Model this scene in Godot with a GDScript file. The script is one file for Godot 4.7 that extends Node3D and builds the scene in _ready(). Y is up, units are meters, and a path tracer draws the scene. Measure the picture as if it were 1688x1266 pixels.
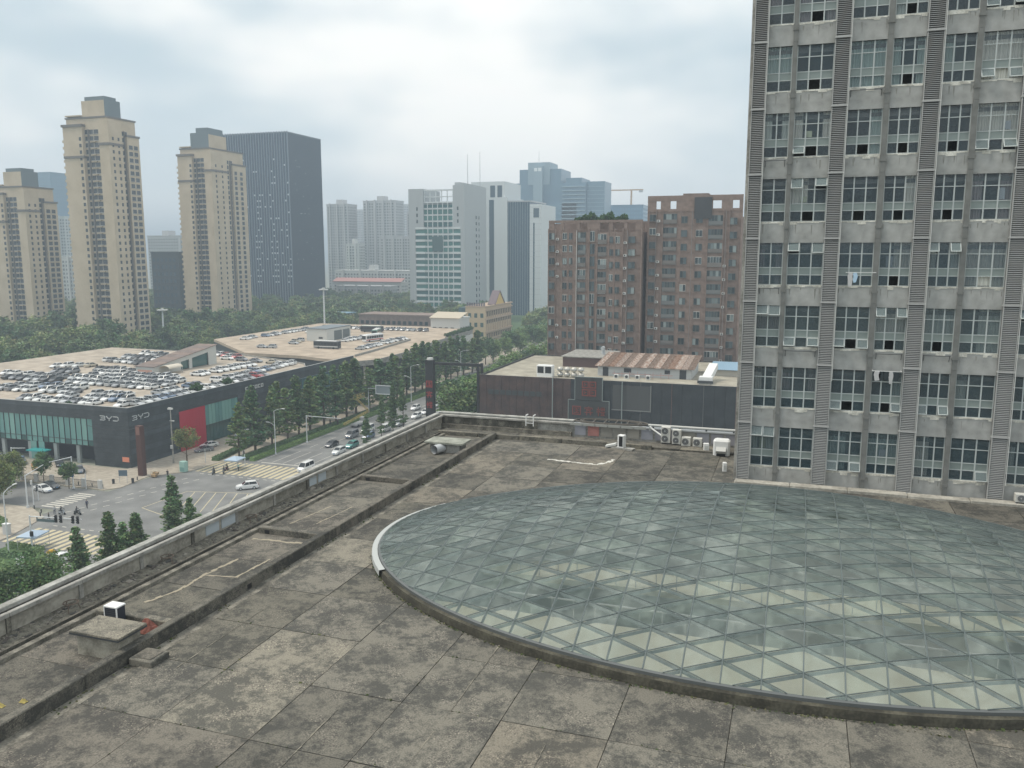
extends Node3D

# ---------- mesh builder: collects faces, commits ONE mesh ----------
class MB:
	var v := PackedVector3Array()
	var n := PackedVector3Array()
	var c := PackedColorArray()
	var col := Color(1, 1, 1)
	var tinted := false
	func tint(k: Color) -> void:
		col = k
		tinted = true
	func tri(a: Vector3, b: Vector3, d: Vector3) -> void:
		var nn := (b - a).cross(d - a).normalized()
		trin(a, b, d, nn, nn, nn)
	func trin(a: Vector3, b: Vector3, d: Vector3, na: Vector3, nb: Vector3, nd: Vector3) -> void:
		v.append(a); v.append(d); v.append(b)
		n.append(na); n.append(nd); n.append(nb)
		c.append(col); c.append(col); c.append(col)
	func quad(a: Vector3, b: Vector3, d: Vector3, e: Vector3) -> void:
		tri(a, b, d)
		tri(a, d, e)
	func bx(x0: float, x1: float, y0: float, y1: float, z0: float, z1: float) -> void:
		obox(Vector3((x0 + x1) / 2, (y0 + y1) / 2, (z0 + z1) / 2), Vector3(x1 - x0, y1 - y0, z1 - z0), Basis.IDENTITY)
	func obox(p: Vector3, s: Vector3, b := Basis.IDENTITY) -> void:
		var X := b.x * (s.x / 2)
		var Y := b.y * (s.y / 2)
		var Z := b.z * (s.z / 2)
		quad(p - X - Y + Z, p + X - Y + Z, p + X + Y + Z, p - X + Y + Z)
		quad(p + X - Y - Z, p - X - Y - Z, p - X + Y - Z, p + X + Y - Z)
		quad(p + X - Y + Z, p + X - Y - Z, p + X + Y - Z, p + X + Y + Z)
		quad(p - X - Y - Z, p - X - Y + Z, p - X + Y + Z, p - X + Y - Z)
		quad(p - X + Y + Z, p + X + Y + Z, p + X + Y - Z, p - X + Y - Z)
		quad(p - X - Y - Z, p + X - Y - Z, p + X - Y + Z, p - X - Y + Z)
	# box with its upright and top edges cut (chamfer k)
	func cbox(x0: float, x1: float, y0: float, y1: float, z0: float, z1: float, k: float) -> void:
		var lo := PackedVector2Array([Vector2(x0 + k, z0), Vector2(x1 - k, z0), Vector2(x1, z0 + k), Vector2(x1, z1 - k), Vector2(x1 - k, z1), Vector2(x0 + k, z1), Vector2(x0, z1 - k), Vector2(x0, z0 + k)])
		var c0 := Vector2((x0 + x1) / 2, (z0 + z1) / 2)
		var up := PackedVector2Array()
		for p in lo:
			up.append(Vector2(p.x - sign(p.x - c0.x) * k, p.y - sign(p.y - c0.y) * k))
		var m := lo.size()
		for i in m:
			var j := (i + 1) % m
			var a := Vector3(lo[i].x, y0, lo[i].y)
			var b := Vector3(lo[j].x, y0, lo[j].y)
			var a1 := Vector3(lo[i].x, y1 - k, lo[i].y)
			var b1 := Vector3(lo[j].x, y1 - k, lo[j].y)
			quad(b, a, a1, b1)
			quad(b1, a1, Vector3(up[i].x, y1, up[i].y), Vector3(up[j].x, y1, up[j].y))
			tri(Vector3(up[j].x, y1, up[j].y), Vector3(up[i].x, y1, up[i].y), Vector3(c0.x, y1, c0.y))
	func bar(a: Vector3, b: Vector3, w: float, h: float, up := Vector3.UP) -> void:
		var z := (b - a)
		var l := z.length()
		if l < 1e-5:
			return
		z /= l
		var x := up.cross(z)
		if x.length() < 1e-3:
			x = Vector3.RIGHT.cross(z)
		x = x.normalized()
		obox((a + b) / 2, Vector3(w, h, l), Basis(x, z.cross(x), z))
	func cyl(a: Vector3, b: Vector3, r0: float, r1: float, seg := 10, caps := true) -> void:
		var z := (b - a).normalized()
		var x := (Vector3.UP if abs(z.y) < 0.9 else Vector3.RIGHT).cross(z).normalized()
		var y := z.cross(x)
		for i in seg:
			var t0 := TAU * i / seg
			var t1 := TAU * (i + 1) / seg
			var d0 := x * cos(t0) + y * sin(t0)
			var d1 := x * cos(t1) + y * sin(t1)
			trin(a + d0 * r0, a + d1 * r0, b + d1 * r1, d0, d1, d1)
			trin(a + d0 * r0, b + d1 * r1, b + d0 * r1, d0, d1, d0)
			if caps:
				tri(b, b + d0 * r1, b + d1 * r1)
				tri(a, a + d1 * r0, a + d0 * r0)
	func tube(pts: Array, r: float, seg := 7) -> void:
		for i in pts.size() - 1:
			cyl(pts[i], pts[i + 1], r, r, seg, true)
	# flat polygon in plan (x, z), any winding, raised from y0 to y1
	func slab(poly: PackedVector2Array, y0: float, y1: float) -> void:
		var p := poly
		if Geometry2D.is_polygon_clockwise(p):
			p = p.duplicate()
			p.reverse()
		var ix := Geometry2D.triangulate_polygon(p)
		for k in range(0, ix.size(), 3):
			var a := p[ix[k]]
			var b := p[ix[k + 1]]
			var d := p[ix[k + 2]]
			if (b - a).cross(d - a) > 0:
				var q := b
				b = d
				d = q
			tri(Vector3(a.x, y1, a.y), Vector3(b.x, y1, b.y), Vector3(d.x, y1, d.y))
			tri(Vector3(a.x, y0, a.y), Vector3(d.x, y0, d.y), Vector3(b.x, y0, b.y))
		for i in p.size():
			var a := p[i]
			var b := p[(i + 1) % p.size()]
			var s := 1.0
			if not Geometry2D.is_polygon_clockwise(p):
				s = -1.0
			if s < 0:
				quad(Vector3(b.x, y0, b.y), Vector3(a.x, y0, a.y), Vector3(a.x, y1, a.y), Vector3(b.x, y1, b.y))
			else:
				quad(Vector3(a.x, y0, a.y), Vector3(b.x, y0, b.y), Vector3(b.x, y1, b.y), Vector3(a.x, y1, a.y))
	# polygon given in the plane (ux, uy) at o, thickened along w
	func sheet(poly: PackedVector2Array, o: Vector3, ux: Vector3, uy: Vector3, w: Vector3) -> void:
		var ix := Geometry2D.triangulate_polygon(poly)
		for k in range(0, ix.size(), 3):
			var a := o + ux * poly[ix[k]].x + uy * poly[ix[k]].y
			var b := o + ux * poly[ix[k + 1]].x + uy * poly[ix[k + 1]].y
			var d := o + ux * poly[ix[k + 2]].x + uy * poly[ix[k + 2]].y
			if (b - a).cross(d - a).dot(w) < 0:
				var q := b
				b = d
				d = q
			tri(a + w, b + w, d + w)
			tri(a, d, b)
		var ccw := not Geometry2D.is_polygon_clockwise(poly)
		if ux.cross(uy).dot(w) < 0:
			ccw = not ccw
		for i in poly.size():
			var p := poly[i]
			var r := poly[(i + 1) % poly.size()]
			if not ccw:
				var q := p
				p = r
				r = q
			var a := o + ux * p.x + uy * p.y
			var b := o + ux * r.x + uy * r.y
			quad(a, b, b + w, a + w)
	func mesh(m: Material) -> ArrayMesh:
		var am := ArrayMesh.new()
		if v.is_empty():
			return am
		var arr := []
		arr.resize(Mesh.ARRAY_MAX)
		arr[Mesh.ARRAY_VERTEX] = v
		arr[Mesh.ARRAY_NORMAL] = n
		if tinted:
			arr[Mesh.ARRAY_COLOR] = c
		am.add_surface_from_arrays(Mesh.PRIMITIVE_TRIANGLES, arr)
		am.surface_set_material(0, m)
		return am

# ---------- naming, tagging ----------
var taken := {}
func numbered(called: String) -> String:
	var k: int = taken.get(called, 0)
	taken[called] = k + 1
	return called if k == 0 else "%s_%03d" % [called, k]
func tag(o: Node, label: String, category: String, group := "", kind := "") -> Node:
	if label != "": o.set_meta("label", label)
	if category != "": o.set_meta("category", category)
	if group != "": o.set_meta("group", group)
	if kind != "": o.set_meta("kind", kind)
	return o
func thing(called: String, label: String, category: String, at := Vector3.ZERO, turn := 0.0, group := "") -> Node3D:
	var o := Node3D.new()
	o.name = numbered(called)
	add_child(o, true)
	o.position = at
	o.rotation.y = turn
	tag(o, label, category, group)
	return o
func put(called: String, m: Mesh, parent: Node, at := Vector3.ZERO, over: Material = null) -> MeshInstance3D:
	var o := MeshInstance3D.new()
	o.name = numbered(called) if parent == self else called
	o.mesh = m
	o.position = at
	if over: o.material_override = over
	parent.add_child(o, true)
	return o
func part(called: String, b: MB, m: Material, parent: Node) -> MeshInstance3D:
	return put(called, b.mesh(m), parent)
func structure(called: String, b: MB, m: Material) -> MeshInstance3D:
	var o := put(called, b.mesh(m), self)
	o.set_meta("kind", "structure")
	return o
func copy(src: Node3D, at: Vector3, turn: float, label: String) -> Node3D:
	var base := String(src.name)
	if base.length() > 4 and base[base.length() - 4] == "_" and base.right(3).is_valid_int():
		base = base.left(base.length() - 4)
	var r: Node3D = src.duplicate()
	r.name = numbered(base)
	add_child(r, true)
	r.position = at
	r.rotation.y = turn
	r.set_meta("label", label)
	return r

# ---------- materials ----------
func mat(k: Color, rough := 0.85, metal := 0.0) -> StandardMaterial3D:
	var m := StandardMaterial3D.new()
	m.albedo_color = k.linear_to_srgb()
	m.roughness = rough
	m.metallic = metal
	return m
func vmat(rough := 0.85) -> StandardMaterial3D:
	var m := mat(Color(1, 1, 1), rough)
	m.vertex_color_use_as_albedo = true
	return m
func tmat(t: Texture2D, metres: float, rough := 0.9, k := Color(1, 1, 1)) -> StandardMaterial3D:
	var m := StandardMaterial3D.new()
	m.albedo_texture = t
	m.albedo_color = k.linear_to_srgb()
	m.roughness = rough
	m.uv1_triplanar = true
	m.uv1_world_triplanar = true
	m.uv1_scale = Vector3.ONE / metres
	return m
func glass(k: Color, alpha: float, rough := 0.05) -> StandardMaterial3D:
	var m := mat(k, rough)
	m.transparency = BaseMaterial3D.TRANSPARENCY_ALPHA
	m.albedo_color.a = alpha
	return m
func noise(seed: int, freq: float, oct := 4, type := FastNoiseLite.TYPE_SIMPLEX_SMOOTH) -> FastNoiseLite:
	var f := FastNoiseLite.new()
	f.seed = seed
	f.noise_type = type
	f.frequency = freq
	f.fractal_octaves = oct
	f.fractal_type = FastNoiseLite.FRACTAL_FBM
	return f
func grain(seed: int, freq: float, oct: int, size: int, type := FastNoiseLite.TYPE_SIMPLEX_SMOOTH) -> PackedByteArray:
	var im := noise(seed, freq, oct, type).get_seamless_image(size, size, false, false, 0.12, true)
	im.convert(Image.FORMAT_L8)
	return im.get_data()
# two noises mixed through a colour ramp of linear colours
func ramp_tex(seed: int, f1: float, f2: float, w2: float, stops: Array, size := 512) -> ImageTexture:
	var a := grain(seed, f1, 5, size)
	var b := grain(seed + 7, f2, 3, size)
	var lut := PackedByteArray()
	for i in 256:
		var t := i / 255.0
		var k: Color = stops[stops.size() - 1][1]
		for j in stops.size() - 1:
			if t <= stops[j + 1][0]:
				var s0: float = stops[j][0]
				var s1: float = stops[j + 1][0]
				k = (stops[j][1] as Color).lerp(stops[j + 1][1], clampf((t - s0) / maxf(s1 - s0, 1e-4), 0, 1))
				break
		k = k.linear_to_srgb()
		lut.append(int(clampf(k.r, 0, 1) * 255)); lut.append(int(clampf(k.g, 0, 1) * 255)); lut.append(int(clampf(k.b, 0, 1) * 255))
	var o := PackedByteArray()
	o.resize(size * size * 3)
	var w1 := 1.0 - w2
	for i in size * size:
		var t := int(a[i] * w1 + b[i] * w2) * 3
		o[i * 3] = lut[t]
		o[i * 3 + 1] = lut[t + 1]
		o[i * 3 + 2] = lut[t + 2]
	return ImageTexture.create_from_image(Image.create_from_data(size, size, false, Image.FORMAT_RGB8, o))

var rng := RandomNumberGenerator.new()
func rr(a: float, b: float) -> float:
	return rng.randf_range(a, b)
func pick(a: Array):
	return a[rng.randi() % a.size()]
var T := {}   # textures
var K := {}   # materials

func _ready() -> void:
	rng.seed = 4211
	camera_and_sky()
	make_materials()
	ground_and_roads()
	roof()
	dome()
	dormitory()
	showroom()
	parking_deck()
	black_restaurant()
	brown_blocks()
	far_city()
	trees()
	vehicles()
	street_furniture()
	people()
	roof_things()

func camera_and_sky() -> void:
	var cam := Camera3D.new()
	cam.name = "camera"
	cam.position = Vector3(0, 50, 0)
	cam.rotation_degrees = Vector3(-8.87, 18.65, 0)
	cam.fov = 48.67
	cam.near = 0.1
	cam.far = 8000
	add_child(cam)
	cam.current = true
	var e := Environment.new()
	e.background_mode = Environment.BG_SKY
	e.tonemap_mode = Environment.TONE_MAPPER_LINEAR
	e.tonemap_exposure = 1.5
	e.sdfgi_enabled = true
	e.ssao_enabled = true
	e.ssil_enabled = true
	e.fog_enabled = true
	e.fog_density = 0.00055
	e.fog_light_color = Color(0.87, 0.94, 1.0)
	var sky := Sky.new()
	var ps := PanoramaSkyMaterial.new()
	ps.panorama = cloud_sky()
	ps.energy_multiplier = 1.0
	sky.sky_material = ps
	e.sky = sky
	var we := WorldEnvironment.new()
	we.name = "world_environment"
	we.environment = e
	add_child(we)
	var sun := DirectionalLight3D.new()
	sun.name = "sun"
	sun.light_energy = 0.5
	sun.light_angular_distance = 12.0
	sun.light_color = Color(1.0, 0.96, 0.9)
	sun.shadow_enabled = true
	add_child(sun)
	sun.look_at_from_position(Vector3(-60, 110, 22), Vector3.ZERO)

# an overcast sky: thin grey-blue veil, soft banks of brighter cloud, paler towards the horizon all round
func cloud_sky() -> ImageTexture:
	var w := 1024
	var h := 512
	var f := noise(31, 1.0, 5)
	var g := noise(77, 1.0, 4)
	var o := PackedByteArray()
	o.resize(w * h * 3)
	for y in h:
		var el := PI / 2 - PI * (y + 0.5) / h
		for x in w:
			var az := TAU * (x + 0.5) / w
			var q := Vector3(sin(az) * cos(el), sin(el), -cos(az) * cos(el))
			var p := Vector3(q.x * 1.5, q.y * 4.2, q.z * 1.5)
			var a := f.get_noise_3dv(p * 1.25 + Vector3(3.1, 0.2, 1.7))
			var b := g.get_noise_3dv(p * 3.1)
			var d := clampf(0.56 + a * 1.05 + b * 0.35, 0, 1)
			d = d * d * (3 - 2 * d)
			var low := clampf(1.0 - el / 0.24, 0, 1)
			var k := Color(0.685, 0.742, 0.772).lerp(Color(0.89, 0.892, 0.882), d)
			# an even overcast is brighter overhead than low down
			k = k.lerp(Color(0.93, 0.945, 0.95), clampf((el - 0.22) * 1.8, 0, 0.7))
			k = k.lerp(Color(0.84, 0.855, 0.855), low * low * 0.85)
			if el < 0:
				k = Color(0.84, 0.855, 0.855).lerp(Color(0.45, 0.46, 0.45), clampf(-el * 6.0, 0, 1))
			var i := (y * w + x) * 3
			o[i] = int(k.r * 255)
			o[i + 1] = int(k.g * 255)
			o[i + 2] = int(k.b * 255)
	return ImageTexture.create_from_image(Image.create_from_data(w, h, false, Image.FORMAT_RGB8, o))

# weathered roof concrete: pale tan screed, dark algae patches, flaking light scale
func roof_tex(size: int) -> ImageTexture:
	var a := grain(11, 0.0026, 4, size)
	var b := grain(12, 0.010, 5, size)
	var d := grain(13, 0.11, 3, size)
	var e := grain(14, 0.055, 2, size, FastNoiseLite.TYPE_CELLULAR)
	var z := grain(15, 0.0045, 3, size)
	var c := grain(16, 0.032, 4, size)
	var o := PackedByteArray()
	o.resize(size * size * 3)
	var lut := PackedByteArray()
	for i in 1025:
		lut.append(int(pow(i / 1024.0, 0.4545) * 255))
	for i in size * size:
		var s := d[i] / 255.0
		var m := b[i] / 255.0
		var t := clampf((a[i] / 255.0 * 0.32 + m * 0.30 + c[i] / 255.0 * 0.24 + s * 0.14 - 0.41) * 5.2, 0, 1)
		var r := 0.086 + 0.142 * t
		var gg := 0.085 + 0.129 * t
		var bb := 0.074 + 0.102 * t
		# flaking zones: curled pale scale over dark bed
		var zone := clampf((z[i] / 255.0 - 0.57) * 7.0 + (m - 0.5) * 3.0, 0, 1)
		var q := 0.55 * e[i] / 255.0 + 0.75 * (1.0 - s) - 0.1
		if q < 0.30:
			q = clampf((0.30 - q) * 7.0, 0, 1) * zone
			r += (0.44 - r) * q
			gg += (0.395 - gg) * q
			bb += (0.315 - bb) * q
		elif q > 0.52:
			q = clampf((q - 0.52) * 4.0, 0, 1) * zone * 0.7
			r += (0.085 - r) * q
			gg += (0.075 - gg) * q
			bb += (0.07 - bb) * q
		var f := 0.72 + 0.56 * s
		o[i * 3] = lut[int(clampf(r * f, 0, 1) * 1024)]
		o[i * 3 + 1] = lut[int(clampf(gg * f, 0, 1) * 1024)]
		o[i * 3 + 2] = lut[int(clampf(bb * f, 0, 1) * 1024)]
	return ImageTexture.create_from_image(Image.create_from_data(size, size, false, Image.FORMAT_RGB8, o))

func make_materials() -> void:
	T.roof = roof_tex(2048)
	T.conc = ramp_tex(21, 0.006, 0.05, 0.4, [[0.0, Color(0.13, 0.125, 0.11)], [0.38, Color(0.24, 0.235, 0.215)], [0.6, Color(0.33, 0.325, 0.30)], [1.0, Color(0.46, 0.45, 0.42)]])
	T.plaster = ramp_tex(22, 0.004, 0.09, 0.35, [[0.0, Color(0.20, 0.205, 0.195)], [0.3, Color(0.32, 0.325, 0.31)], [0.6, Color(0.38, 0.385, 0.37)], [1.0, Color(0.48, 0.485, 0.47)]])
	T.grime = ramp_tex(23, 0.008, 0.06, 0.4, [[0.0, Color(0.04, 0.04, 0.035)], [0.4, Color(0.10, 0.095, 0.08)], [0.62, Color(0.19, 0.18, 0.15)], [1.0, Color(0.33, 0.31, 0.26)]])
	T.asphalt = ramp_tex(25, 0.005, 0.12, 0.35, [[0.0, Color(0.115, 0.116, 0.113)], [0.5, Color(0.175, 0.177, 0.172)], [1.0, Color(0.25, 0.25, 0.24)]])
	T.paving = ramp_tex(27, 0.01, 0.10, 0.4, [[0.0, Color(0.22, 0.19, 0.15)], [0.5, Color(0.36, 0.32, 0.26)], [1.0, Color(0.50, 0.46, 0.38)]])
	T.lot = ramp_tex(29, 0.006, 0.08, 0.35, [[0.0, Color(0.21, 0.18, 0.145)], [0.5, Color(0.375, 0.32, 0.255)], [1.0, Color(0.52, 0.46, 0.375)]])
	T.dark = ramp_tex(33, 0.008, 0.09, 0.4, [[0.0, Color(0.022, 0.028, 0.032)], [0.5, Color(0.04, 0.05, 0.056)], [1.0, Color(0.075, 0.088, 0.095)]], 256)
	T.rust = ramp_tex(35, 0.02, 0.10, 0.45, [[0.0, Color(0.07, 0.03, 0.018)], [0.42, Color(0.17, 0.085, 0.05)], [0.58, Color(0.30, 0.26, 0.225)], [1.0, Color(0.55, 0.53, 0.49)]], 256)
	T.brick = ramp_tex(37, 0.01, 0.15, 0.45, [[0.0, Color(0.145, 0.106, 0.088)], [0.5, Color(0.22, 0.164, 0.138)], [1.0, Color(0.295, 0.225, 0.192)]], 256)
	T.cream = ramp_tex(39, 0.01, 0.12, 0.4, [[0.0, Color(0.42, 0.35, 0.25)], [0.5, Color(0.52, 0.435, 0.32)], [1.0, Color(0.60, 0.515, 0.40)]], 256)
	T.grass = ramp_tex(41, 0.02, 0.15, 0.5, [[0.0, Color(0.02, 0.045, 0.012)], [0.5, Color(0.05, 0.10, 0.03)], [1.0, Color(0.12, 0.17, 0.06)]], 256)
	K.roof = []
	for k in [Color(1, 1, 1), Color(0.84, 0.84, 0.84), Color(1.3, 1.28, 1.24), Color(0.92, 0.9, 0.9), Color(0.7, 0.7, 0.7), Color(1.12, 1.08, 1.04), Color(0.8, 0.8, 0.78)]:
		var m := tmat(T.roof, 16.0, 0.95, k * 0.77)
		m.uv1_offset = Vector3(0.37, 0.21, 0.53) * K.roof.size()
		K.roof.append(m)
	K.conc = tmat(T.conc, 5.0)
	K.conc_light = tmat(T.conc, 6.0, 0.9, Color(1.35, 1.32, 1.25))
	K.grime = tmat(T.grime, 3.5)
	K.asphalt = tmat(T.asphalt, 22.0)
	K.paving = tmat(T.paving, 9.0)
	K.lot = tmat(T.lot, 20.0)
	K.slate = tmat(T.dark, 8.0, 0.6)
	K.slate2 = tmat(T.dark, 8.0, 0.45, Color(1.35, 1.35, 1.4))
	K.rust = tmat(T.rust, 5.0, 0.75)
	K.brick = tmat(T.brick, 6.0)
	K.cream = tmat(T.cream, 30.0)
	K.grass = tmat(T.grass, 6.0)
	K.white = mat(Color(0.72, 0.73, 0.72), 0.6)
	K.offwhite = mat(Color(0.55, 0.56, 0.54), 0.7)
	K.road_paint = tmat(ramp_tex(43, 0.02, 0.2, 0.5, [[0.0, Color(0.30, 0.29, 0.26)], [0.45, Color(0.52, 0.50, 0.44)], [1.0, Color(0.68, 0.66, 0.60)]], 256), 3.0)
	K.road_yellow = tmat(ramp_tex(44, 0.02, 0.2, 0.5, [[0.0, Color(0.28, 0.25, 0.17)], [0.45, Color(0.50, 0.44, 0.29)], [1.0, Color(0.64, 0.57, 0.40)]], 256), 3.0)
	K.metal = mat(Color(0.42, 0.44, 0.45), 0.45, 0.3)
	K.galv = mat(Color(0.50, 0.52, 0.53), 0.5, 0.2)
	K.black = mat(Color(0.015, 0.016, 0.018), 0.5)
	K.charcoal = mat(Color(0.045, 0.05, 0.055), 0.6)
	K.lamp = mat(Color(0.60, 0.63, 0.64), 0.5)
	K.glass_dark = mat(Color(0.03, 0.05, 0.055), 0.08)
	K.glass_teal = mat(Color(0.05, 0.12, 0.115), 0.1)
	K.glass_blue = mat(Color(0.055, 0.09, 0.12), 0.08)
	K.frame_white = mat(Color(0.58, 0.59, 0.58), 0.6)
	K.trunk = mat(Color(0.10, 0.075, 0.05), 0.95)
	K.tyre = mat(Color(0.012, 0.012, 0.013), 0.9)

# ---------- ground, roads, pavements, markings ----------
func strip(b: MB, x0: float, x1: float, z0: float, z1: float, y: float) -> void:
	b.quad(Vector3(x0, y, z1), Vector3(x1, y, z1), Vector3(x1, y, z0), Vector3(x0, y, z0))
func ground_and_roads() -> void:
	var b := MB.new()
	strip(b, -4000, 4000, -5000, 1500, -0.02)
	structure("ground", b, tmat(T.conc, 40.0, 0.95, Color(0.75, 0.8, 0.7)))
	# main street runs away from us, side street comes in from the far side of the crossing
	b = MB.new()
	strip(b, -136, -93, -900, 60, 0.0)
	strip(b, -330, -136, -137, -123.5, 0.0)
	structure("road", b, K.asphalt)
	# corner plaza in front of the showroom, pavements with kerbs
	b = MB.new()
	b.slab(PackedVector2Array([Vector2(-330, -137.4), Vector2(-137.5, -137.4), Vector2(-135.6, -140), Vector2(-136.6, -149), Vector2(-131.0, -156), Vector2(-129.5, -166), Vector2(-129.5, -420), Vector2(-146, -420), Vector2(-146, -153), Vector2(-330, -153)]), -0.01, 0.13)
	structure("pavement", b, K.paving)
	b = MB.new()
	b.slab(PackedVector2Array([Vector2(-330, -123), Vector2(-141.5, -123), Vector2(-134, -119), Vector2(-130.5, -108), Vector2(-130.5, 60), Vector2(-330, 60)]), -0.01, 0.13)
	structure("pavement", b, K.paving)
	b = MB.new()
	b.slab(PackedVector2Array([Vector2(-93, -900), Vector2(-26, -900), Vector2(-26, 60), Vector2(-93, 60)]), -0.01, 0.13)
	structure("pavement", b, K.paving)
	# zebra crossings: every stripe is a piece of its own
	var far_z := Node3D.new()
	far_z.name = numbered("crossing")
	far_z.set_meta("kind", "structure")
	add_child(far_z, true)
	for i in 18:
		var s := MB.new()
		strip(s, -130.0 + i * 1.62, -129.1 + i * 1.62, -166.8, -156.8, 0.012)
		part("stripe", s, K.road_yellow, far_z)
	var near_z := Node3D.new()
	near_z.name = numbered("crossing")
	near_z.set_meta("kind", "structure")
	add_child(near_z, true)
	for i in 18:
		var s := MB.new()
		strip(s, -129.9 + i * 1.62, -129.0 + i * 1.62, -114.0, -106.2, 0.012)
		part("stripe", s, K.road_yellow, near_z)
	var side_z := Node3D.new()
	side_z.name = numbered("crossing")
	side_z.set_meta("kind", "structure")
	add_child(side_z, true)
	for i in 9:
		var s := MB.new()
		strip(s, -141.0, -136.5, -134.2 + i * 1.14, -133.65 + i * 1.14, 0.012)
		part("stripe", s, K.road_paint, side_z)
	# lane lines
	var lines := MB.new()
	strip(lines, -120.4, -100, -169.0, -168.5, 0.012)
	for x in [-117.9, -114.9, -111.7]:
		strip(lines, x - 0.08, x + 0.08, -182, -169.4, 0.012)
		var z := -186.0
		while z > -420:
			strip(lines, x - 0.08, x + 0.08, z - 4, z, 0.012)
			z -= 9.0
	strip(lines, -108.1, -107.95, -420, -169, 0.012)
	strip(lines, -121.7, -121.55, -420, -169, 0.012)
	strip(lines, -110.6, -110.4, -104.5, -60, 0.012)
	strip(lines, -113.9, -113.7, -104.5, -60, 0.012)
	for i in 13:
		strip(lines, -128.5 + i * 2.1, -127.5 + i * 2.1, -116.0, -115.75, 0.012)
		strip(lines, -127.5 + i * 2.1, -126.5 + i * 2.1, -155.6, -155.35, 0.012)
	# dashed guide lines that sweep through the crossing
	for i in 12:
		var t := i / 11.0
		for k in [0.0, 3.1]:
			var p := Vector3(-133.5 + t * 5.5 + k, 0.006, -120 - t * 30)
			var d := Vector3(0.42, 0, -1).normalized()
			var s := Vector3(d.z, 0, -d.x) * 0.1
			lines.quad(p - s, p + s, p + s + d * 1.3, p - s + d * 1.3)
	structure("road_line", lines, K.road_paint)
	# yellow box hatching
	lines = MB.new()
	var box := [Vector2(-120.4, -142.5), Vector2(-104, -146), Vector2(-104, -124), Vector2(-121, -130)]
	for i in 4:
		var p: Vector2 = box[i]
		var q: Vector2 = box[(i + 1) % 4]
		var d := (q - p).normalized()
		var s := Vector2(-d.y, d.x) * 0.09
		lines.quad(Vector3(p.x - s.x, 0.006, p.y - s.y), Vector3(p.x + s.x, 0.006, p.y + s.y), Vector3(q.x + s.x, 0.006, q.y + s.y), Vector3(q.x - s.x, 0.006, q.y - s.y))
	for i in 7:
		var x := -118.6 + i * 2.3
		var d := Vector2(0.42, 0.9).normalized()
		var p := Vector2(x, -142.7 - i * 0.45)
		var q := p + d * 13.5
		if q.x > -104.2: q = p + d * ((-104.2 - p.x) / d.x)
		var s := Vector2(-d.y, d.x) * 0.09
		lines.quad(Vector3(p.x - s.x, 0.009, p.y - s.y), Vector3(p.x + s.x, 0.009, p.y + s.y), Vector3(q.x + s.x, 0.009, q.y + s.y), Vector3(q.x - s.x, 0.009, q.y - s.y))
	structure("road_line", lines, K.road_yellow)
	# green island with low clipped hedge, near corner
	b = MB.new()
	b.slab(PackedVector2Array([Vector2(-126.5, -105.2), Vector2(-119.5, -105), Vector2(-116.0, -102.5), Vector2(-114.5, -95), Vector2(-114.5, -60), Vector2(-126.5, -60)]), -0.01, 0.16)
	structure("lawn", b, K.grass)
	# podium walls under the roof we look across
	var pod := thing("podium_building", "grey podium block carrying the stained flat roof", "building", Vector3(0, 0, 0))
	b = MB.new()
	b.bx(-25.42, -25.2, 0, 36.7, -58.2, 20)
	b.bx(-25.2, 40, 0, 36.7, -58.2, -58.0)
	part("wall", b, K.conc, pod)

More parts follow.
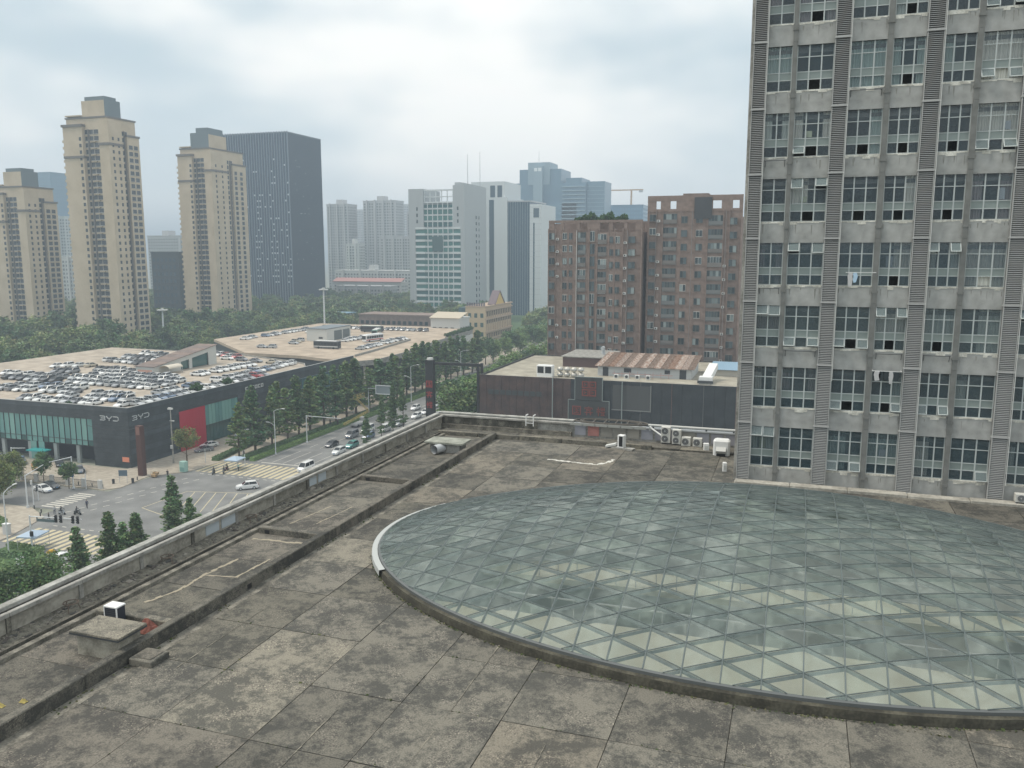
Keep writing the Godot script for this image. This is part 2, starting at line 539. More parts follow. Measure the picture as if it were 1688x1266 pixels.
# ---------- the roof we look across ----------
const DX := -1.05
const DZ := -34.6
const DA := 16.33
const DB := 10.53
func ellipse(grow: float, seg := 120) -> PackedVector2Array:
	var p := PackedVector2Array()
	for i in seg:
		p.append(Vector2(DX + (DA + grow) * cos(TAU * i / seg), DZ + (DB + grow) * sin(TAU * i / seg)))
	return p
func rect(x0: float, x1: float, z0: float, z1: float) -> PackedVector2Array:
	return PackedVector2Array([Vector2(x0, z0), Vector2(x1, z0), Vector2(x1, z1), Vector2(x0, z1)])
func roof() -> void:
	var hole := ellipse(0.05)
	var b := MB.new()
	for r in [rect(-25.0, DX, -58.0, 20), rect(DX, 40, -58.0, 20)]:
		for p in Geometry2D.clip_polygons(r, hole):
			b.slab(p, 36.5, 36.95)
	var deck := structure("roof_deck", b, K.grime)
	# concrete topping, poured in 3 m squares with open joints
	var outer := ellipse(0.27)
	var g := 0.013
	var xs := []
	var zs := []
	for i in 15: xs.append(-19.6 + i * 3.06)
	for i in 14: zs.append(-14.7 - i * 3.06)
	for i in xs.size() - 1:
		for j in range(-3, zs.size()):
			var z1: float = -14.7 - j * 3.06
			var z0: float = z1 - 3.06
			if z0 < -54.9: z0 = -54.9
			if z1 - z0 < 0.3: continue
			var x0: float = xs[i]
			for p in Geometry2D.clip_polygons(rect(x0 + (g if i > 0 else 0.34), x0 + 3.06 - g, z0 + g, z1 - g), outer):
				if p.size() < 3: continue
				var s := MB.new()
				s.slab(p, 36.951, 37.0 + rr(-0.008, 0.012))
				part("concrete_slab", s, K.roof[[0, 5, 1, 2, 3, 4, 0, 6][rng.randi() % 8]], deck)
	# the strip beside the parapet, between the cross kerbs
	var cuts := [6.0, -13.1, -22.75, -32.55, -42.35, -55.0]
	for j in cuts.size() - 1:
		var n := 3
		for q in n:
			var z1: float = lerpf(cuts[j] - 0.2, cuts[j + 1] + 0.2, q / float(n))
			var z0: float = lerpf(cuts[j] - 0.2, cuts[j + 1] + 0.2, (q + 1) / float(n))
			var s := MB.new()
			s.slab(rect(-23.5, -20.12, z0 + 0.015, z1 - 0.015), 36.951, 36.99 + rr(-0.01, 0.01))
			part("concrete_slab", s, K.roof[[0, 1, 3, 4, 6][rng.randi() % 5]], deck)
	# far strip in front of the end parapet
	for i in 8:
		var s := MB.new()
		s.slab(rect(-24.4 + i * 2.9, -21.52 + i * 2.9, -57.0, -55.45), 36.951, 37.06 + rr(-0.02, 0.03))
		part("concrete_slab", s, K.roof[i % 4], deck)
	# old joints topped with pale mortar, half way across the squares
	for i in 9:
		var ml := MB.new()
		var mx := -18.07 + i * 3.06
		for seg in [[-5.0, -13.6], [-15.4, -20.2], [-21.2, -26.0]]:
			if i > 3 and seg[1] < -22: continue
			if rng.randf() < 0.75: paint_line(ml, [Vector2(mx, seg[0] + rr(-1, 1)), Vector2(mx + rr(-0.05, 0.05), seg[1] + rr(-1, 1))], rr(0.015, 0.04), 37.013)
		if not ml.v.is_empty(): part("mortar_joint", ml, K.roof[2], deck)
	# long upstand beam and cross kerbs, cast in lengths
	var z := 6.0
	var kb := thing("roof_upstand", "long low concrete upstand running along the stained roof", "kerb", Vector3.ZERO)
	while z > -55.0:
		var s := MB.new()
		var z0 := maxf(z - 4.9, -55.2)
		s.cbox(-20.1, -19.78, 36.95, 37.42 + rr(-0.015, 0.015), z0, z - 0.012, 0.03)
		part("beam_length", s, K.roof[[1, 4, 3][rng.randi() % 3]], kb)
		if rng.randf() < 0.5:
			s = MB.new()
			s.bx(-19.779, -19.76, 37.02, 37.2, z0 + 1.6, z0 + 1.85)
			part("drain_hole", s, K.black, kb)
		z -= 4.9
	var where := ["nearest the dark fan unit", "second along from the fan unit", "third along, below the pale wall boards", "farthest, beside the vent hatch"]
	var zz := [-22.75, -32.55, -42.35, -13.1]
	for i in 3:
		var t := thing("cross_kerb", "low concrete cross kerb between parapet gutter and upstand, " + where[i], "kerb", Vector3(0, 0, zz[i]), 0, "cross kerbs in the parapet strip")
		var s := MB.new()
		s.cbox(-23.45, -20.11, 36.95, 37.28, -0.17, 0.17, 0.03)
		part("beam", s, K.roof[[2, 0, 3][i]], t)
		s = MB.new()
		s.bx(-23.1, -22.85, 37.0, 37.18, 0.171, 0.18)
		part("drain_hole", s, K.black, t)
	var ec := thing("end_kerb", "pale worn kerb along the far end of the roof", "kerb")
	for i in 5:
		var s := MB.new()
		s.cbox(-24.3 + i * 3.1, -21.23 + i * 3.1, 36.95, 37.26 + rr(-0.02, 0.02), -55.44, -55.2, 0.03)
		part("beam_length", s, K.roof[[2, 0][i % 2]], ec)
	# parapet with gutter strip, left edge
	var pw := thing("parapet_wall", "stained concrete parapet with grey metal coping beside the street", "wall")
	z = 20.0
	var i2 := 0
	while z > -57.4:
		var z0 := maxf(z - 3.1, -57.6)
		var s := MB.new()
		s.bx(-25.3, -24.9, 36.7, 37.84, z0 + 0.012, z - 0.012)
		part("wall_panel", s, tmat(T.conc, rr(4, 7), 0.9, pick([Color(1.15, 1.12, 1.04), Color(1.0, 0.97, 0.9), Color(0.8, 0.78, 0.72)])), pw)
		s = MB.new()
		s.bx(-24.895, -24.84, 36.95, 37.8, z0 - 0.09, z0 + 0.09)
		part("pier", s, K.grime if i2 % 3 == 0 else K.conc, pw)
		s = MB.new()
		s.cbox(-25.46, -25.13, 37.9, 38.05, z0 + 0.004, z - 0.004, 0.015)
		part("coping_sheet", s, tmat(T.conc, rr(2, 4), 0.7, Color(1.08, 1.1, 1.1)), pw)
		s = MB.new()
		s.bx(-25.13, -24.94, 37.84, 37.875, z0, z)
		part("coping_groove", s, K.black, pw)
		s = MB.new()
		s.cbox(-24.94, -24.76, 37.80, 37.95, z0 + 0.006, z - 0.006, 0.02)
		part("coping_lip", s, K.conc, pw)
		z -= 3.1
		i2 += 1
	# silted bed that slopes up to the wall
	var bed := MB.new()
	var bn := noise(91, 1.3, 3)
	var zz2 := 6.0
	while zz2 > -56.0:
		for q in 5:
			var P := func(u: int, zq: float) -> Vector3:
				var x := -24.92 + u * 0.17
				return Vector3(x, 37.22 - 0.045 * u + 0.05 * bn.get_noise_2d(x * 2.0, zq), zq)
			bed.quad(P.call(q, zz2), P.call(q + 1, zz2), P.call(q + 1, zz2 - 0.5), P.call(q, zz2 - 0.5))
		zz2 -= 0.5
	part("gutter_bed", bed, tmat(T.grime, 2.0, 0.95, Color(0.85, 0.85, 0.82)), pw)
	var gb := MB.new()
	gb.bx(-23.86, -23.62, 36.95, 37.1, -55.0, 6)
	part("gutter_kerb", gb, K.grime, pw)
	gb = MB.new()
	gb.bx(-24.08, -23.98, 36.95, 37.16, -55.0, 6)
	part("gutter_kerb", gb, K.roof[4], pw)
	var boards := [[-32.6, -31.6], [-31.4, -30.5], [-40.8, -40.0], [-39.8, -39.1]]
	for i in 4:
		var s := MB.new()
		s.bx(-24.9, -24.86, 37.3, 37.78, boards[i][0], boards[i][1])
		part("painted_board", s, mat(Color(0.42, 0.47, 0.50), 0.7), pw)
	# rubble and rotten sheeting in the gutter
	var deb := MB.new()
	deb.tinted = true
	for k in 2600:
		var x := -24.85 + absf(rng.randfn(0, 0.3))
		if x > -24.15: x = rr(-24.8, -24.2)
		var p := Vector3(x, 37.21 - (x + 24.92) * 0.265, rr(-55, -8))
		deb.col = pick([Color(0.10, 0.09, 0.08), Color(0.16, 0.15, 0.13), Color(0.07, 0.07, 0.065), Color(0.24, 0.22, 0.19)])
		var s := rr(0.02, 0.07) * (2.2 if k % 23 == 0 else 1.0)
		deb.obox(p, Vector3(s * rr(0.7, 1.8), s * 0.4, s * rr(0.8, 3.0)), Basis.from_euler(Vector3(rr(-0.4, 0.4), rr(-0.5, 0.5), rr(-0.4, 0.4))))
	var dn := part("rubble", deb, vmat(), self)
	tag(dn, "broken mortar and grit lying in the parapet gutter", "rubble", "", "stuff")
	# moss and weeds rooted in the joints and at the foot of the kerbs
	var moss := MB.new()
	moss.tinted = true
	for k in 2600:
		var p := Vector3.ZERO
		var u := rng.randf()
		if k % 3 == 0:
			var a := rr(0.3, 3.4)
			var gg := 0.3 + absf(rng.randfn(0, 0.05))
			p = Vector3(DX + (DA + gg) * cos(a), 37.005, DZ + (DB + gg) * sin(a))
		elif k % 3 == 1:
			p = Vector3(-19.72 + absf(rng.randfn(0, 0.1)), 36.96, rr(-54, -8))
			if sin(p.z * 1.7) + sin(p.z * 0.53) < 0.3: continue
		else:
			var ji := rng.randi() % 9
			if k % 2: p = Vector3(-19.6 + ji * 3.06 + rng.randfn(0, 0.02), 37.0, rr(-24, -6))
			else: p = Vector3(rr(-19, 6), 37.0, -14.7 - (ji % 4) * 3.06 + rng.randfn(0, 0.02))
			if sin(p.x * 2.3 + p.z * 1.1) < 0.35: continue
		if pow((p.x - DX) / (DA + 0.26), 2) + pow((p.z - DZ) / (DB + 0.26), 2) < 1.0: continue
		moss.col = pick([Color(0.06, 0.085, 0.03), Color(0.09, 0.10, 0.04), Color(0.12, 0.115, 0.06), Color(0.05, 0.07, 0.03)])
		leaf(moss, p + Vector3(0, 0.015, 0), rr(0.03, 0.11), rng, -0.3)
	tag(part("weeds", moss, vmat(0.95), self), "moss and small weeds rooted in roof joints and kerb foot", "weeds", "", "stuff")
	# end parapet
	pw = thing("parapet_wall", "mossy end parapet facing us with pale coping, before the black building", "wall")
	for i in 4:
		var x0 := -25.3 + i * 2.61
		var s := MB.new()
		s.bx(x0 + 0.008, x0 + 2.612, 36.7, 37.92, -57.9, -57.55)
		part("wall_panel", s, K.conc if i == 3 else K.grime, pw)
		s = MB.new()
		s.cbox(x0 + 0.004, x0 + 2.616, 37.99, 38.08, -58.25, -57.82, 0.02)
		part("coping_sheet", s, tmat(T.conc, rr(2, 4), 0.7, Color(1.08, 1.1, 1.1)), pw)
		s = MB.new()
		s.bx(x0, x0 + 2.62, 37.93, 37.985, -58.2, -57.72)
		part("coping_groove", s, K.charcoal, pw)
		s = MB.new()
		s.cbox(x0 + 0.006, x0 + 2.614, 37.85, 37.97, -57.78, -57.4, 0.02)
		part("coping_lip", s, K.conc, pw)
	var s2 := MB.new()
	s2.slab(PackedVector2Array([Vector2(-25.46, -57.55), Vector2(-25.46, -57.9), Vector2(-25.42, -58.15), Vector2(-25.3, -58.25), Vector2(-25.3, -57.6)]), 37.95, 38.06)
	part("coping_sheet", s2, mat(Color(0.38, 0.39, 0.39), 0.55, 0.1), pw)
	s2 = MB.new()
	s2.bx(-24.9, -14.9, 36.96, 37.3, -57.54, -57.25)
	part("ledge", s2, K.grime, pw)
	# lower end wall with boards, behind the condensers
	pw = thing("parapet_wall", "low end wall clad with grey and red boards behind condensers", "wall")
	s2 = MB.new()
	s2.bx(-14.86, 6.0, 36.7, 37.85, -57.9, -57.6)
	part("wall_panel", s2, K.conc, pw)
	for i in 12:
		var s := MB.new()
		var x0 := -14.7 + i * 0.95
		s.bx(x0, x0 + 0.8, 37.1, 37.8, -57.595, -57.56)
		part("painted_board", s, mat([Color(0.30, 0.31, 0.35), Color(0.42, 0.20, 0.18), Color(0.30, 0.29, 0.26), Color(0.28, 0.28, 0.31)][[0, 1, 2, 2, 2, 0, 3, 3, 2, 0, 3, 3][i]], 0.8), pw)
	s2 = MB.new()
	s2.bx(-14.86, 6.0, 37.86, 37.95, -57.95, -57.5)
	part("coping_lip", s2, K.metal, pw)

func surf_y(x: float, z: float) -> float:
	var r := pow((x - DX) / DA, 2) + pow((z - DZ) / DB, 2)
	return 37.42 + 2.45 * (1.0 - minf(r, 1.0))
func on(p: Vector2) -> Vector3:
	return Vector3(p.x, surf_y(p.x, p.y), p.y)
func dome() -> void:
	var d := thing("glass_dome", "shallow oval glass dome of triangular panes set into the roof", "dome", Vector3.ZERO)
	# kerb ring
	var seg := 120
	var ring := MB.new()
	var rim := MB.new()
	for i in seg:
		var t0 := TAU * i / seg
		var t1 := TAU * (i + 1) / seg
		var e := func(g: float, t: float, y: float) -> Vector3: return Vector3(DX + (DA + g) * cos(t), y, DZ + (DB + g) * sin(t))
		ring.quad(e.call(0.26, t1, 36.9), e.call(0.26, t0, 36.9), e.call(0.22, t0, 37.27), e.call(0.22, t1, 37.27))
		ring.quad(e.call(0.22, t1, 37.27), e.call(0.22, t0, 37.27), e.call(0.05, t0, 37.30), e.call(0.05, t1, 37.30))
		ring.quad(e.call(0.05, t0, 36.4), e.call(0.05, t1, 36.4), e.call(0.05, t1, 37.30), e.call(0.05, t0, 37.30))
		rim.quad(e.call(0.08, t1, 37.29), e.call(0.08, t0, 37.29), e.call(0.08, t0, 37.40), e.call(0.08, t1, 37.40))
		rim.quad(e.call(0.08, t1, 37.40), e.call(0.08, t0, 37.40), e.call(-0.02, t0, 37.43), e.call(-0.02, t1, 37.43))
		rim.quad(e.call(-0.02, t0, 37.29), e.call(-0.02, t1, 37.29), e.call(-0.02, t1, 37.43), e.call(-0.02, t0, 37.43))
	part("kerb", ring, tmat(T.grime, 4.2, 0.95, Color(0.42, 0.42, 0.37)), d)
	part("rim", rim, mat(Color(0.10, 0.11, 0.11), 0.5), d)
	# pale flashing round the left end of the oval
	var fl := MB.new()
	for i in range(50, 67):
		var t0 := TAU * i / seg
		var t1 := TAU * (i + 1) / seg
		var e := func(g: float, t: float, y: float) -> Vector3: return Vector3(DX + (DA + g) * cos(t), y, DZ + (DB + g) * sin(t))
		fl.quad(e.call(0.36, t1, 37.1), e.call(0.36, t0, 37.1), e.call(0.34, t0, 37.33), e.call(0.34, t1, 37.33))
		fl.quad(e.call(0.34, t1, 37.33), e.call(0.34, t0, 37.33), e.call(0.1, t0, 37.36), e.call(0.1, t1, 37.36))
	part("flashing", fl, mat(Color(0.40, 0.42, 0.41), 0.6), d)
	# triangular grid
	var sx := 1.16
	var sz := 0.945
	var lim := ellipse(0.0)
	var nodes := {}
	var at := func(i: int, j: int) -> Vector2: return Vector2(-0.51 + i * sx, -25.34 + j * sz + (sz / 2 if i & 1 else 0.0))
	var tris := []
	var edges := []
	for i in range(-16, 17):
		for j in range(-25, 6):
			var a: Vector2 = at.call(i, j)
			var up: Vector2 = at.call(i, j + 1)
			var k := j if not (i & 1) else j + 1
			var r0: Vector2 = at.call(i + 1, k - 1)
			var r1: Vector2 = at.call(i + 1, k)
			tris.append(PackedVector2Array([a, up, r1]))
			tris.append(PackedVector2Array([a, r1, r0]))
			edges.append([a, up]); edges.append([a, r0]); edges.append([a, r1])
	var inside := func(p: Vector2) -> bool: return pow((p.x - DX) / DA, 2) + pow((p.y - DZ) / DB, 2) < 1.0
	var cut := []
	for t in tris:
		var ok := 0
		for p in t:
			if inside.call(p): ok += 1
		if ok == 3:
			cut.append(t)
		elif ok > 0:
			for q in Geometry2D.intersect_polygons(t, lim):
				if q.size() >= 3: cut.append(q)
	cut.sort_custom(func(p, q): return p[0].length_squared() + p[1].length_squared() < q[0].length_squared() + q[1].length_squared())
	var gt := ramp_alpha()
	# panes replaced over the years: four slightly different glasses, each with its own dirt
	var gms := []
	for v in 4:
		var gm := glass([Color(1, 1, 1), Color(0.86, 0.92, 0.93), Color(0.95, 1, 0.96), Color(0.8, 0.86, 0.86)][v], [1.0, 0.9, 0.95, 0.8][v], [0.06, 0.04, 0.1, 0.05][v])
		gm.albedo_texture = gt
		gm.uv1_triplanar = true
		gm.uv1_world_triplanar = true
		gm.uv1_scale = Vector3.ONE / 11.0
		gm.uv1_offset = Vector3(0.3, 0.2, 0.6) * v
		gms.append(gm)
	var rests := [MB.new(), MB.new(), MB.new(), MB.new()]
	var count := 0
	for q in cut:
		var c := Vector2.ZERO
		for p in q: c += p
		c /= q.size()
		var gv: int = [0, 0, 1, 2, 3, 0, 1, 2][rng.randi() % 8]
		var b: MB = rests[gv] if count >= 300 else MB.new()
		var top := []
		var bot := []
		# each pane sits a little out of plane with its neighbours
		var tip := Vector3(rr(-0.012, 0.012), 0, rr(-0.012, 0.012))
		for p in q:
			var s: Vector2 = p.lerp(c, 0.02)
			var v := on(s)
			v.y += (s.x - c.x) * tip.x + (s.y - c.y) * tip.z
			top.append(v + Vector3(0, 0.012, 0))
			bot.append(v - Vector3(0, 0.012, 0))
		var n := top.size()
		var flip := Geometry2D.is_polygon_clockwise(q)
		for i in range(1, n - 1):
			if flip == ((Vector2(q[1]) - q[0]).cross(Vector2(q[2]) - q[0]) > 0): pass
			if (top[i] - top[0]).cross(top[i + 1] - top[0]).y > 0:
				b.tri(top[0], top[i], top[i + 1])
			else:
				b.tri(top[0], top[i + 1], top[i])
		if count < 300:
			part("pane", b, gms[gv], d)
		count += 1
	for v in 4:
		part("pane_field", rests[v], gms[v], d).set_meta("kind", "stuff")
	# steel lattice: deep fins below the glass, slim caps above
	var fin := MB.new()
	var cap := MB.new()
	for e in edges:
		var a: Vector2 = e[0]
		var q: Vector2 = e[1]
		var ia: bool = inside.call(a)
		var iq: bool = inside.call(q)
		if not ia and not iq: continue
		if not (ia and iq):
			var lo := a if ia else q
			var hi := q if ia else a
			for s in 8:
				var m := (lo + hi) / 2
				if inside.call(m): lo = m
				else: hi = m
			if ia: q = lo
			else: a = lo
		var A := on(a)
		var Q := on(q)
		fin.bar(A - Vector3(0, 0.075, 0), Q - Vector3(0, 0.075, 0), 0.04, 0.1)
		cap.bar(A + Vector3(0, 0.022, 0), Q + Vector3(0, 0.022, 0), 0.034, 0.018)
	part("fin_lattice", fin, mat(Color(0.15, 0.175, 0.175), 0.5), d)
	part("cap_lattice", cap, mat(Color(0.10, 0.125, 0.125), 0.55), d)
	# the hall below the dome
	var h := thing("atrium_hall", "pale gallery floors and dark hall seen through the dome glass", "hall")
	var w := MB.new()
	for i in seg:
		var t0 := TAU * i / seg
		var t1 := TAU * (i + 1) / seg
		var a := Vector3(DX + (DA + 0.05) * cos(t0), 0, DZ + (DB + 0.05) * sin(t0))
		var q := Vector3(DX + (DA + 0.05) * cos(t1), 0, DZ + (DB + 0.05) * sin(t1))
		w.quad(a + Vector3(0, 26, 0), q + Vector3(0, 26, 0), q + Vector3(0, 36.5, 0), a + Vector3(0, 36.5, 0))
	part("hall_wall", w, mat(Color(0.42, 0.44, 0.42), 0.9), h)
	var lo2 := ellipse(-0.05)
	for r in [[-35.4, -20.0], [-42.2, -39.9]]:
		for p in Geometry2D.intersect_polygons(lo2, rect(-30, 30, r[0], r[1])):
			var s := MB.new()
			s.slab(p, 33.2, 33.5)
			part("gallery_floor", s, mat(Color(0.37, 0.365, 0.285), 0.8), h)
	for zz in [-35.35, -39.95, -42.15]:
		var s := MB.new()
		for x in range(-13, 12):
			s.bx(x - 0.02, x + 0.02, 33.5, 34.4, zz - 0.02, zz + 0.02)
		s.bx(-13.2, 11.2, 34.4, 34.46, zz - 0.03, zz + 0.03)
		part("railing", s, K.metal, h)
	var f := MB.new()
	f.slab(lo2, 25.7, 26.0)
	part("hall_floor", f, mat(Color(0.06, 0.095, 0.11), 0.5), h)

# dusty glass: streaks and patches of dried dirt, more or less opaque
func ramp_alpha() -> ImageTexture:
	var size := 512
	var a := grain(61, 0.006, 4, size)
	var b := grain(62, 0.04, 3, size)
	var o := PackedByteArray()
	o.resize(size * size * 4)
	for i in size * size:
		var t := (a[i] * 0.6 + b[i] * 0.4) / 255.0
		t = clampf((t - 0.3) * 2.2, 0, 1)
		o[i * 4] = int(lerpf(146, 178, t))
		o[i * 4 + 1] = int(lerpf(162, 190, t))
		o[i * 4 + 2] = int(lerpf(158, 182, t))
		o[i * 4 + 3] = int(lerpf(44, 104, t))
	return ImageTexture.create_from_image(Image.create_from_data(size, size, false, Image.FORMAT_RGBA8, o))

# ---------- dormitory block with louvred columns ----------
func dormitory() -> void:
	var Z := -49.2
	var F := 3.41
	var y0 := 37.03
	var floors := 9
	var d := thing("dormitory_block", "tall grey dormitory block with louvred columns and gridded windows", "building", Vector3.ZERO)
	var louvres := [[-2.96, -2.27], [1.1, 1.84], [5.42, 6.2], [9.84, 10.61], [14.2, 14.95]]
	var posts := [[-0.97, -0.75], [3.61, 3.88], [7.72, 7.97], [12.2, 12.45]]
	var wins := [[-2.27, -0.97, 2], [-0.75, 1.1, 3], [1.84, 3.61, 3], [3.88, 5.42, 3], [6.2, 7.72, 3], [7.97, 9.84, 3], [10.61, 12.2, 3], [12.45, 14.2, 3]]
	var stain := tmat(T.plaster, 1.9, 0.9, Color(1.0, 1.0, 1.0))
	var post_m := tmat(T.plaster, 1.6, 0.9, Color(0.5, 0.505, 0.5))
	var sill_m := tmat(T.conc, 2.5, 0.9, Color(2.0, 2.0, 1.95))
	var dirt_m := tmat(T.plaster, 1.2, 0.95, Color(0.74, 0.73, 0.70))
	var louvre_m := mat(Color(0.40, 0.405, 0.395), 0.6)
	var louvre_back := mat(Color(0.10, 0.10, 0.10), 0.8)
	var frame_m := mat(Color(0.46, 0.50, 0.49), 0.55)
	var pane_m := glass(Color(0.09, 0.14, 0.165), 0.32, 0.03)
	var pane2_m := glass(Color(0.16, 0.21, 0.21), 0.6, 0.05)
	var frost_m := mat(Color(0.24, 0.285, 0.27), 0.3)
	var room_m := mat(Color(0.16, 0.17, 0.165), 0.95)
	var cloth := [mat(Color(0.62, 0.68, 0.64), 0.95), mat(Color(0.44, 0.55, 0.52), 0.95), mat(Color(0.74, 0.74, 0.68), 0.95), mat(Color(0.33, 0.30, 0.31), 0.95)]
	# plinth and the mass behind
	var b := MB.new()
	b.bx(-3.1, 24, 30, y0, Z - 14, Z + 0.02)
	part("plinth", b, K.conc, d)
	b = MB.new()
	b.bx(-3.12, -2.94, y0, y0 + F * floors, Z - 14, Z + 0.08)
	b.bx(-2.94, 24, y0, y0 + F * floors, Z - 14, Z - 5)
	b.bx(14.95, 24, y0, y0 + F * floors, Z - 5, Z)
	part("core_wall", b, K.conc, d)
	for k in floors + 1:
		b = MB.new()
		b.bx(-2.93, 14.9, y0 + F * k - 0.55, y0 + F * k - 0.35, Z - 4.99, Z - 0.22)
		part("floor_slab", b, room_m, d)
	b = MB.new()
	for x in [-0.86, 1.47, 3.75, 5.8, 7.85, 10.2, 12.3]:
		b.bx(x - 0.08, x + 0.08, y0 - 0.3, y0 + F * floors, Z - 4.98, Z - 0.23)
	part("partition", b, room_m, d)
	# louvre panel, one mesh for each width
	for li in louvres.size():
		var l: Array = louvres[li]
		var w: float = l[1] - l[0]
		var sl := MB.new()
		for q in 35:
			sl.obox(Vector3(w / 2, 0.1 + q * 0.094, 0.22), Vector3(w - 0.06, 0.012, 0.085), Basis.from_euler(Vector3(0.55, 0, 0)))
		var slm := sl.mesh(louvre_m)
		var fr := MB.new()
		fr.bx(0.0, 0.035, 0.06, F - 0.02, 0.12, 0.27)
		fr.bx(w - 0.035, w, 0.06, F - 0.02, 0.12, 0.27)
		fr.bx(-0.03, w + 0.03, -0.02, 0.06, 0.0, 0.31)
		var frm := fr.mesh(louvre_m)
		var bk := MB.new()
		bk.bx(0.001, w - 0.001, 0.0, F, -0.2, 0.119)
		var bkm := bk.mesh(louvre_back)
		for k in floors:
			var p := Node3D.new()
			p.name = "louvre_panel"
			p.position = Vector3(l[0], y0 + F * k, Z)
			d.add_child(p, true)
			put("backing", bkm, p)
			put("frame", frm, p)
			put("slats", slm, p).set_meta("kind", "stuff")
		# white downpipe beside the column
		var dp := MB.new()
		dp.cyl(Vector3(l[1] + 0.04, y0 + (0.9 if li != 1 else 6.0), Z + 0.3), Vector3(l[1] + 0.04, y0 + F * floors, Z + 0.3), 0.022, 0.022, 6)
		part("downpipe", dp, K.offwhite, d)
	for l in posts:
		for k in floors:
			b = MB.new()
			b.bx(l[0], l[1], y0 + F * k, y0 + F * (k + 1) - 0.01, Z - 0.2, Z + 0.14)
			b.bx(l[0] - 0.03, l[1] + 0.03, y0 + F * k + 0.55, y0 + F * k + 0.68, Z, Z + 0.17)
			part("post", b, post_m, d)
	var rows := [0.0, 0.54, 0.93, 1.68, 2.32]
	for k in floors:
		var yb := y0 + F * k
		for wi in wins.size():
			var wn: Array = wins[wi]
			var x0: float = wn[0]
			var x1: float = wn[1]
			var nc: int = wn[2]
			# spandrel with a crumbling pale sill
			b = MB.new()
			b.bx(x0, x1, yb - 0.13 if k > 0 else yb, yb + 0.90, Z - 0.2, Z + 0.03)
			part("spandrel", b, stain, d)
			b = MB.new()
			var sx := x0 + 0.03
			while sx < x1 - 0.1:
				var ww := minf(rr(0.15, 0.5), x1 - 0.03 - sx)
				b.bx(sx, sx + ww, yb + 0.90 - (rr(0.06, 0.2) if rng.randf() < 0.35 else rr(0.015, 0.09)), yb + 0.925, Z + 0.0305, Z + 0.045 + rr(0, 0.006))
				sx += ww
			b.bx(x0, x1, yb + 0.901, yb + 0.93, Z - 0.2, Z + 0.03)
			part("sill", b, sill_m, d)
			if rng.randf() < 0.7:
				# run-off dirt below the sill ends
				b = MB.new()
				for q in 2 + rng.randi() % 4:
					var dx := x0 + 0.05 + pow(rng.randf(), 1.8) * (x1 - x0) * 0.45
					if rng.randf() < 0.5: dx = x0 + x1 - dx
					var dw := rr(0.015, 0.05)
					var y1 := yb + rr(0.7, 0.8)
					var dl := rr(0.15, 0.6)
					b.sheet(PackedVector2Array([Vector2(dx - dw, y1), Vector2(dx + dw, y1), Vector2(dx + dw * 0.8, y1 - dl * 0.6), Vector2(dx + dw * 0.2, y1 - dl), Vector2(dx - dw * 0.5, y1 - dl * 0.8)]), Vector3(0, 0, Z + 0.0302), Vector3.RIGHT, Vector3.UP, Vector3(0, 0, 0.0012 + q * 0.0004))
				part("dirt_streak", b, dirt_m, d).set_meta("kind", "stuff")
			var win := Node3D.new()
			win.name = "window"
			win.position = Vector3(x0, yb + 0.94, Z - 0.08)
			d.add_child(win, true)
			var W := x1 - x0
			var cw := W / nc
			var fr := MB.new()
			for q in nc + 1:
				fr.bx(clampf(q * cw - 0.034, 0, W - 0.05), clampf(q * cw + 0.034, 0.05, W), 0, 2.34, -0.03, 0.035)
			for r in rows:
				fr.bx(0.0, W, maxf(0, r - 0.022), r + 0.022, -0.028, 0.033)
			part("frame", fr, frame_m, win)
			# which sashes stand open
			var open_top: bool = rng.randf() < 0.30
			var open_low: bool = rng.randf() < 0.38
			var glz := MB.new()
			for q in nc:
				for r in 4:
					var px0 := q * cw + 0.03
					var px1 := (q + 1) * cw - 0.03
					var py0: float = rows[r] + 0.022
					var py1: float = rows[r + 1] - 0.022
					var side := q == 0 or q == nc - 1 or nc == 2
					var open := ((r == 0 and open_low) or (r == 3 and open_top)) and side and rng.randf() < 0.8
					if r == 0 and not side and rng.randf() < 0.45:
						continue      # middle sash taken out
					if open:
						var sash := MB.new()
						var sp := MB.new()
						var hh := py1 - py0
						var bs := Basis.from_euler(Vector3(-rr(0.35, 0.75), 0, 0))
						var top := Vector3((px0 + px1) / 2, py1, 0.05)
						var wd := px1 - px0 + 0.04
						sash.obox(top + bs * Vector3(0, -0.02, 0), Vector3(wd, 0.04, 0.04), bs)
						sash.obox(top + bs * Vector3(0, -hh, 0), Vector3(wd, 0.04, 0.04), bs)
						for sg in [-1, 1]:
							sash.obox(top + bs * Vector3(sg * (wd / 2 - 0.02), -hh / 2, 0), Vector3(0.04, hh - 0.06, 0.038), bs)
						sp.obox(top + bs * Vector3(0, -hh / 2, 0), Vector3(wd - 0.08, hh - 0.06, 0.012), bs)
						part("open_sash", sash, frame_m, win)
						part("pane", sp, pane2_m, win)
						continue
					var gz := -0.005
					var m: Material = frost_m if r == 1 else pane_m
					if k < 4 or r == 1:
						var g1 := MB.new()
						g1.bx(px0, px1, py0, py1, gz - 0.006, gz + 0.006)
						part("frosted_pane" if r == 1 else "pane", g1, m, win)
					else:
						glz.quad(Vector3(px0, py0, gz), Vector3(px1, py0, gz), Vector3(px1, py1, gz), Vector3(px0, py1, gz))
			if not glz.v.is_empty():
				part("glazing", glz, pane_m, win).set_meta("kind", "stuff")
			# curtains, hung in folds behind the glass
			var style := rng.randf()
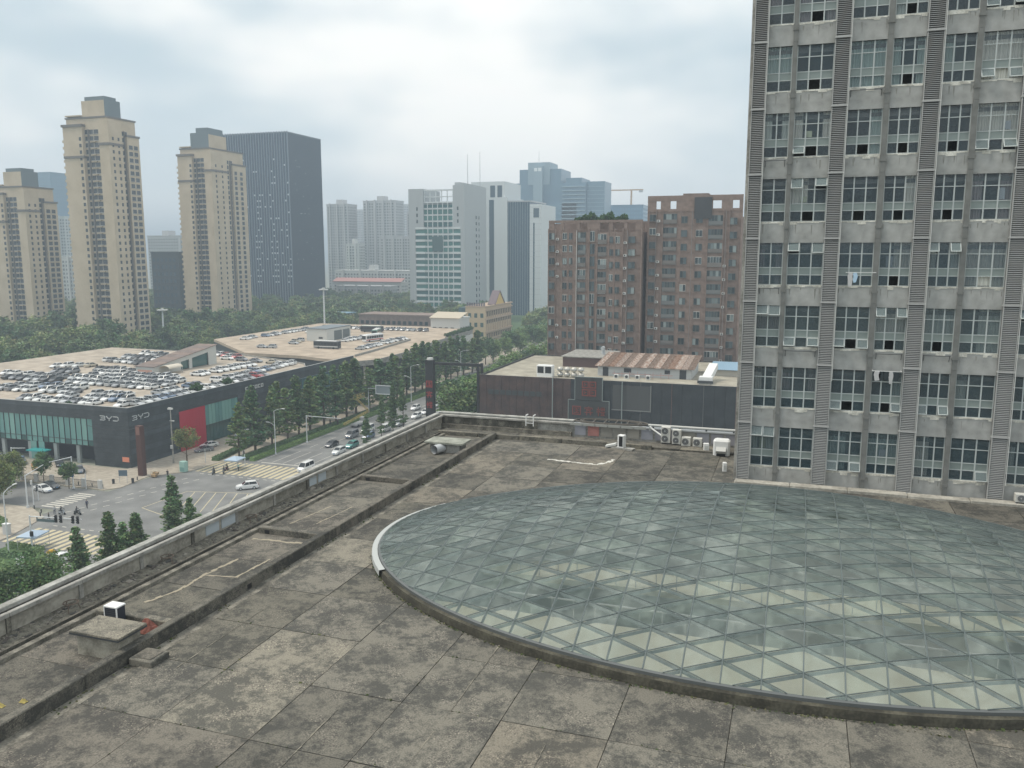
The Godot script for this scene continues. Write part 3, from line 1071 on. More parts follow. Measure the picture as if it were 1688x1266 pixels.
			if style < 0.80:
				var cb := MB.new()
				var spans := []
				if style < 0.25: spans = [[0.02, W - 0.02]]
				elif style < 0.5: spans = [[0.02, W * rr(0.18, 0.4)], [W * rr(0.62, 0.85), W - 0.02]]
				elif style < 0.62: spans = [[0.02, W * rr(0.3, 0.6)]]
				else: spans = [[W * rr(0.4, 0.7), W - 0.02]]
				var cy0: float = pick([0.05, 0.95, 0.5])
				for sp in spans:
					var fx: float = sp[0]
					var ph := rr(0, 6)
					while fx < sp[1] - 0.02:
						var nx := minf(fx + 0.045, sp[1])
						var za := -0.17 + 0.035 * sin(fx * 42 + ph)
						var zb := -0.17 + 0.035 * sin(nx * 42 + ph)
						cb.quad(Vector3(fx, cy0, za), Vector3(nx, cy0, zb), Vector3(nx, 2.28, zb), Vector3(fx, 2.28, za))
						fx = nx
				part("curtain", cb, pick(cloth), win)
			if rng.randf() < 0.22:
				var nb := MB.new()
				var nx := rr(0.1, W - 0.45)
				nb.bx(nx, nx + rr(0.2, 0.34), 1.0, rr(1.3, 1.6), -0.06, -0.05)
				part("paper_sheet", nb, mat(pick([Color(0.5, 0.55, 0.4), Color(0.6, 0.62, 0.6), Color(0.45, 0.5, 0.55)]), 0.9), win)
			if rng.randf() < 0.18:
				var rb := MB.new()
				rb.bar(Vector3(0.1, -0.2, 0.32), Vector3(W - 0.1, -0.2, 0.32), 0.03, 0.03)
				for q in [0.15, W - 0.15]:
					rb.bar(Vector3(q, -0.2, 0.12), Vector3(q, -0.2, 0.34), 0.03, 0.03)
					rb.bar(Vector3(q, -0.5, 0.12), Vector3(q, -0.2, 0.3), 0.025, 0.025)
				part("drying_rack", rb, K.charcoal, win)
			if k < floors - 1:
				# ceiling shade strip: slab edge trim above the window
				b = MB.new()
				b.bx(x0, x1, yb + 0.94 + 2.341, yb + F - 0.131, Z - 0.2, Z + 0.0)
				b.bx(x0, x1, yb + F - 0.2, yb + F - 0.135, Z + 0.0, Z + 0.05)
				part("lintel", b, stain, d)
	# footing ledge along the foot of the facade
	var ft := thing("footing_ledge", "pale cracked ledge along the foot of the dormitory", "ledge")
	for i in 6:
		b = MB.new()
		b.cbox(-3.0 + i * 3.0, -0.02 + i * 3.0, 36.951, 37.16 + rr(-0.02, 0.02), Z + 0.33, Z + 0.95, 0.04)
		part("ledge_length", b, K.conc_light, ft)

# ---------- two-storey car showroom with a car park on its roof ----------
func stroke(b: MB, o: Vector3, u: Vector3, w: Vector3, pts: Array, s: float, t: float, depth: float) -> void:
	for i in pts.size() - 1:
		var p: Vector2 = pts[i]
		var q: Vector2 = pts[i + 1]
		var A := o + u * (p.x * s) + Vector3.UP * (p.y * s) + w * (depth / 2)
		var B := o + u * (q.x * s) + Vector3.UP * (q.y * s) + w * (depth / 2)
		var d := (B - A).normalized() * (t / 2)
		b.bar(A - d, B + d, depth, t, w.cross(B - A).normalized())
func letters(b: MB, o: Vector3, u: Vector3, w: Vector3, s: float) -> void:
	stroke(b, o, u, w, [Vector2(0, 1), Vector2(1.25, 1), Vector2(1.5, 0.8), Vector2(1.25, 0.5), Vector2(0.3, 0.5)], s, 0.14, 0.12)
	stroke(b, o, u, w, [Vector2(1.25, 0.5), Vector2(1.5, 0.2), Vector2(1.25, 0), Vector2(0, 0)], s, 0.14, 0.12)
	stroke(b, o + u * (2.0 * s), u, w, [Vector2(0, 1), Vector2(0.35, 0.55), Vector2(1.15, 0.55), Vector2(1.5, 1)], s, 0.14, 0.12)
	stroke(b, o + u * (2.0 * s), u, w, [Vector2(0.75, 0.55), Vector2(0.75, 0)], s, 0.14, 0.12)
	stroke(b, o + u * (4.0 * s), u, w, [Vector2(0, 1), Vector2(1.2, 1), Vector2(1.55, 0.75), Vector2(1.55, 0.25), Vector2(1.2, 0), Vector2(0, 0)], s, 0.14, 0.12)
func showroom() -> void:
	var X := -145.6
	var Z := -154.0
	var t := thing("car_showroom", "dark slate showroom with tall teal glazing, lettering and rooftop car park", "building")
	var b := MB.new()
	# front: slate bands above and beside the glazing, each band its own course
	var ys := [14.3, 13.2, 12.1, 11.0]
	for i in 3:
		b = MB.new()
		b.bx(-250, X, ys[i + 1] + 0.02, ys[i], Z - 0.35, Z)
		part("cladding_band", b, K.slate2 if i == 0 else K.slate, t)
	for i in 10:
		b = MB.new()
		b.bx(-156.2, X, i * 1.1, i * 1.1 + 1.08, Z - 0.35, Z - (0.0 if i % 2 else 0.01))
		part("cladding_band", b, K.slate, t)
	# side
	for i in 3:
		b = MB.new()
		b.bx(X - 0.35, X, ys[i + 1] + 0.02, ys[i], -259.6, Z - 0.36)
		part("cladding_band", b, K.slate2 if i == 0 else K.slate, t)
	for i in 10:
		for seg in [[-171.0, Z - 0.36], [-222.0, -194.7]]:
			b = MB.new()
			b.bx(X - 0.35, X - (0.0 if i % 2 else 0.012), i * 1.1, i * 1.1 + 1.08, seg[0], seg[1])
			part("cladding_band", b, K.slate if (i + int(seg[0])) % 3 else K.slate2, t)
	# coping strip, pale edge of the roof
	b = MB.new()
	b.bx(-250, X + 0.05, 14.3, 14.38, Z - 0.4, Z + 0.05)
	b.bx(X - 0.4, X + 0.05, 14.3, 14.38, -259.6, Z - 0.41)
	part("coping", b, mat(Color(0.36, 0.37, 0.36), 0.7), t)
	# front glazing
	var gm := [mat(Color(0.16, 0.33, 0.31), 0.12), mat(Color(0.20, 0.38, 0.35), 0.12), mat(Color(0.13, 0.28, 0.27), 0.12)]
	for i in 40:
		var x1 := -156.25 - i * 1.72
		b = MB.new()
		b.bx(x1 - 1.64, x1 - 0.04, 5.85, 10.98, Z - 0.3, Z - 0.16)
		part("pane", b, gm[rng.randi() % 3], t)
		b = MB.new()
		b.bx(x1 - 1.64, x1 - 0.04, 4.6, 5.75, Z - 0.3, Z - 0.16)
		part("pane", b, gm[0] if i % 4 else K.glass_teal, t)
	b = MB.new()
	for i in 41:
		b.bx(-156.3 - i * 1.72, -156.2 - i * 1.72, 4.55, 11.0, Z - 0.31, Z - 0.02)
	b.bx(-226, -156.2, 5.74, 5.86, Z - 0.31, Z - 0.06)
	part("mullion_frame", b, K.charcoal, t)
	# recessed ground floor
	b = MB.new()
	b.bx(-250, -156.2, 0, 4.55, Z - 4.4, Z - 4.2)
	part("shopfront_wall", b, K.charcoal, t)
	b = MB.new()
	b.bx(-250, -156.2, 4.35, 4.55, Z - 4.19, Z - 0.32)
	part("soffit", b, K.charcoal, t)
	for x in [-161.5, -168.5, -176.5, -185.0, -193.0]:
		b = MB.new()
		b.bx(x - 0.5, x + 0.5, 0, 4.34, Z - 1.0, Z - 0.4)
		part("column", b, mat(Color(0.30, 0.34, 0.34), 0.5), t)
	for x in [-172.5, -175.0]:
		b = MB.new()
		b.bx(x - 0.9, x + 0.9, 0.1, 4.54, Z - 0.3, Z - 0.18)
		part("pane", b, gm[0], t)
	for p in [[-172.0, 2.6], [-190.0, 2.9]]:
		b = MB.new()
		b.bx(p[0] - 2.7, p[0] + 2.7, p[1], p[1] + 0.25, Z, Z + 2.4)
		part("canopy", b, mat(Color(0.03, 0.30, 0.30), 0.5), t)
	# side: red wall, glazing, small sign board
	for i in 8:
		b = MB.new()
		b.bx(X - 0.3, X - 0.02, 0.05, 10.3, -180.9 + i * 1.22, -179.7 + i * 1.22)
		part("red_panel", b, mat(Color(0.42, 0.022, 0.045), 0.6), t)
	b = MB.new()
	b.bx(X - 0.3, X - 0.02, 10.35, 10.98, -194.7, -171.0)
	b.bx(X - 1.6, X - 1.3, 0, 4.9, -194.7, -180.95)
	part("lintel", b, K.charcoal, t)
	for i in 10:
		b = MB.new()
		b.bx(X - 0.3, X - 0.14, 5.0, 10.3, -194.65 + i * 1.37, -193.4 + i * 1.37)
		part("pane", b, gm[rng.randi() % 3], t)
		b = MB.new()
		b.bx(X - 1.2, X - 1.1, 0.2, 4.6, -194.65 + i * 1.37, -193.4 + i * 1.37)
		part("pane", b, K.glass_teal, t)
	for i in 24:
		b = MB.new()
		b.bx(X - 0.3, X - 0.12, 3.5, 10.9, -259.5 + i * 1.57, -258.05 + i * 1.57)
		part("pane", b, mat(Color(0.06, 0.14, 0.16), 0.15) if i % 3 else K.glass_teal, t)
	b = MB.new()
	for i in 25:
		b.bx(X - 0.29, X - 0.01, 0, 10.98, -259.6 + i * 1.57, -259.48 + i * 1.57)
	b.bx(X - 0.4, X - 0.3, 0, 3.45, -259.6, -222)
	part("mullion_frame", b, K.charcoal, t)
	b = MB.new()
	b.bx(X, X + 0.08, 10.92, 11.0, -259.6, -222)
	b.bx(X, X + 0.08, 3.4, 11.0, -222.1, -221.95)
	part("trim", b, mat(Color(0.25, 0.33, 0.36), 0.5), t)
	# lettering at the corner, pale metal
	b = MB.new()
	letters(b, Vector3(-153.6, 11.1, Z), Vector3.RIGHT, Vector3.BACK, 0.95)
	letters(b, Vector3(X, 11.2, Z - 1.4), Vector3.FORWARD, Vector3.RIGHT, 0.95)
	part("lettering", b, mat(Color(0.62, 0.65, 0.66), 0.4), t)
	b = MB.new()
	for i in 6:
		var z := -198.2 - i * 1.45
		b.bx(X, X + 0.1, 11.5, 11.7, z - 1.1, z)
		b.bx(X, X + 0.1, 12.3, 12.5, z - 1.1, z)
		b.bx(X, X + 0.1, 11.71, 12.29, z - 0.3, z)
		if i % 2: b.bx(X, X + 0.1, 11.71, 12.29, z - 1.1, z - 0.85)
	part("small_lettering", b, K.offwhite, t)
	b = MB.new()
	b.bx(-147.9, -146.0, 1.5, 2.6, Z, Z + 0.12)
	part("orange_sign", b, mat(Color(0.72, 0.27, 0.17), 0.6), t)
	# back, roof deck
	b = MB.new()
	b.bx(-250, -249.7, 0, 13.5, -259, Z - 0.36)
	b.bx(-249.7, -190, 0, 13.5, -259, -258.7)
	part("rear_wall", b, K.conc, t)
	b = MB.new()
	b.slab(PackedVector2Array([Vector2(-249.6, -258.6), Vector2(-192, -255), Vector2(-160, -243), Vector2(-152, -238.5), Vector2(-146, -230), Vector2(-146, Z - 0.4), Vector2(-249.6, Z - 0.4)]), 13.0, 13.55)
	part("roof_deck", b, K.lot, t)
	b = MB.new()
	var curve := [Vector2(-192, -255.1), Vector2(-176, -249), Vector2(-160, -243.1), Vector2(-152, -238.6), Vector2(-146.2, -230)]
	for i in 4:
		b.bar(Vector3(curve[i].x, 13.75, curve[i].y), Vector3(curve[i + 1].x, 13.75, curve[i + 1].y), 0.25, 0.5)
		b.bar(Vector3(curve[i].x, 6.5, curve[i].y - 0.3), Vector3(curve[i + 1].x, 6.5, curve[i + 1].y - 0.3), 0.2, 13.0)
	part("ramp_wall", b, K.conc, t)
	# planters and low railings along the roof edge
	for p in [[-167.0, -156.2], [-148.6, -181.5], [-148.6, -191.0]]:
		pass
	# ramp house
	var h := thing("ramp_house", "long white shed with rising brown roof among rooftop cars", "shed", Vector3(-184.3, 13.55, -217.5))
	b = MB.new()
	var side := PackedVector2Array([Vector2(-14.5, 0), Vector2(14.5, 0), Vector2(14.5, 2.4), Vector2(-14.5, 6.2)])
	var wall := MB.new()
	wall.sheet(PackedVector2Array([Vector2(-14.5, 0), Vector2(-10.5, 0), Vector2(-10.5, 4.2), Vector2(-2.6, 3.2), Vector2(-2.6, 0), Vector2(-1.2, 0), Vector2(-1.2, 3.0), Vector2(2.6, 2.6), Vector2(2.6, 0), Vector2(14.5, 0), Vector2(14.5, 2.4), Vector2(-14.5, 6.2)]), Vector3(3.0, 0, 0), Vector3.BACK, Vector3.UP, Vector3(0.25, 0, 0))
	wall.sheet(side, Vector3(-3.3, 0, 0), Vector3.BACK, Vector3.UP, Vector3(0.25, 0, 0))
	wall.bx(-3.0, 2.99, 0, 2.4, 14.2, 14.5)
	wall.bx(-3.0, 2.99, 0, 6.1, -14.5, -14.2)
	part("wall", wall, mat(Color(0.52, 0.53, 0.50), 0.85), h)
	for i in 10:
		b = MB.new()
		var z0 := -14.8 + i * 2.96
		var ya := 6.25 - 3.82 * (i / 10.0)
		var yb := 6.25 - 3.82 * ((i + 1) / 10.0)
		b.bar(Vector3(0, ya, z0), Vector3(0, yb + 0.02, z0 + 2.92), 7.3, 0.16)
		part("roof_sheet", b, tmat(T.brick, 8.0, 0.85, Color(0.8, 0.85, 0.9) if i % 2 else Color(0.95, 0.95, 0.95)), h)
	b = MB.new()
	b.bx(2.7, 2.8, 0.2, 4.0, -10.4, -2.7)
	b.bx(2.7, 2.8, 0.2, 2.9, -1.1, 2.5)
	part("pane", b, K.glass_teal, h)
	b = MB.new()
	for i in 8:
		var a0 := PI * i / 8.0
		var a1 := PI * (i + 1) / 8.0
		b.bar(Vector3(5.0 - 1.8 * cos(a0), 1.7 + sin(a0) * 0.9, 9.0), Vector3(5.0 - 1.8 * cos(a1), 1.7 + sin(a1) * 0.9, 9.0), 6.0, 0.08)
	part("awning", b, mat(Color(0.58, 0.53, 0.44), 0.8), h)
	b = MB.new()
	for z in [6.2, 11.8]:
		b.bx(6.7, 6.8, 0, 1.75, z - 0.05, z + 0.05)
	part("awning_post", b, K.metal, h)
	b = MB.new()
	b.bx(-2.6, 2.6, 0.6, 1.5, 14.5, 14.56)
	part("banner", b, mat(Color(0.55, 0.32, 0.25), 0.8), h)

# ---------- second, lower parking deck farther along the street ----------
func parking_deck() -> void:
	var t := thing("parking_deck", "long tan concrete parking deck with dark open storey beneath", "building")
	var edge := PackedVector2Array([Vector2(-249, -318), Vector2(-204, -278.5), Vector2(-178, -277), Vector2(-162, -271), Vector2(-147, -264.5), Vector2(-142.7, -271), Vector2(-143, -294), Vector2(-147.5, -328), Vector2(-153, -392), Vector2(-160, -408), Vector2(-249, -408)])
	var b := MB.new()
	b.slab(edge, 9.9, 11.0)
	part("deck", b, tmat(T.lot, 26.0, 0.95, Color(1.05, 1.0, 0.95)), t)
	b = MB.new()
	for i in range(4, 9):
		var a := edge[i]
		var c := edge[i + 1]
		b.bar(Vector3(a.x, 10.8, a.y), Vector3(c.x, 10.8, c.y), 0.3, 1.9)
	part("edge_beam", b, K.conc, t)
	b = MB.new()
	for i in range(4, 9):
		var a := Vector3(edge[i].x, 0, edge[i].y)
		var c := Vector3(edge[i + 1].x, 0, edge[i + 1].y)
		var n := int(a.distance_to(c) / 6.0)
		for k in n:
			var p := a.lerp(c, (k + 0.5) / n)
			b.bx(p.x - 1.4, p.x - 0.8, 0, 9.85, p.z - 0.3, p.z + 0.3)
	part("column_row", b, K.conc_light, t)
	b = MB.new()
	b.slab(PackedVector2Array([Vector2(-249, -318), Vector2(-204, -279), Vector2(-178, -278), Vector2(-150, -270), Vector2(-150, -330), Vector2(-157, -392), Vector2(-163, -407), Vector2(-249, -407)]), 0.0, 9.8)
	part("lower_storey", b, K.charcoal, t)
	b = MB.new()
	b.bar(Vector3(-141.5, 4.0, -268), Vector3(-141.8, 4.6, -300), 0.3, 1.0)
	b.bar(Vector3(-141.8, 4.6, -300), Vector3(-146, 5.2, -330), 0.3, 1.0)
	part("ramp_beam", b, K.conc, t)
	b = MB.new()
	var c2 := [Vector2(-157, -281), Vector2(-158.4, -299), Vector2(-160.4, -318), Vector2(-162.6, -341)]
	for i in 3:
		b.bar(Vector3(c2[i].x, 11.4, c2[i].y), Vector3(c2[i + 1].x, 11.4, c2[i + 1].y), 0.35, 0.8)
	part("divider_wall", b, K.conc, t)
	b = MB.new()
	b.bar(Vector3(-150, 11.45, -352), Vector3(-153.4, 11.45, -392), 1.2, 0.9)
	part("planter", b, K.conc, t)
	b = MB.new()
	b.bar(Vector3(-146.6, 5, -340), Vector3(-152.6, 5, -391), 0.4, 9.5)
	part("end_wall", b, mat(Color(0.50, 0.51, 0.49), 0.85), t)
	for i in 6:
		var p := Vector3(-147.3, 5, -346).lerp(Vector3(-152.0, 5, -386), i / 5.0)
		b = MB.new()
		b.bx(p.x - 0.2, p.x + 0.45, 3.2, 6.4, p.z - 1.0, p.z + 1.0)
		part("window", b, K.glass_dark, t)
	# kiosk
	var k := thing("service_shed", "white shed with wide dark doorways on the far parking deck", "shed", Vector3(-200, 11, -335))
	b = MB.new()
	b.bx(-5, 5, 0, 5.4, -10.5, 10.5)
	part("wall", b, mat(Color(0.55, 0.56, 0.53), 0.85), k)
	b = MB.new()
	b.bx(-5.2, 5.2, 5.4, 5.7, -10.8, 10.8)
	part("roof", b, mat(Color(0.16, 0.19, 0.21), 0.7), k)
	for z in [[-9.5, -3.4], [-2.6, 4.2]]:
		b = MB.new()
		b.bx(4.9, 5.04, 0.1, 4.3, z[0], z[1])
		part("doorway", b, mat(Color(0.13, 0.15, 0.15), 0.8), k)
	b = MB.new()
	b.bx(1.0, 3.0, 1.2, 2.0, 10.5, 10.54)
	part("notice", b, K.charcoal, k)

# ---------- black-clad restaurant behind the end parapet ----------
func glyph(b: MB, o: Vector3, s: float, bars: Array) -> void:
	for r in bars:
		b.bx(o.x + r[0] * s, o.x + r[1] * s, o.y + r[2] * s, o.y + r[3] * s, o.z, o.z + 0.15)
func glyph_set() -> Array:
	var guo := [[0, .1, 0, 1], [.9, 1, 0, 1], [.1, .9, .9, 1], [.1, .9, 0, .1], [.22, .78, .72, .8], [.26, .74, .47, .55], [.22, .78, .2, .28], [.46, .54, .28, .72], [.62, .7, .31, .42]]
	var bin := [[.46, .54, .9, 1], [.05, .95, .8, .88], [.05, .13, .68, .8], [.87, .95, .68, .8], [.25, .75, .64, .71], [.25, .33, .36, .64], [.33, .75, .5, .57], [.62, .7, .36, .5], [.02, .98, .28, .36], [.22, .32, .02, .26], [.68, .78, .02, .26]]
	var lou := [[.18, .26, 0, 1], [.02, .42, .68, .76], [.04, .12, .38, .6], [.32, .4, .4, .6], [.68, .75, .56, 1], [.46, .98, .74, .81], [.5, .58, .86, .97], [.84, .92, .86, .97], [.5, .6, .58, .7], [.84, .94, .58, .7], [.44, 1, .38, .45], [.6, .68, .14, .5], [.8, .88, .1, .38], [.5, .95, .04, .11]]
	return [guo, bin, lou]
func black_restaurant() -> void:
	var t := thing("black_restaurant", "flat-roofed restaurant clad in black sheets with red characters", "building", Vector3.ZERO)
	var Z := -194.5
	var b := MB.new()
	var x := -74.2
	var i := 0
	var rusty := tmat(ramp_tex(51, 0.012, 0.09, 0.4, [[0.0, Color(0.022, 0.016, 0.016)], [0.5, Color(0.055, 0.036, 0.034)], [1.0, Color(0.10, 0.06, 0.05)]], 256), 9.0, 0.7)
	var blue := tmat(T.dark, 9.0, 0.7, Color(0.55, 0.56, 0.6))
	while x < 20:
		var w := 1.95 if x < -51 else 2.4
		b = MB.new()
		b.bx(x + 0.03, x + w - 0.03, 10.1, 19.9, Z - 0.2, Z - rr(0.0, 0.04))
		part("cladding_sheet", b, rusty if x < -51 else blue, t)
		b = MB.new()
		b.bx(x + 0.03, x + w - 0.03, 0, 10.0, Z - 0.2, Z - rr(0.0, 0.04))
		part("cladding_sheet", b, rusty if x < -51 else blue, t)
		if x > -40 and i % 3 == 0:
			b = MB.new()
			b.bx(x + w - 0.06, x + w + 0.04, 0, 19.8, Z, Z + 0.06)
			part("seam_strip", b, mat(Color(0.16, 0.10, 0.09) if i % 2 else Color(0.14, 0.15, 0.15), 0.7), t)
		x += w
		i += 1
	b = MB.new()
	b.bx(-74.2, -74.0, 0, 19.9, -240, Z - 0.2)
	b.bx(-74.2, 22, 0, 19.6, -240.2, -240.0)
	b.bx(-74.0, 22, 0, 19.9, Z - 0.6, Z - 0.25)
	part("wall", b, K.charcoal, t)
	b = MB.new()
	b.bx(-74.0, 22, 19.0, 19.45, -240, Z - 0.6)
	part("roof_deck", b, tmat(T.lot, 14.0, 0.95, Color(0.88, 0.95, 0.95)), t)
	# window strip in the left wing, large dark shutter in the right wing
	for k in 9:
		b = MB.new()
		b.bx(-71.8 + k * 1.55, -70.5 + k * 1.55, 15.2, 16.4, Z, Z + 0.05)
		part("window", b, mat(Color(0.035, 0.045, 0.05), 0.3), t)
	b = MB.new()
	b.bx(-40.6, -31.7, 13.2, 19.0, Z + 0.001, Z + 0.1)
	part("shutter", b, mat(Color(0.055, 0.06, 0.062), 0.6), t)
	b = MB.new()
	for e in [[-40.8, -31.5, 13.0, 13.25], [-31.75, -31.5, 13.25, 19.2]]:
		b.bx(e[0], e[1], e[2], e[3], Z + 0.1, Z + 0.18)
	part("shutter_frame", b, mat(Color(0.16, 0.17, 0.17), 0.6), t)
	# sign boards
	b = MB.new()
	b.bx(-49.6, -43.0, 15.1, 20.6, Z + 0.1, Z + 0.6)
	b.bx(-51.2, -41.3, 10.3, 15.0, Z + 0.1, Z + 0.62)
	part("sign_board", b, mat(Color(0.03, 0.035, 0.037), 0.6), t)
	b = MB.new()
	for e in [[-49.7, -49.55, 15.05, 20.65], [-43.05, -42.9, 15.05, 20.65], [-49.55, -43.05, 20.55, 20.7], [-51.3, -51.15, 10.2, 15.1], [-41.35, -41.2, 10.2, 15.1], [-51.15, -49.7, 15.0, 15.12], [-42.9, -41.35, 15.0, 15.12], [-55.3, -55.1, 5, 19.9], [-38.4, -38.2, 5, 19.9]]:
		b.bx(e[0], e[1], e[2], e[3], Z + 0.3, Z + 0.66)
	part("sign_trim", b, mat(Color(0.20, 0.24, 0.24), 0.5), t)
	var red := mat(Color(0.17, 0.04, 0.03), 0.7)
	b = MB.new()
	for q in [[-47.9, 16.1], [-46.1, 16.1], [-47.9, 18.0], [-46.1, 18.0]]:
		var o := Vector3(q[0], q[1], Z + 0.6)
		glyph(b, o, 1.65, [[0, .16, 0, 1], [.84, 1, 0, 1], [.16, .84, .84, 1], [.16, .84, 0, .16], [.36, .64, .42, .58], [.3, .42, .3, .7]])
	part("red_emblem", b, red, t)
	var gs := glyph_set()
	for k in 3:
		b = MB.new()
		glyph(b, Vector3(-50.2 + k * 2.95, 11.5, Z + 0.62), 2.1, gs[k])
		part("red_character", b, red, t)
	# roof things
	var hut := thing("roof_hut", "white hut with rusted corrugated roof on black restaurant", "hut", Vector3(-35.2, 19.45, -213))
	b = MB.new()
	b.bx(-11.6, 11.4, 0, 2.5, -7.5, 7.5)
	part("wall", b, mat(Color(0.50, 0.52, 0.52), 0.85), hut)
	for k in 6:
		b = MB.new()
		b.bx(-11.6 + k * 3.85, -7.9 + k * 3.85, 0.9 + 0.0, 0.95, 7.5, 7.53)
		part("joint_strip", b, K.metal, hut)
	for k in [[-10.3, -8.9, 0, 2.2], [-5.0, -3.2, 1.1, 2.1], [5.0, 6.3, 1.1, 2.0], [8.6, 10.2, 0, 2.2]]:
		b = MB.new()
		b.bx(k[0], k[1], k[2], k[3], 7.5, 7.56)
		part("door" if k[2] == 0 else "window", b, K.charcoal, hut)
	for k in 15:
		b = MB.new()
		var x0 := -12.2 + k * 1.63
		b.bar(Vector3(x0 + 0.81, 2.5, 8.3), Vector3(x0 + 0.81, 4.1, -8.3), 1.58, 0.07)
		b.bar(Vector3(x0 + 0.05, 2.56, 8.3), Vector3(x0 + 0.05, 4.16, -8.3), 0.12, 0.1)
		part("roof_sheet", b, tmat(T.rust, rr(3, 6), 0.75, pick([Color(1, 1, 1), Color(0.6, 0.55, 0.5), Color(1.25, 1.25, 1.25), Color(0.75, 0.6, 0.5)])), hut)
	b = MB.new()
	for k in 8:
		b.bar(Vector3(-7.0 + k * 1.9, 0, 9.4), Vector3(-7.0 + k * 1.9, 1.6, 9.4), 0.08, 0.08)
	b.bar(Vector3(-7.5, 1.0, 9.4), Vector3(7.2, 1.0, 9.4), 0.1, 0.12)
	part("pipe_rack", b, mat(Color(0.42, 0.24, 0.22), 0.7), hut)
	for k in 4:
		var c := thing("roof_condenser", ["first", "second", "third", "last"][k] + " condenser from the sign in front of the rusty hut", "air conditioner", Vector3(-41.5 + k * 2.6, 19.45, -202.6), 0, "condensers before the hut")
		b = MB.new()
		b.cbox(-0.55, 0.55, 0, 0.95, -0.4, 0.4, 0.05)
		part("case", b, K.offwhite, c)
		b = MB.new()
		b.cyl(Vector3(0, 0.5, 0.4), Vector3(0, 0.5, 0.43), 0.36, 0.36, 12)
		part("fan", b, K.charcoal, c)
	var cab := thing("chiller_unit", "white twin-bay chiller with two black grilles on restaurant roof", "chiller", Vector3(-58.6, 19.45, -199.5))
	b = MB.new()
	b.cbox(-2.0, 2.0, 0, 2.9, -1.0, 1.0, 0.1)
	part("case", b, K.white, cab)
	for sx in [-1, 1]:
		b = MB.new()
		b.bx(sx * 0.98 - 0.78, sx * 0.98 + 0.78, 1.0, 2.6, 1.0, 1.04)
		part("grille", b, K.black, cab)
	for k in 4:
		for r in 2:
			var w := thing("water_tank", ["lower", "upper"][r] + " steel tank bulge, " + ["first", "second", "third", "fourth"][k] + " from the white chiller", "tank", Vector3(-55.0 + k * 1.75, 19.45 + r * 1.3, -200.2), 0, "steel water tanks")
			var sp := SphereMesh.new()
			sp.radius = 0.78
			sp.height = 1.3
			sp.radial_segments = 16
			sp.rings = 8
			sp.material = mat(Color(0.50, 0.48, 0.43), 0.35, 0.4)
			put("shell", sp, w, Vector3(0, 0.65, 0))
			b = MB.new()
			b.cyl(Vector3(0, 0.55, 0), Vector3(0, 0.75, 0), 0.82, 0.82, 16)
			part("band", b, K.metal, w)
	var st := thing("stair_block", "low brown stair block with grey slab roof on restaurant", "hut", Vector3(-52.5, 19.45, -226))
	b = MB.new()
	b.bx(-7, 5, 0, 2.6, -9, 7)
	part("wall", b, mat(Color(0.11, 0.07, 0.065), 0.85), st)
	b = MB.new()
	b.bx(-7.4, 5.4, 2.6, 2.85, -9.4, 7.4)
	part("roof", b, K.conc, st)
	b = MB.new()
	b.cyl(Vector3(2.5, 2.85, 0), Vector3(2.5, 4.6, 0), 0.5, 0.5, 12)
	b.cyl(Vector3(2.5, 4.6, -0.2), Vector3(2.5, 4.6, 1.2), 0.5, 0.5, 12)
	part("flue", b, K.galv, st)
	var du := thing("duct_unit", "white bent ventilation duct on the restaurant roof corner", "duct", Vector3(-19.8, 19.45, -204))
	b = MB.new()
	b.bar(Vector3(0, 0.8, 3.0), Vector3(1.0, 3.3, -4.0), 2.0, 1.4)
	b.bx(-1.5, 1.5, 0, 1.7, 2.6, 5.0)
	part("duct", b, K.white, du)
	b = MB.new()
	b.bx(-1.8, 1.8, 0.3, 0.9, 5.0, 5.4)
	part("vent", b, K.charcoal, du)
	var bl := thing("blue_shed", "low shed with pale blue roof behind the white duct", "shed", Vector3(-9, 19.45, -219))
	b = MB.new()
	b.bx(-11, 12, 0, 1.6, -5, 5)
	part("wall", b, mat(Color(0.45, 0.43, 0.38), 0.85), bl)
	b = MB.new()
	b.bar(Vector3(0.5, 1.65, 5.6), Vector3(0.5, 2.3, -5.6), 24, 0.1)
	part("roof", b, mat(Color(0.22, 0.34, 0.44), 0.6), bl)
	# pylon sign with gate frame beside it
	var py := thing("pylon_sign", "slim black pylon with three red characters beyond the roof corner", "sign", Vector3(-89.9, 0, -200))
	b = MB.new()
	b.bx(-1.1, 1.1, 0, 22.3, -0.7, 0.7)
	part("column", b, K.black, py)
	b = MB.new()
	b.cyl(Vector3(0, 22.3, 0), Vector3(0, 22.8, 0), 0.9, 0.8, 12)
	part("cap", b, K.offwhite, py)
	for k in 3:
		b = MB.new()
		glyph(b, Vector3(-0.85, 15.2 - k * 2.75, 0.7), 1.7, gs[k])
		part("red_character", b, mat(Color(0.30, 0.04, 0.035), 0.6), py)
	var gf := thing("gate_frame", "black steel gate frame between the pylon and black restaurant", "frame", Vector3(-82, 0, -200))
	b = MB.new()
	b.bx(-6.7, 6.1, 21.1, 21.8, -0.3, 0.3)
	part("crossbeam", b, K.black, gf)
	for px in [5.4, 6.4]:
		b = MB.new()
		b.bx(px - 0.3, px + 0.3, 0, 21.1 if px < 6 else 22.0, -0.3, 0.3)
		part("post", b, K.black, gf)

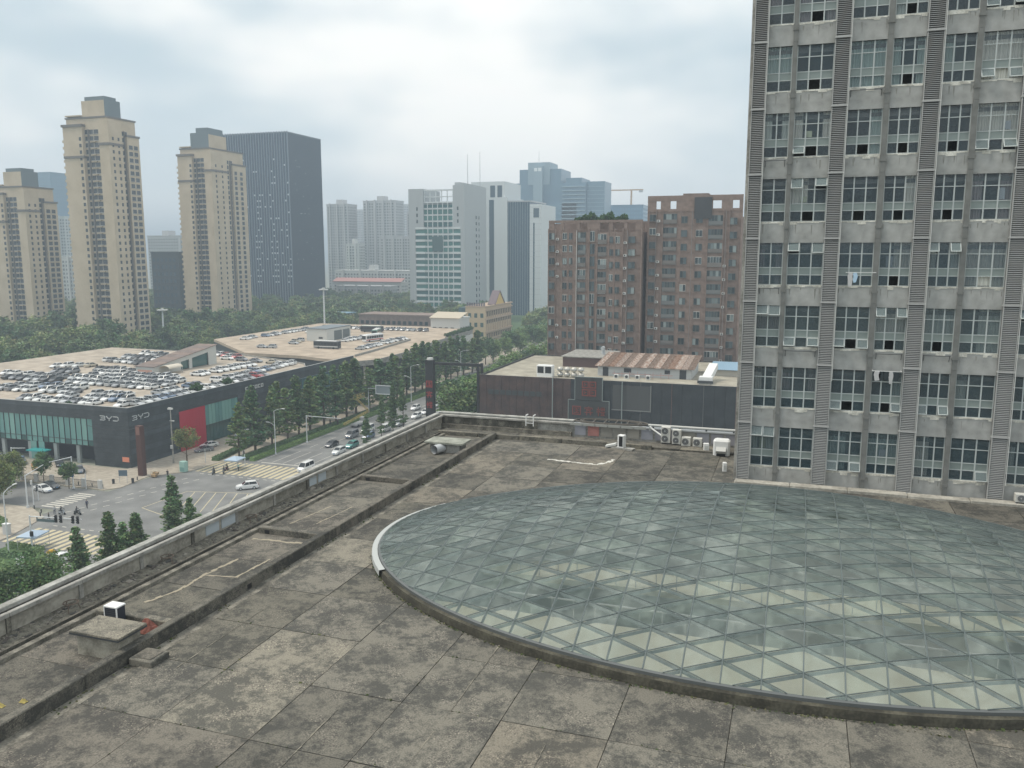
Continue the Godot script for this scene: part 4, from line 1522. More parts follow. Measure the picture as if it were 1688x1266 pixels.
# ---------- two brown-tiled apartment blocks ----------
func brown_blocks() -> void:
	var pale := [mat(Color(0.16, 0.20, 0.20), 0.15), mat(Color(0.05, 0.07, 0.075), 0.12), mat(Color(0.08, 0.11, 0.12), 0.12), mat(Color(0.25, 0.30, 0.30), 0.2), mat(Color(0.03, 0.045, 0.05), 0.12)]
	var frame_m := mat(Color(0.15, 0.145, 0.135), 0.6)
	var rail_m := mat(Color(0.16, 0.15, 0.14), 0.7)
	var specs := [
		{"x": -71.2, "w": 27.8, "h": 59.0, "z": -245.0, "n": 11, "fh": 3.62, "top": 55.6, "label": "brown tiled apartment block with roof garden, left of its taller twin", "m": 0.0379,
			"cols": [[30, 45, "bay"], [86, 24, "niche"], [138, 34, "small"], [190, 26, "small"], [258, 64, "balcony"], [356, 36, "stair"], [418, 66, "balcony"], [508, 28, "small"], [554, 34, "small"], [618, 26, "niche"], [655, 52, "bay"]], "off": 25},
		{"x": -42.4, "w": 26.4, "h": 65.6, "z": -247.0, "n": 13, "fh": 3.83, "top": 60.6, "label": "taller brown tiled apartment block with open pergola crown", "m": 0.0389,
			"cols": [[58, 46, "bay"], [110, 28, "niche"], [158, 98, "balcony"], [288, 44, "small"], [394, 46, "small"], [482, 104, "balcony"], [592, 22, "niche"], [634, 50, "bay"]], "off": 40}]
	for s in specs:
		var t := thing("apartment_block", s.label, "building", Vector3(s.x, 0, s.z), 0, "brown apartment blocks")
		var W: float = s.w
		var H: float = s.h
		var b := MB.new()
		b.bx(0, W, 0, H - 6.0 if s.n == 13 else H - 3.4, -16, 0)
		part("wall", b, K.brick, t)
		# piers between the window columns
		b = MB.new()
		for c in s.cols:
			var u: float = (c[0] - s.off) * s.m
			b.bx(u - 0.32, u - 0.06, 0, s.top + 1.0, 0, 0.35 if c[2] != "small" else 0.1)
		b.bx(W - 0.4, W, 0, s.top + 1.0, 0, 0.35)
		part("pier", b, K.brick, t)
		# floor lines
		b = MB.new()
		for k in s.n:
			b.bx(0.05, W - 0.05, s.top - k * s.fh + 0.55, s.top - k * s.fh + 0.68, 0, 0.12)
		part("string_course", b, K.brick, t)
		for k in s.n:
			var y: float = s.top - k * s.fh - 2.05
			if y < 1: continue
			for c in s.cols:
				var u0: float = (c[0] - s.off) * s.m
				var ww: float = c[1] * s.m
				var kind: String = c[2]
				var g := MB.new()
				var f := MB.new()
				if kind == "niche":
					g.bx(u0, u0 + ww, y - 0.3, y + 1.9, 0, 0.04)
					part("niche", g, K.brick, t)
					if rng.randf() < 0.62:
						f.cbox(u0 + 0.05, u0 + minf(ww - 0.05, 0.95), y - 0.3, y + 0.35, 0.06, 0.5, 0.03)
						var cn := part("condenser", f, K.offwhite, t)
						f = MB.new()
						f.cyl(Vector3(u0 + 0.42, y + 0.03, 0.5), Vector3(u0 + 0.42, y + 0.03, 0.52), 0.24, 0.24, 10)
						part("fan", f, K.charcoal, cn)
					continue
				var hh := 1.75
				var dz := 0.12
				if kind == "balcony": hh = 2.5
				if kind == "stair": hh = s.fh - 0.9
				if kind == "bay": dz = 0.5
				if kind == "balcony": y -= 0.55
				var n := maxi(2, int(ww / 0.75))
				f.bx(u0, u0 + ww, y - 0.1, y, 0.0, dz + 0.06)
				f.bx(u0, u0 + ww, y + hh, y + hh + 0.1, 0.0, dz + 0.06)
				for q in n + 1:
					var ux := u0 + ww * q / n
					f.bx(maxf(u0, ux - 0.04), minf(u0 + ww, ux + 0.04), y, y + hh, 0.0, dz + 0.05)
				var wn := part("window", f, frame_m if rng.randf() < 0.85 else K.offwhite, t)
				for q in n:
					g = MB.new()
					g.bx(u0 + ww * q / n + 0.041, u0 + ww * (q + 1) / n - 0.041, y + 0.001, y + hh - 0.001, 0.0, dz)
					part("pane", g, pale[[0, 1, 1, 2, 2, 4, 4, 3, 1, 2][rng.randi() % 10]], wn)
				if kind == "balcony":
					g = MB.new()
					g.bx(u0, u0 + ww, y, y + 0.95, dz + 0.07, dz + 0.16)
					g.bx(u0, u0 + ww, y - 0.25, y - 0.101, 0, dz + 0.2)
					part("railing", g, pick([rail_m, rail_m, mat(Color(0.15, 0.16, 0.16), 0.6)]), wn)
		# crown
		b = MB.new()
		if s.n == 13:
			var yb := H - 6.0
			for e in [[0, 2.4], [3.7, 6.4], [8.1, 18.2], [20.6, 23.6], [25.4, 26.4]]:
				b.bx(e[0], e[1], yb, H - 0.9, -0.6, 0)
			b.bx(0, W, H - 1.5, H, -0.7, 0.05)
			b.bx(0, W, yb, yb + 2.3, -0.59, -0.01)
			part("pergola", b, K.brick, t)
			b = MB.new()
			b.bx(9.5, 16.6, yb, H + 0.7, -9, -3)
			part("lift_room", b, K.brick, t)
			b = MB.new()
			b.bx(13.2, 18.0, yb - 0.5, H - 0.6, 0.05, 0.5)
			part("dark_panel", b, K.charcoal, t)
		else:
			b.bx(0, W, H - 3.4, H, -16, -14)
			for e in [[0, 1.6], [3.6, 4.6], [8.6, 9.4], [11.6, 15.4], [18.0, 19.2], [22.5, 23.4], [25.8, 27.8]]:
				b.bx(e[0], e[1], H - 3.4, H - 0.7, -0.6, 0)
			b.bx(0, W, H - 0.7, H, -0.7, 0.05)
			part("pergola", b, K.brick, t)
			b = MB.new()
			b.bx(0.3, W - 0.3, H - 3.4, H - 0.8, -5, -4.6)
			part("setback_wall", b, K.brick, t)
		# drain pipes
		for u in ([8.6, 23.6] if s.n == 11 else [2.6, 12.7, 22.0]):
			b = MB.new()
			b.cyl(Vector3(u, 0, 0.45), Vector3(u, s.top + 0.5, 0.45), 0.09, 0.09, 6)
			part("drainpipe", b, K.offwhite if u < 9 and s.n == 11 else mat(Color(0.22, 0.2, 0.19), 0.7), t)

# ---------- far buildings ----------
# window rows on one face: o = foot of the face's left end, u along it, w outwards
func face(g: MB, f: MB, o: Vector3, u: Vector3, w: Vector3, cols: Array, y0: float, fh: float, n: int, wh: float) -> void:
	var bs := Basis(u, Vector3.UP, w)
	for k in n:
		var y := y0 + k * fh
		for c in cols:
			var a: float = c[0]
			var ww: float = c[1]
			g.obox(o + u * (a + ww / 2) + Vector3.UP * (y + wh / 2) + w * 0.03, Vector3(ww, wh, 0.1), bs)
			if f != null:
				f.obox(o + u * (a + ww / 2) + Vector3.UP * (y - 0.12) + w * 0.12, Vector3(ww + 0.3, 0.2, 0.34), bs)
				f.obox(o + u * (a - 0.08) + Vector3.UP * (y + wh / 2) + w * 0.06, Vector3(0.14, wh, 0.18), bs)
				f.obox(o + u * (a + ww + 0.08) + Vector3.UP * (y + wh / 2) + w * 0.06, Vector3(0.14, wh, 0.18), bs)
func stuffed(called: String, b: MB, m: Material, t: Node) -> void:
	if not b.v.is_empty():
		part(called, b, m, t).set_meta("kind", "stuff")

# cream residential tower: nearest corner at c, wx wide towards -x, wz deep towards -z
func cream_tower(c: Vector3, wx: float, wz: float, H: float, n: int, swap: bool, label: String) -> void:
	var t := thing("residential_tower", label, "building", c, 0, "cream residential towers")
	var fh := (H - 6.0) / n
	var shade: Material = K.cream  # plain wall cream, no darker than the wings
	var band := mat(Color(0.16, 0.15, 0.14), 0.8)
	var gm := mat(Color(0.045, 0.055, 0.06), 0.15)
	var fm := mat(Color(0.45, 0.44, 0.41), 0.7)
	var b := MB.new()
	# plan: protruding wings and a recessed middle on both visible faces
	b.bx(-wx, -wx * 0.56, 0, H, -6, 0)                       # left wing of the front
	part("wall", b, K.cream, t)
	b = MB.new()
	b.bx(-wx + 0.8, -1.6, 0, H + 4.0, -wz + 1.0, -1.8)
	part("core_wall", b, shade, t)
	b = MB.new()
	b.bx(-wx * 0.22, 0, 0, H + 2.0, -wz * 0.45, -0.9)        # corner pier with small windows
	part("wall", b, K.cream, t)
	b = MB.new()
	b.bx(-6.0, -0.4, 0, H - 4.0, -wz, -wz * 0.62)
	part("wall", b, K.cream, t)
	# bands and cornices
	for q in [[-wx - 0.3, -wx * 0.56 + 0.3, H - 16, 1.2, -6.2, 0.35], [-wx - 0.5, -wx * 0.56 + 0.5, H - 0.6, 1.2, -6.4, 0.6], [-wx * 0.22 - 0.4, 0.35, H - 10, 1.2, -wz * 0.45 - 0.3, -0.5], [-6.3, 0.0, H - 4.6, 1.0, -wz - 0.4, -wz * 0.62 + 0.4], [-wx + 0.4, -1.2, H + 3.4, 0.8, -wz + 0.6, -1.4]]:
		b = MB.new()
		b.bx(q[0], q[1], q[2], q[2] + q[3], q[4], q[5])
		part("cornice", b, band, t)
	# crown: stepped block, slate on one side
	b = MB.new()
	b.bx(-wx * 0.62, -wx * 0.10, H + 4.2, H + 12.0, -wz * 0.55, -2.6)
	part("crown_block", b, K.cream, t)
	b = MB.new()
	var sl := mat(Color(0.13, 0.17, 0.19), 0.6)
	if swap:
		b.bx(-wx * 0.64, -wx * 0.10, H + 2.2, H + 13.0, -2.6, -2.2)
		b.bx(-wx * 0.5, -wx * 0.14, H + 12.0, H + 16.0, -wz * 0.5, -3.4)
	else:
		b.bx(-wx * 0.10, -wx * 0.085, H + 2.2, H + 12.4, -wz * 0.57, -2.4)
		b.bx(-wx * 0.56, -wx * 0.12, H + 12.0, H + 14.0, -wz * 0.5, -3.2)
	part("crown_slate", b, sl, t)
	b = MB.new()
	for q in 4:
		b.bx(-wx + 1.2 + q * 1.7, -wx + 1.5 + q * 1.7, H + 0.6, H + 4.6, -3.0, -2.7)
	b.bx(-wx + 0.8, -wx * 0.62, H + 4.6, H + 5.2, -5.0, -1.2)
	part("roof_pergola", b, shade, t)
	# windows
	var g := MB.new()
	var f := MB.new()
	var R := Vector3.RIGHT
	var B := Vector3.BACK
	face(g, null, Vector3(-wx, 0, 0), R, B, [[wx * 0.36, 1.4]], 5.0, fh, n - 1, 1.7)
	face(g, f, Vector3(-wx, 0, -1.8), R, B, [[wx * 0.448, 2.3], [wx * 0.55, 2.3], [wx * 0.65, 3.3]], 5.0, fh, n, 2.1)
	face(g, null, Vector3(0, 0, -0.9), Vector3.FORWARD, R, [[wz * 0.10, 1.2], [wz * 0.27, 1.2]], 5.0, fh, n - 1, 1.6)
	face(g, f, Vector3(-1.6, 0, 0), Vector3.FORWARD, R, [[wz * 0.475, 2.6], [wz * 0.60, 1.8]], 5.0, fh, n, 2.1)
	face(g, f, Vector3(-0.4, 0, 0), Vector3.FORWARD, R, [[wz * 0.66, 2.6], [wz * 0.82, 2.6]], 5.0, fh, n - 2, 2.0)
	stuffed("window_rows", g, gm, t)
	stuffed("window_trims", f, fm, t)
	# balconies at the outer end
	b = MB.new()
	for k in n - 1:
		b.bx(-wx - 1.3, -wx, 4.4 + k * fh, 5.6 + k * fh, -4.5, -0.5)
		b.bx(-wx * 0.42, -wx * 0.30, 4.2 + k * fh, 4.5 + k * fh, -1.8, -0.7)
	stuffed("balcony_rows", b, shade, t)
	b = MB.new()
	b.bx(-wx * 0.475, -wx * 0.455, 0, H - 2, -1.8, -1.0)
	b.bx(-1.6, -0.9, 0, H - 2, -wz * 0.59, -wz * 0.57)
	part("recess_strip", b, band, t)

# plain slab block with window rows on its two visible faces; x0..x1, z0..z1
func plain_block(called: String, label: String, x0: float, x1: float, z0: float, z1: float, H: float, n: int, m: Material, gm: Material, group := "", ribs := 0, capw := 0.0) -> Node3D:
	var t := thing(called, label, "building", Vector3(x1, 0, z1), 0, group)
	var w := x1 - x0
	var dp := z1 - z0
	var b := MB.new()
	b.bx(-w, 0, 0, H, -dp, 0)
	part("wall", b, m, t)
	var fh := (H - 3.0) / n
	var g := MB.new()
	var f := MB.new()
	var cols := []
	var u := 1.2
	while u < w - 2.2:
		cols.append([u, 1.9])
		u += 3.3
	face(g, f, Vector3(-w, 0, 0), Vector3.RIGHT, Vector3.BACK, cols, 2.0, fh, n, fh * 0.52)
	cols = []
	u = 1.2
	while u < dp - 2.2:
		cols.append([u, 1.9])
		u += 3.3
	face(g, f, Vector3(0, 0, 0), Vector3.FORWARD, Vector3.RIGHT, cols, 2.0, fh, n, fh * 0.52)
	stuffed("window_rows", g, gm, t)
	stuffed("window_trims", f, K.offwhite if n > 12 and m == K.hazy else m, t)
	b = MB.new()
	b.bx(-w - 0.3, 0.3, H, H + 0.8, -dp - 0.3, 0.3)
	part("roof_edge", b, m, t)
	for r in ribs:
		b = MB.new()
		var rx := -w + (r + 0.5) * w / ribs
		b.bx(rx - 0.7, rx + 0.7, 0, H + 1.5, 0, 1.6)
		part("rib", b, m, t)
	if capw > 0:
		b = MB.new()
		b.bx(-w * 0.62, -w * 0.62 + capw, H + 0.8, H + 6, -dp * 0.7, -dp * 0.2)
		part("roof_room", b, m, t)
	return t

func far_city() -> void:
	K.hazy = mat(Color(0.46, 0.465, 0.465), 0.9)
	cream_tower(Vector3(-329.5, 0, -348), 27.8, 22.2, 112.5, 33, false, "tallest cream residential tower with slate crown, second from the picture edge")
	cream_tower(Vector3(-411.5, 0, -369.6), 25.6, 23.3, 82.0, 25, false, "shorter cream residential tower cut by the picture edge")
	cream_tower(Vector3(-340.7, 0, -440.5), 23.9, 35.4, 108.0, 33, true, "cream residential tower standing before the dark glass slab")
	# dark glass slab with vertical fins
	var t := thing("glass_tower", "dark blue glass office slab with vertical fins", "building", Vector3(-387.1, 0, -595.7))
	var b := MB.new()
	b.bx(-63, 0, 0, 142, -49, 0)
	part("glass_body", b, mat(Color(0.05, 0.085, 0.125), 0.14, 0.3), t)
	b = MB.new()
	for i in 27:
		b.bx(-62.6 + i * 2.4, -62.1 + i * 2.4, 0, 143.6, 0.0, 0.75)
	part("fins", b, mat(Color(0.16, 0.20, 0.25), 0.3), t)
	b = MB.new()
	for i in 33:
		b.bx(0.0, 0.35, 0, 142.6, -48.8 + i * 1.5, -48.6 + i * 1.5)
	part("fins", b, mat(Color(0.07, 0.095, 0.12), 0.35), t)
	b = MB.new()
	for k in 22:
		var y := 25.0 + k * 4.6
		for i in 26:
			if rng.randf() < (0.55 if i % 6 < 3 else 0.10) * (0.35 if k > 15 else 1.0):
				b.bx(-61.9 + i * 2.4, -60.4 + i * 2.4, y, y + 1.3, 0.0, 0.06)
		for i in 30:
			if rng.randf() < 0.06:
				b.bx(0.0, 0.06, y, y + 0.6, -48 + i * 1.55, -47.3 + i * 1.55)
	var lit := mat(Color(0.55, 0.6, 0.62), 0.5)  # glow of ceiling lights put into pale panel colour, nothing emits
	stuffed("painted_lit_windows", b, lit, t)
	b = MB.new()
	b.bx(-63.2, 0.3, 142, 143, -49.2, 0.3)
	part("roof_edge", b, mat(Color(0.10, 0.13, 0.16), 0.4), t)
	t = plain_block("office_block", "low dark block standing between two cream towers", -408, -386, -486, -462, 49, 10, mat(Color(0.04, 0.055, 0.065), 0.5), K.glass_blue)
	# green-glazed office with side wings
	t = thing("office_tower", "pale grey office tower with banded green glass front", "building", Vector3(-225.9, 0, -564.7))
	var pale := mat(Color(0.40, 0.43, 0.44), 0.85)
	var pale2 := mat(Color(0.60, 0.64, 0.645), 0.8)
	b = MB.new()
	b.bx(-43, -38.0, 0, 94, -30, 0)
	b.bx(-38, -31.4, 66, 94, -30, 0)
	b.bx(-8.6, -3, 66, 96, -30, 0)
	b.bx(-3, 0, 0, 97, -44, 0.0)
	b.bx(-8, -3.001, 96, 98, -44, -2)
	b.bx(-38, -3, 0, 84, -30, -2.0)
	part("wall", b, pale, t)
	var gg := [mat(Color(0.04, 0.17, 0.155), 0.12), mat(Color(0.03, 0.125, 0.125), 0.12), mat(Color(0.06, 0.21, 0.19), 0.15)]
	for k in 15:
		var y := 2.0 + k * 4.35
		b = MB.new()
		b.bx(-37.8, -3.2, y, y + 2.75, -1.9, -0.7)
		var gl := part("glass_band", b, gg[k % 3], t)
		b = MB.new()
		b.bx(-37.9, -30.5, y + 2.76, y + 4.3, -1.9, 0.1)
		b.bx(-10.0, -3.1, y + 2.76, y + 4.3, -1.9, 0.1)
		b.bx(-30.4, -10.1, y + 2.9, y + 4.0, -1.9, -0.4)
		part("floor_band", b, pale2, t)
	for k in 4:
		var y := 67.6 + k * 4.4
		b = MB.new()
		b.bx(-31.3, -8.7, y, y + (3.0 if k < 3 else 2.0), -1.9, -0.9)
		part("glass_band", b, gg[(k + 1) % 3], t)
		b = MB.new()
		b.bx(-31.3, -8.7, y + 3.2, y + 4.1, -1.9, -0.5)
		part("floor_band", b, pale2, t)
	b = MB.new()
	for i in 6:
		b.bx(-28.6 + i * 3.9, -28.1 + i * 3.9, 0, 84, -0.7, -0.2)
	part("mullions", b, pale2, t)
	b = MB.new()
	b.bx(-24.8, -16.6, 50, 60.5, -0.2, 0.1)
	part("central_screen", b, mat(Color(0.05, 0.11, 0.11), 0.2), t)
	b = MB.new()
	for i in 6:
		b.bx(-31.2 + i * 4.4, -30.7 + i * 4.4, 85, 93, -1.5, -0.8)
	b.bx(-31.3, -8.7, 92.4, 93.4, -2.0, -0.6)
	b.bx(-31.3, -8.7, 88.0, 88.6, -1.8, -0.7)
	part("roof_frame", b, pale2, t)
	var g := MB.new()
	face(g, null, Vector3(-43, 0, 0), Vector3.RIGHT, Vector3.BACK, [[6.0, 1.2]], 70, 4.4, 3, 2.4)
	face(g, null, Vector3(-8.6, 0, 0), Vector3.RIGHT, Vector3.BACK, [[3.0, 1.2]], 70, 4.4, 3, 2.4)
	face(g, null, Vector3(0, 0, 0), Vector3.FORWARD, Vector3.RIGHT, [[22, 2.0], [28, 1.4]], 8, 4.35, 16, 2.3)
	stuffed("window_rows", g, K.glass_dark, t)
	b = MB.new()
	b.cyl(Vector3(-2, 97, -12), Vector3(-2, 118, -12), 0.25, 0.12, 6)
	b.cyl(Vector3(-1, 97, -34), Vector3(-1, 122, -34), 0.25, 0.12, 6)
	part("antenna", b, K.metal, t)
	# slim pale twin with blue curtain wall
	t = thing("office_tower", "slim pale tower with tall blue curtain wall strip", "building", Vector3(-192, 0, -640))
	b = MB.new()
	b.bx(-58, -30, 0, 104, -40, 0)
	part("wall", b, pale2, t)
	b = MB.new()
	b.bx(-9, 0, 0, 86, -40, 1.5)
	b.bx(-32, -27.5, 0, 92, -40, 1.5)
	part("side_wall", b, pale2, t)
	b = MB.new()
	b.bx(-27.5, -9, 0, 88, -40, 0)
	part("glass_body", b, mat(Color(0.05, 0.10, 0.14), 0.12), t)
	b = MB.new()
	for i in 10:
		b.bx(-27.3 + i * 2.0, -27.1 + i * 2.0, 0, 88, 0, 0.3)
	part("fins", b, mat(Color(0.28, 0.35, 0.38), 0.4), t)
	b = MB.new()
	b.bx(-28, -8, 88, 89, -40.2, 0.5)
	for k in 20:
		b.bx(-9.05, 0.05, 4 + k * 4.2, 4.15 + k * 4.2, 0, 1.56)
	part("joint_line", b, K.metal, t)
	b = MB.new()
	b.bx(-6.0, -1.5, 76, 83, 1.5, 1.6)
	b.bx(-6.2, -5.0, 2, 72, 1.5, 1.56)
	b.bx(-42, -38, 92, 101, 0, 0.1)
	b.bx(-36, -32.2, 92, 101, 0, 0.1)
	b.bx(-43, -39, 2, 90, 0, 0.08)
	part("dark_window", b, mat(Color(0.05, 0.09, 0.12), 0.15), t)
	# stepped blue complex far behind
	var blue := mat(Color(0.13, 0.23, 0.31), 0.3)
	var bluel := mat(Color(0.27, 0.37, 0.43), 0.5)
	t = thing("glass_complex", "stepped hazy blue office complex behind the pale towers", "building", Vector3(-250, 0, -880))
	b = MB.new()
	for q in [[-52, -28, 122], [-30, 8, 123], [8, 34, 121], [-40, 6, 136], [12, 29, 126], [34, 53, 122], [-8, 24, 100]]:
		b.bx(q[0], q[1], 0, q[2], -40 + q[0] * 0.1, -absf(q[0]) * 0.12)
	part("wall", b, blue, t)
	b = MB.new()
	b.bx(-30, -6, 120, 143, -34, -3.0)
	b.bx(-23, -13, 60, 139, -20, 1.2)
	part("center_shaft", b, bluel, t)
	b = MB.new()
	b.bx(-22, -18.5, 133.5, 137, 1.2, 1.3)
	b.bx(-17.5, -14, 133.5, 137, 1.2, 1.3)
	part("opening", b, mat(Color(0.75, 0.8, 0.82), 0.6), t)
	b = MB.new()
	for k in 26:
		b.bx(8.5, 33.5, 14 + k * 4.1, 15 + k * 4.1, -1.0, 0.25)
		b.bx(-51.8, -28.2, 14 + k * 4.1, 15 + k * 4.1, -6.2, -5.9)
		b.bx(34.5, 52.5, 14 + k * 4.1, 14.6 + k * 4.1, -4.2, -3.8)
	stuffed("floor_lines", b, bluel, t)
	b = MB.new()
	b.cyl(Vector3(-20, 143, -10), Vector3(-20, 156, -10), 0.25, 0.1, 6)
	part("antenna", b, K.metal, t)
	t = plain_block("office_block", "bright blue glazed block under the tower crane", -222, -177, -1030, -1000, 103, 22, mat(Color(0.10, 0.22, 0.33), 0.3), mat(Color(0.16, 0.30, 0.42), 0.2))
	# tower crane above it
	t = thing("tower_crane", "orange tower crane standing over the blue glazed block", "crane", Vector3(-194, 103, -1015))
	b = MB.new()
	b.bx(-0.9, 0.9, 0.8, 19, -0.9, 0.9)
	part("mast", b, mat(Color(0.45, 0.28, 0.14), 0.7), t)
	b = MB.new()
	b.bx(-32, 14, 18, 19.4, -0.6, 0.6)
	part("jib", b, mat(Color(0.45, 0.28, 0.14), 0.7), t)
	b = MB.new()
	b.bx(9, 13.5, 15.8, 18, -1, 1)
	part("counterweight", b, K.metal, t)
	# grey residential towers in the haze
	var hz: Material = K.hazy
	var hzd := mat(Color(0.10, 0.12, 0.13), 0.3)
	plain_block("apartment_tower", "grey apartment tower beside the dark glass slab", -531, -503, -915, -893, 104, 32, hz, hzd, "hazy apartment towers", 3, 8)
	plain_block("apartment_tower", "grey twin-ribbed apartment tower with tall lift room", -491, -449, -930, -908, 108, 33, hz, hzd, "hazy apartment towers", 4, 9)
	plain_block("apartment_tower", "lower grey apartment tower next to the pale green office", -449, -405, -890, -868, 66, 20, hz, hzd, "hazy apartment towers", 4, 0)
	plain_block("apartment_tower", "small grey block filling the gap between hazy towers", -530, -500, -970, -945, 60, 18, hz, hzd, "hazy apartment towers", 2, 0)
	plain_block("apartment_tower", "faint bluish tower far behind the grey pair, nearer the slab", -753, -733, -1370, -1350, 122, 30, hz, hzd, "faint far towers", 0, 0)
	plain_block("apartment_tower", "faint bluish tower just beside the pale green office", -680, -650, -1400, -1378, 131, 30, hz, hzd, "faint far towers", 0, 0)
	plain_block("apartment_tower", "faint pale block low between two cream towers", -664, -622, -770, -748, 66, 20, hz, hzd, "faint far towers", 0, 8)
	plain_block("office_block", "pale blue glass tower peeping behind the shortest cream tower", -775, -745, -730, -705, 131, 34, mat(Color(0.16, 0.27, 0.36), 0.3), mat(Color(0.2, 0.33, 0.43), 0.2), "", 0, 0)
	plain_block("apartment_tower", "thin white tower between the two left cream towers", -752, -738, -735, -712, 86, 26, K.offwhite, hzd, "faint far towers", 1, 0)
	plain_block("apartment_block", "white terraced flats low between the two left cream towers", -590, -566, -575, -553, 45, 13, K.offwhite, hzd, "low far blocks", 2, 0)
	plain_block("apartment_tower", "slim pale tower peeping between the two grey towers", -506, -494, -990, -976, 88, 27, hz, hzd, "hazy apartment towers", 1, 4)
	plain_block("apartment_tower", "slim pale tower touching the taller grey tower's right side", -452, -438, -960, -944, 96, 30, hz, hzd, "hazy apartment towers", 1, 5)
	plain_block("apartment_tower", "stubby pale tower beside the glass slab's foot", -545, -532, -880, -866, 52, 16, K.offwhite, hzd, "hazy apartment towers", 1, 0)
	plain_block("apartment_tower", "mid-height pale tower in front of the grey pair", -480, -464, -860, -846, 58, 18, K.offwhite, hzd, "hazy apartment towers", 2, 4)
	plain_block("row_block", "whitish low row just behind the pink-roofed flats", -440, -345, -770, -752, 31, 9, K.offwhite, hzd, "low far blocks", 5, 6)
	# low houses with pinkish roofs
	t = plain_block("row_block", "long low flats with faded pink roof before the hazy towers", -421, -350, -730, -716, 21, 6, mat(Color(0.52, 0.51, 0.49), 0.9), hzd, "low far blocks", 0, 0)
	b = MB.new()
	b.bar(Vector3(-35.5, 22.0, 1.0), Vector3(-35.5, 25.2, -8.0), 72, 0.4)
	part("roof", b, mat(Color(0.38, 0.20, 0.18), 0.85), t)
	plain_block("row_block", "grey low flats with white window frames beside the trees", -396, -343, -694, -680, 19, 5, mat(Color(0.40, 0.41, 0.41), 0.9), hzd, "low far blocks", 4, 0)
	plain_block("row_block", "long low brick building behind the far parking deck", -236, -190, -446, -428, 14.5, 3, K.brick, K.glass_dark, "low far blocks", 0, 0)
	t = plain_block("row_block", "small white hall with shallow roof beside the yellow building", -180, -164, -416, -402, 15.5, 2, K.offwhite, mat(Color(0.10, 0.11, 0.11), 0.4), "low far blocks", 0, 0)
	b = MB.new()
	b.bar(Vector3(-8, 16.2, 0.9), Vector3(-8, 18.6, -10), 17, 0.3)
	part("roof", b, mat(Color(0.50, 0.44, 0.34), 0.8), t)
	plain_block("row_block", "white low block with flat canopy between pale tower and brown block", -212, -192, -690, -678, 14, 3, K.offwhite, hzd, "low far blocks", 0, 0)
	t = thing("blue_roof_shed", "small shed with flat blue roof among the far trees", "shed", Vector3(-269, 0, -465))
	b = MB.new()
	b.bx(-7, 7, 0, 12.4, -4, 4)
	part("wall", b, hz, t)
	b = MB.new()
	b.bx(-8, 8, 12.4, 12.9, -5, 5)
	part("roof", b, mat(Color(0.16, 0.28, 0.36), 0.6), t)
	# yellow building with a gilded gable
	t = thing("yellow_building", "yellow four-storey building with gilded triangular gable", "building", Vector3(-163.6, 0, -439.3))
	var yel := mat(Color(0.54, 0.42, 0.28), 0.85)
	var trim := mat(Color(0.44, 0.33, 0.24), 0.8)
	b = MB.new()
	b.bx(-12, 0, 0, 19.6, -44, 0)
	part("wall", b, yel, t)
	b = MB.new()
	for y in [1.4, 5.4, 12.6, 17.6, 19.6]:
		b.bx(-0.2, 0.7, y, y + 0.8, -44.3, 0.4)
	b.bx(-12.2, 0.2, 19.6, 20.1, -44.2, 0.2)
	part("cornice", b, trim, t)
	b = MB.new()
	for i in 15:
		b.bx(0, 0.35, 2.2, 17.6, -43.0 + i * 3.0, -42.4 + i * 3.0)
	part("pilasters", b, trim, t)
	for k in 3:
		for i in 3:
			b = MB.new()
			b.bx(-10.3 + i * 3.6, -8.6 + i * 3.6, 3.4 + k * 5.2, 5.8 + k * 5.2, 0, 0.1)
			part("window", b, mat(Color(0.05, 0.10, 0.09), 0.15), t)
		for i in 14:
			b = MB.new()
			b.bx(0, 0.1, 6.4 + k * 4.0 if k else 2.4, 9.2 + k * 4.0 if k else 4.8, -41.9 + i * 3.0, -40.6 + i * 3.0)
			part("window", b, K.glass_dark, t)
	b = MB.new()
	b.sheet(PackedVector2Array([Vector2(-7.5, 0), Vector2(7.5, 0), Vector2(0, 7.0)]), Vector3(0.0, 20.4, -22), Vector3.BACK, Vector3.UP, Vector3(0.5, 0, 0))
	part("gable", b, mat(Color(0.62, 0.42, 0.12), 0.5), t)
	b = MB.new()
	b.bar(Vector3(-1.5, 20.3, -13.5), Vector3(-1.5, 27.8, -22), 4.6, 0.6)
	b.bar(Vector3(-1.5, 27.8, -22), Vector3(-1.5, 20.3, -30.5), 4.6, 0.6)
	part("gable_roof", b, mat(Color(0.14, 0.10, 0.11), 0.7), t)
	b = MB.new()
	for i in 8:
		b.bx(-11.5 + i * 1.4, -10.6 + i * 1.4, 20.1, 22.0, -1.2, -0.6)
	part("roof_letters", b, mat(Color(0.13, 0.12, 0.14), 0.7), t)
	b = MB.new()
	b.bx(-16.5, -12.0, 0, 19.0, -20, -1.0)
	part("glass_wing", b, mat(Color(0.06, 0.12, 0.14), 0.2), t)
	# flood-light mast
	t = thing("light_mast", "tall white mast with round lamp crown beside the far deck", "lamp", Vector3(-246.5, 0, -408.5))
	b = MB.new()
	b.cyl(Vector3(0, 0, 0), Vector3(0, 29.2, 0), 0.55, 0.4, 8)
	part("pole", b, K.lamp, t)
	b = MB.new()
	b.cyl(Vector3(0, 29.2, 0), Vector3(0, 29.7, 0), 2.4, 2.6, 16)
	b.cyl(Vector3(0, 29.7, 0), Vector3(0, 30.6, 0), 1.4, 0.5, 16)
	part("lamp_crown", b, K.offwhite, t)
	t = thing("light_mast", "round lamp crown poking out of the wood before cream towers", "lamp", Vector3(-300, 0, -345))
	b = MB.new()
	b.cyl(Vector3(0, 0, 0), Vector3(0, 21.0, 0), 0.5, 0.35, 8)
	part("pole", b, K.lamp, t)
	b = MB.new()
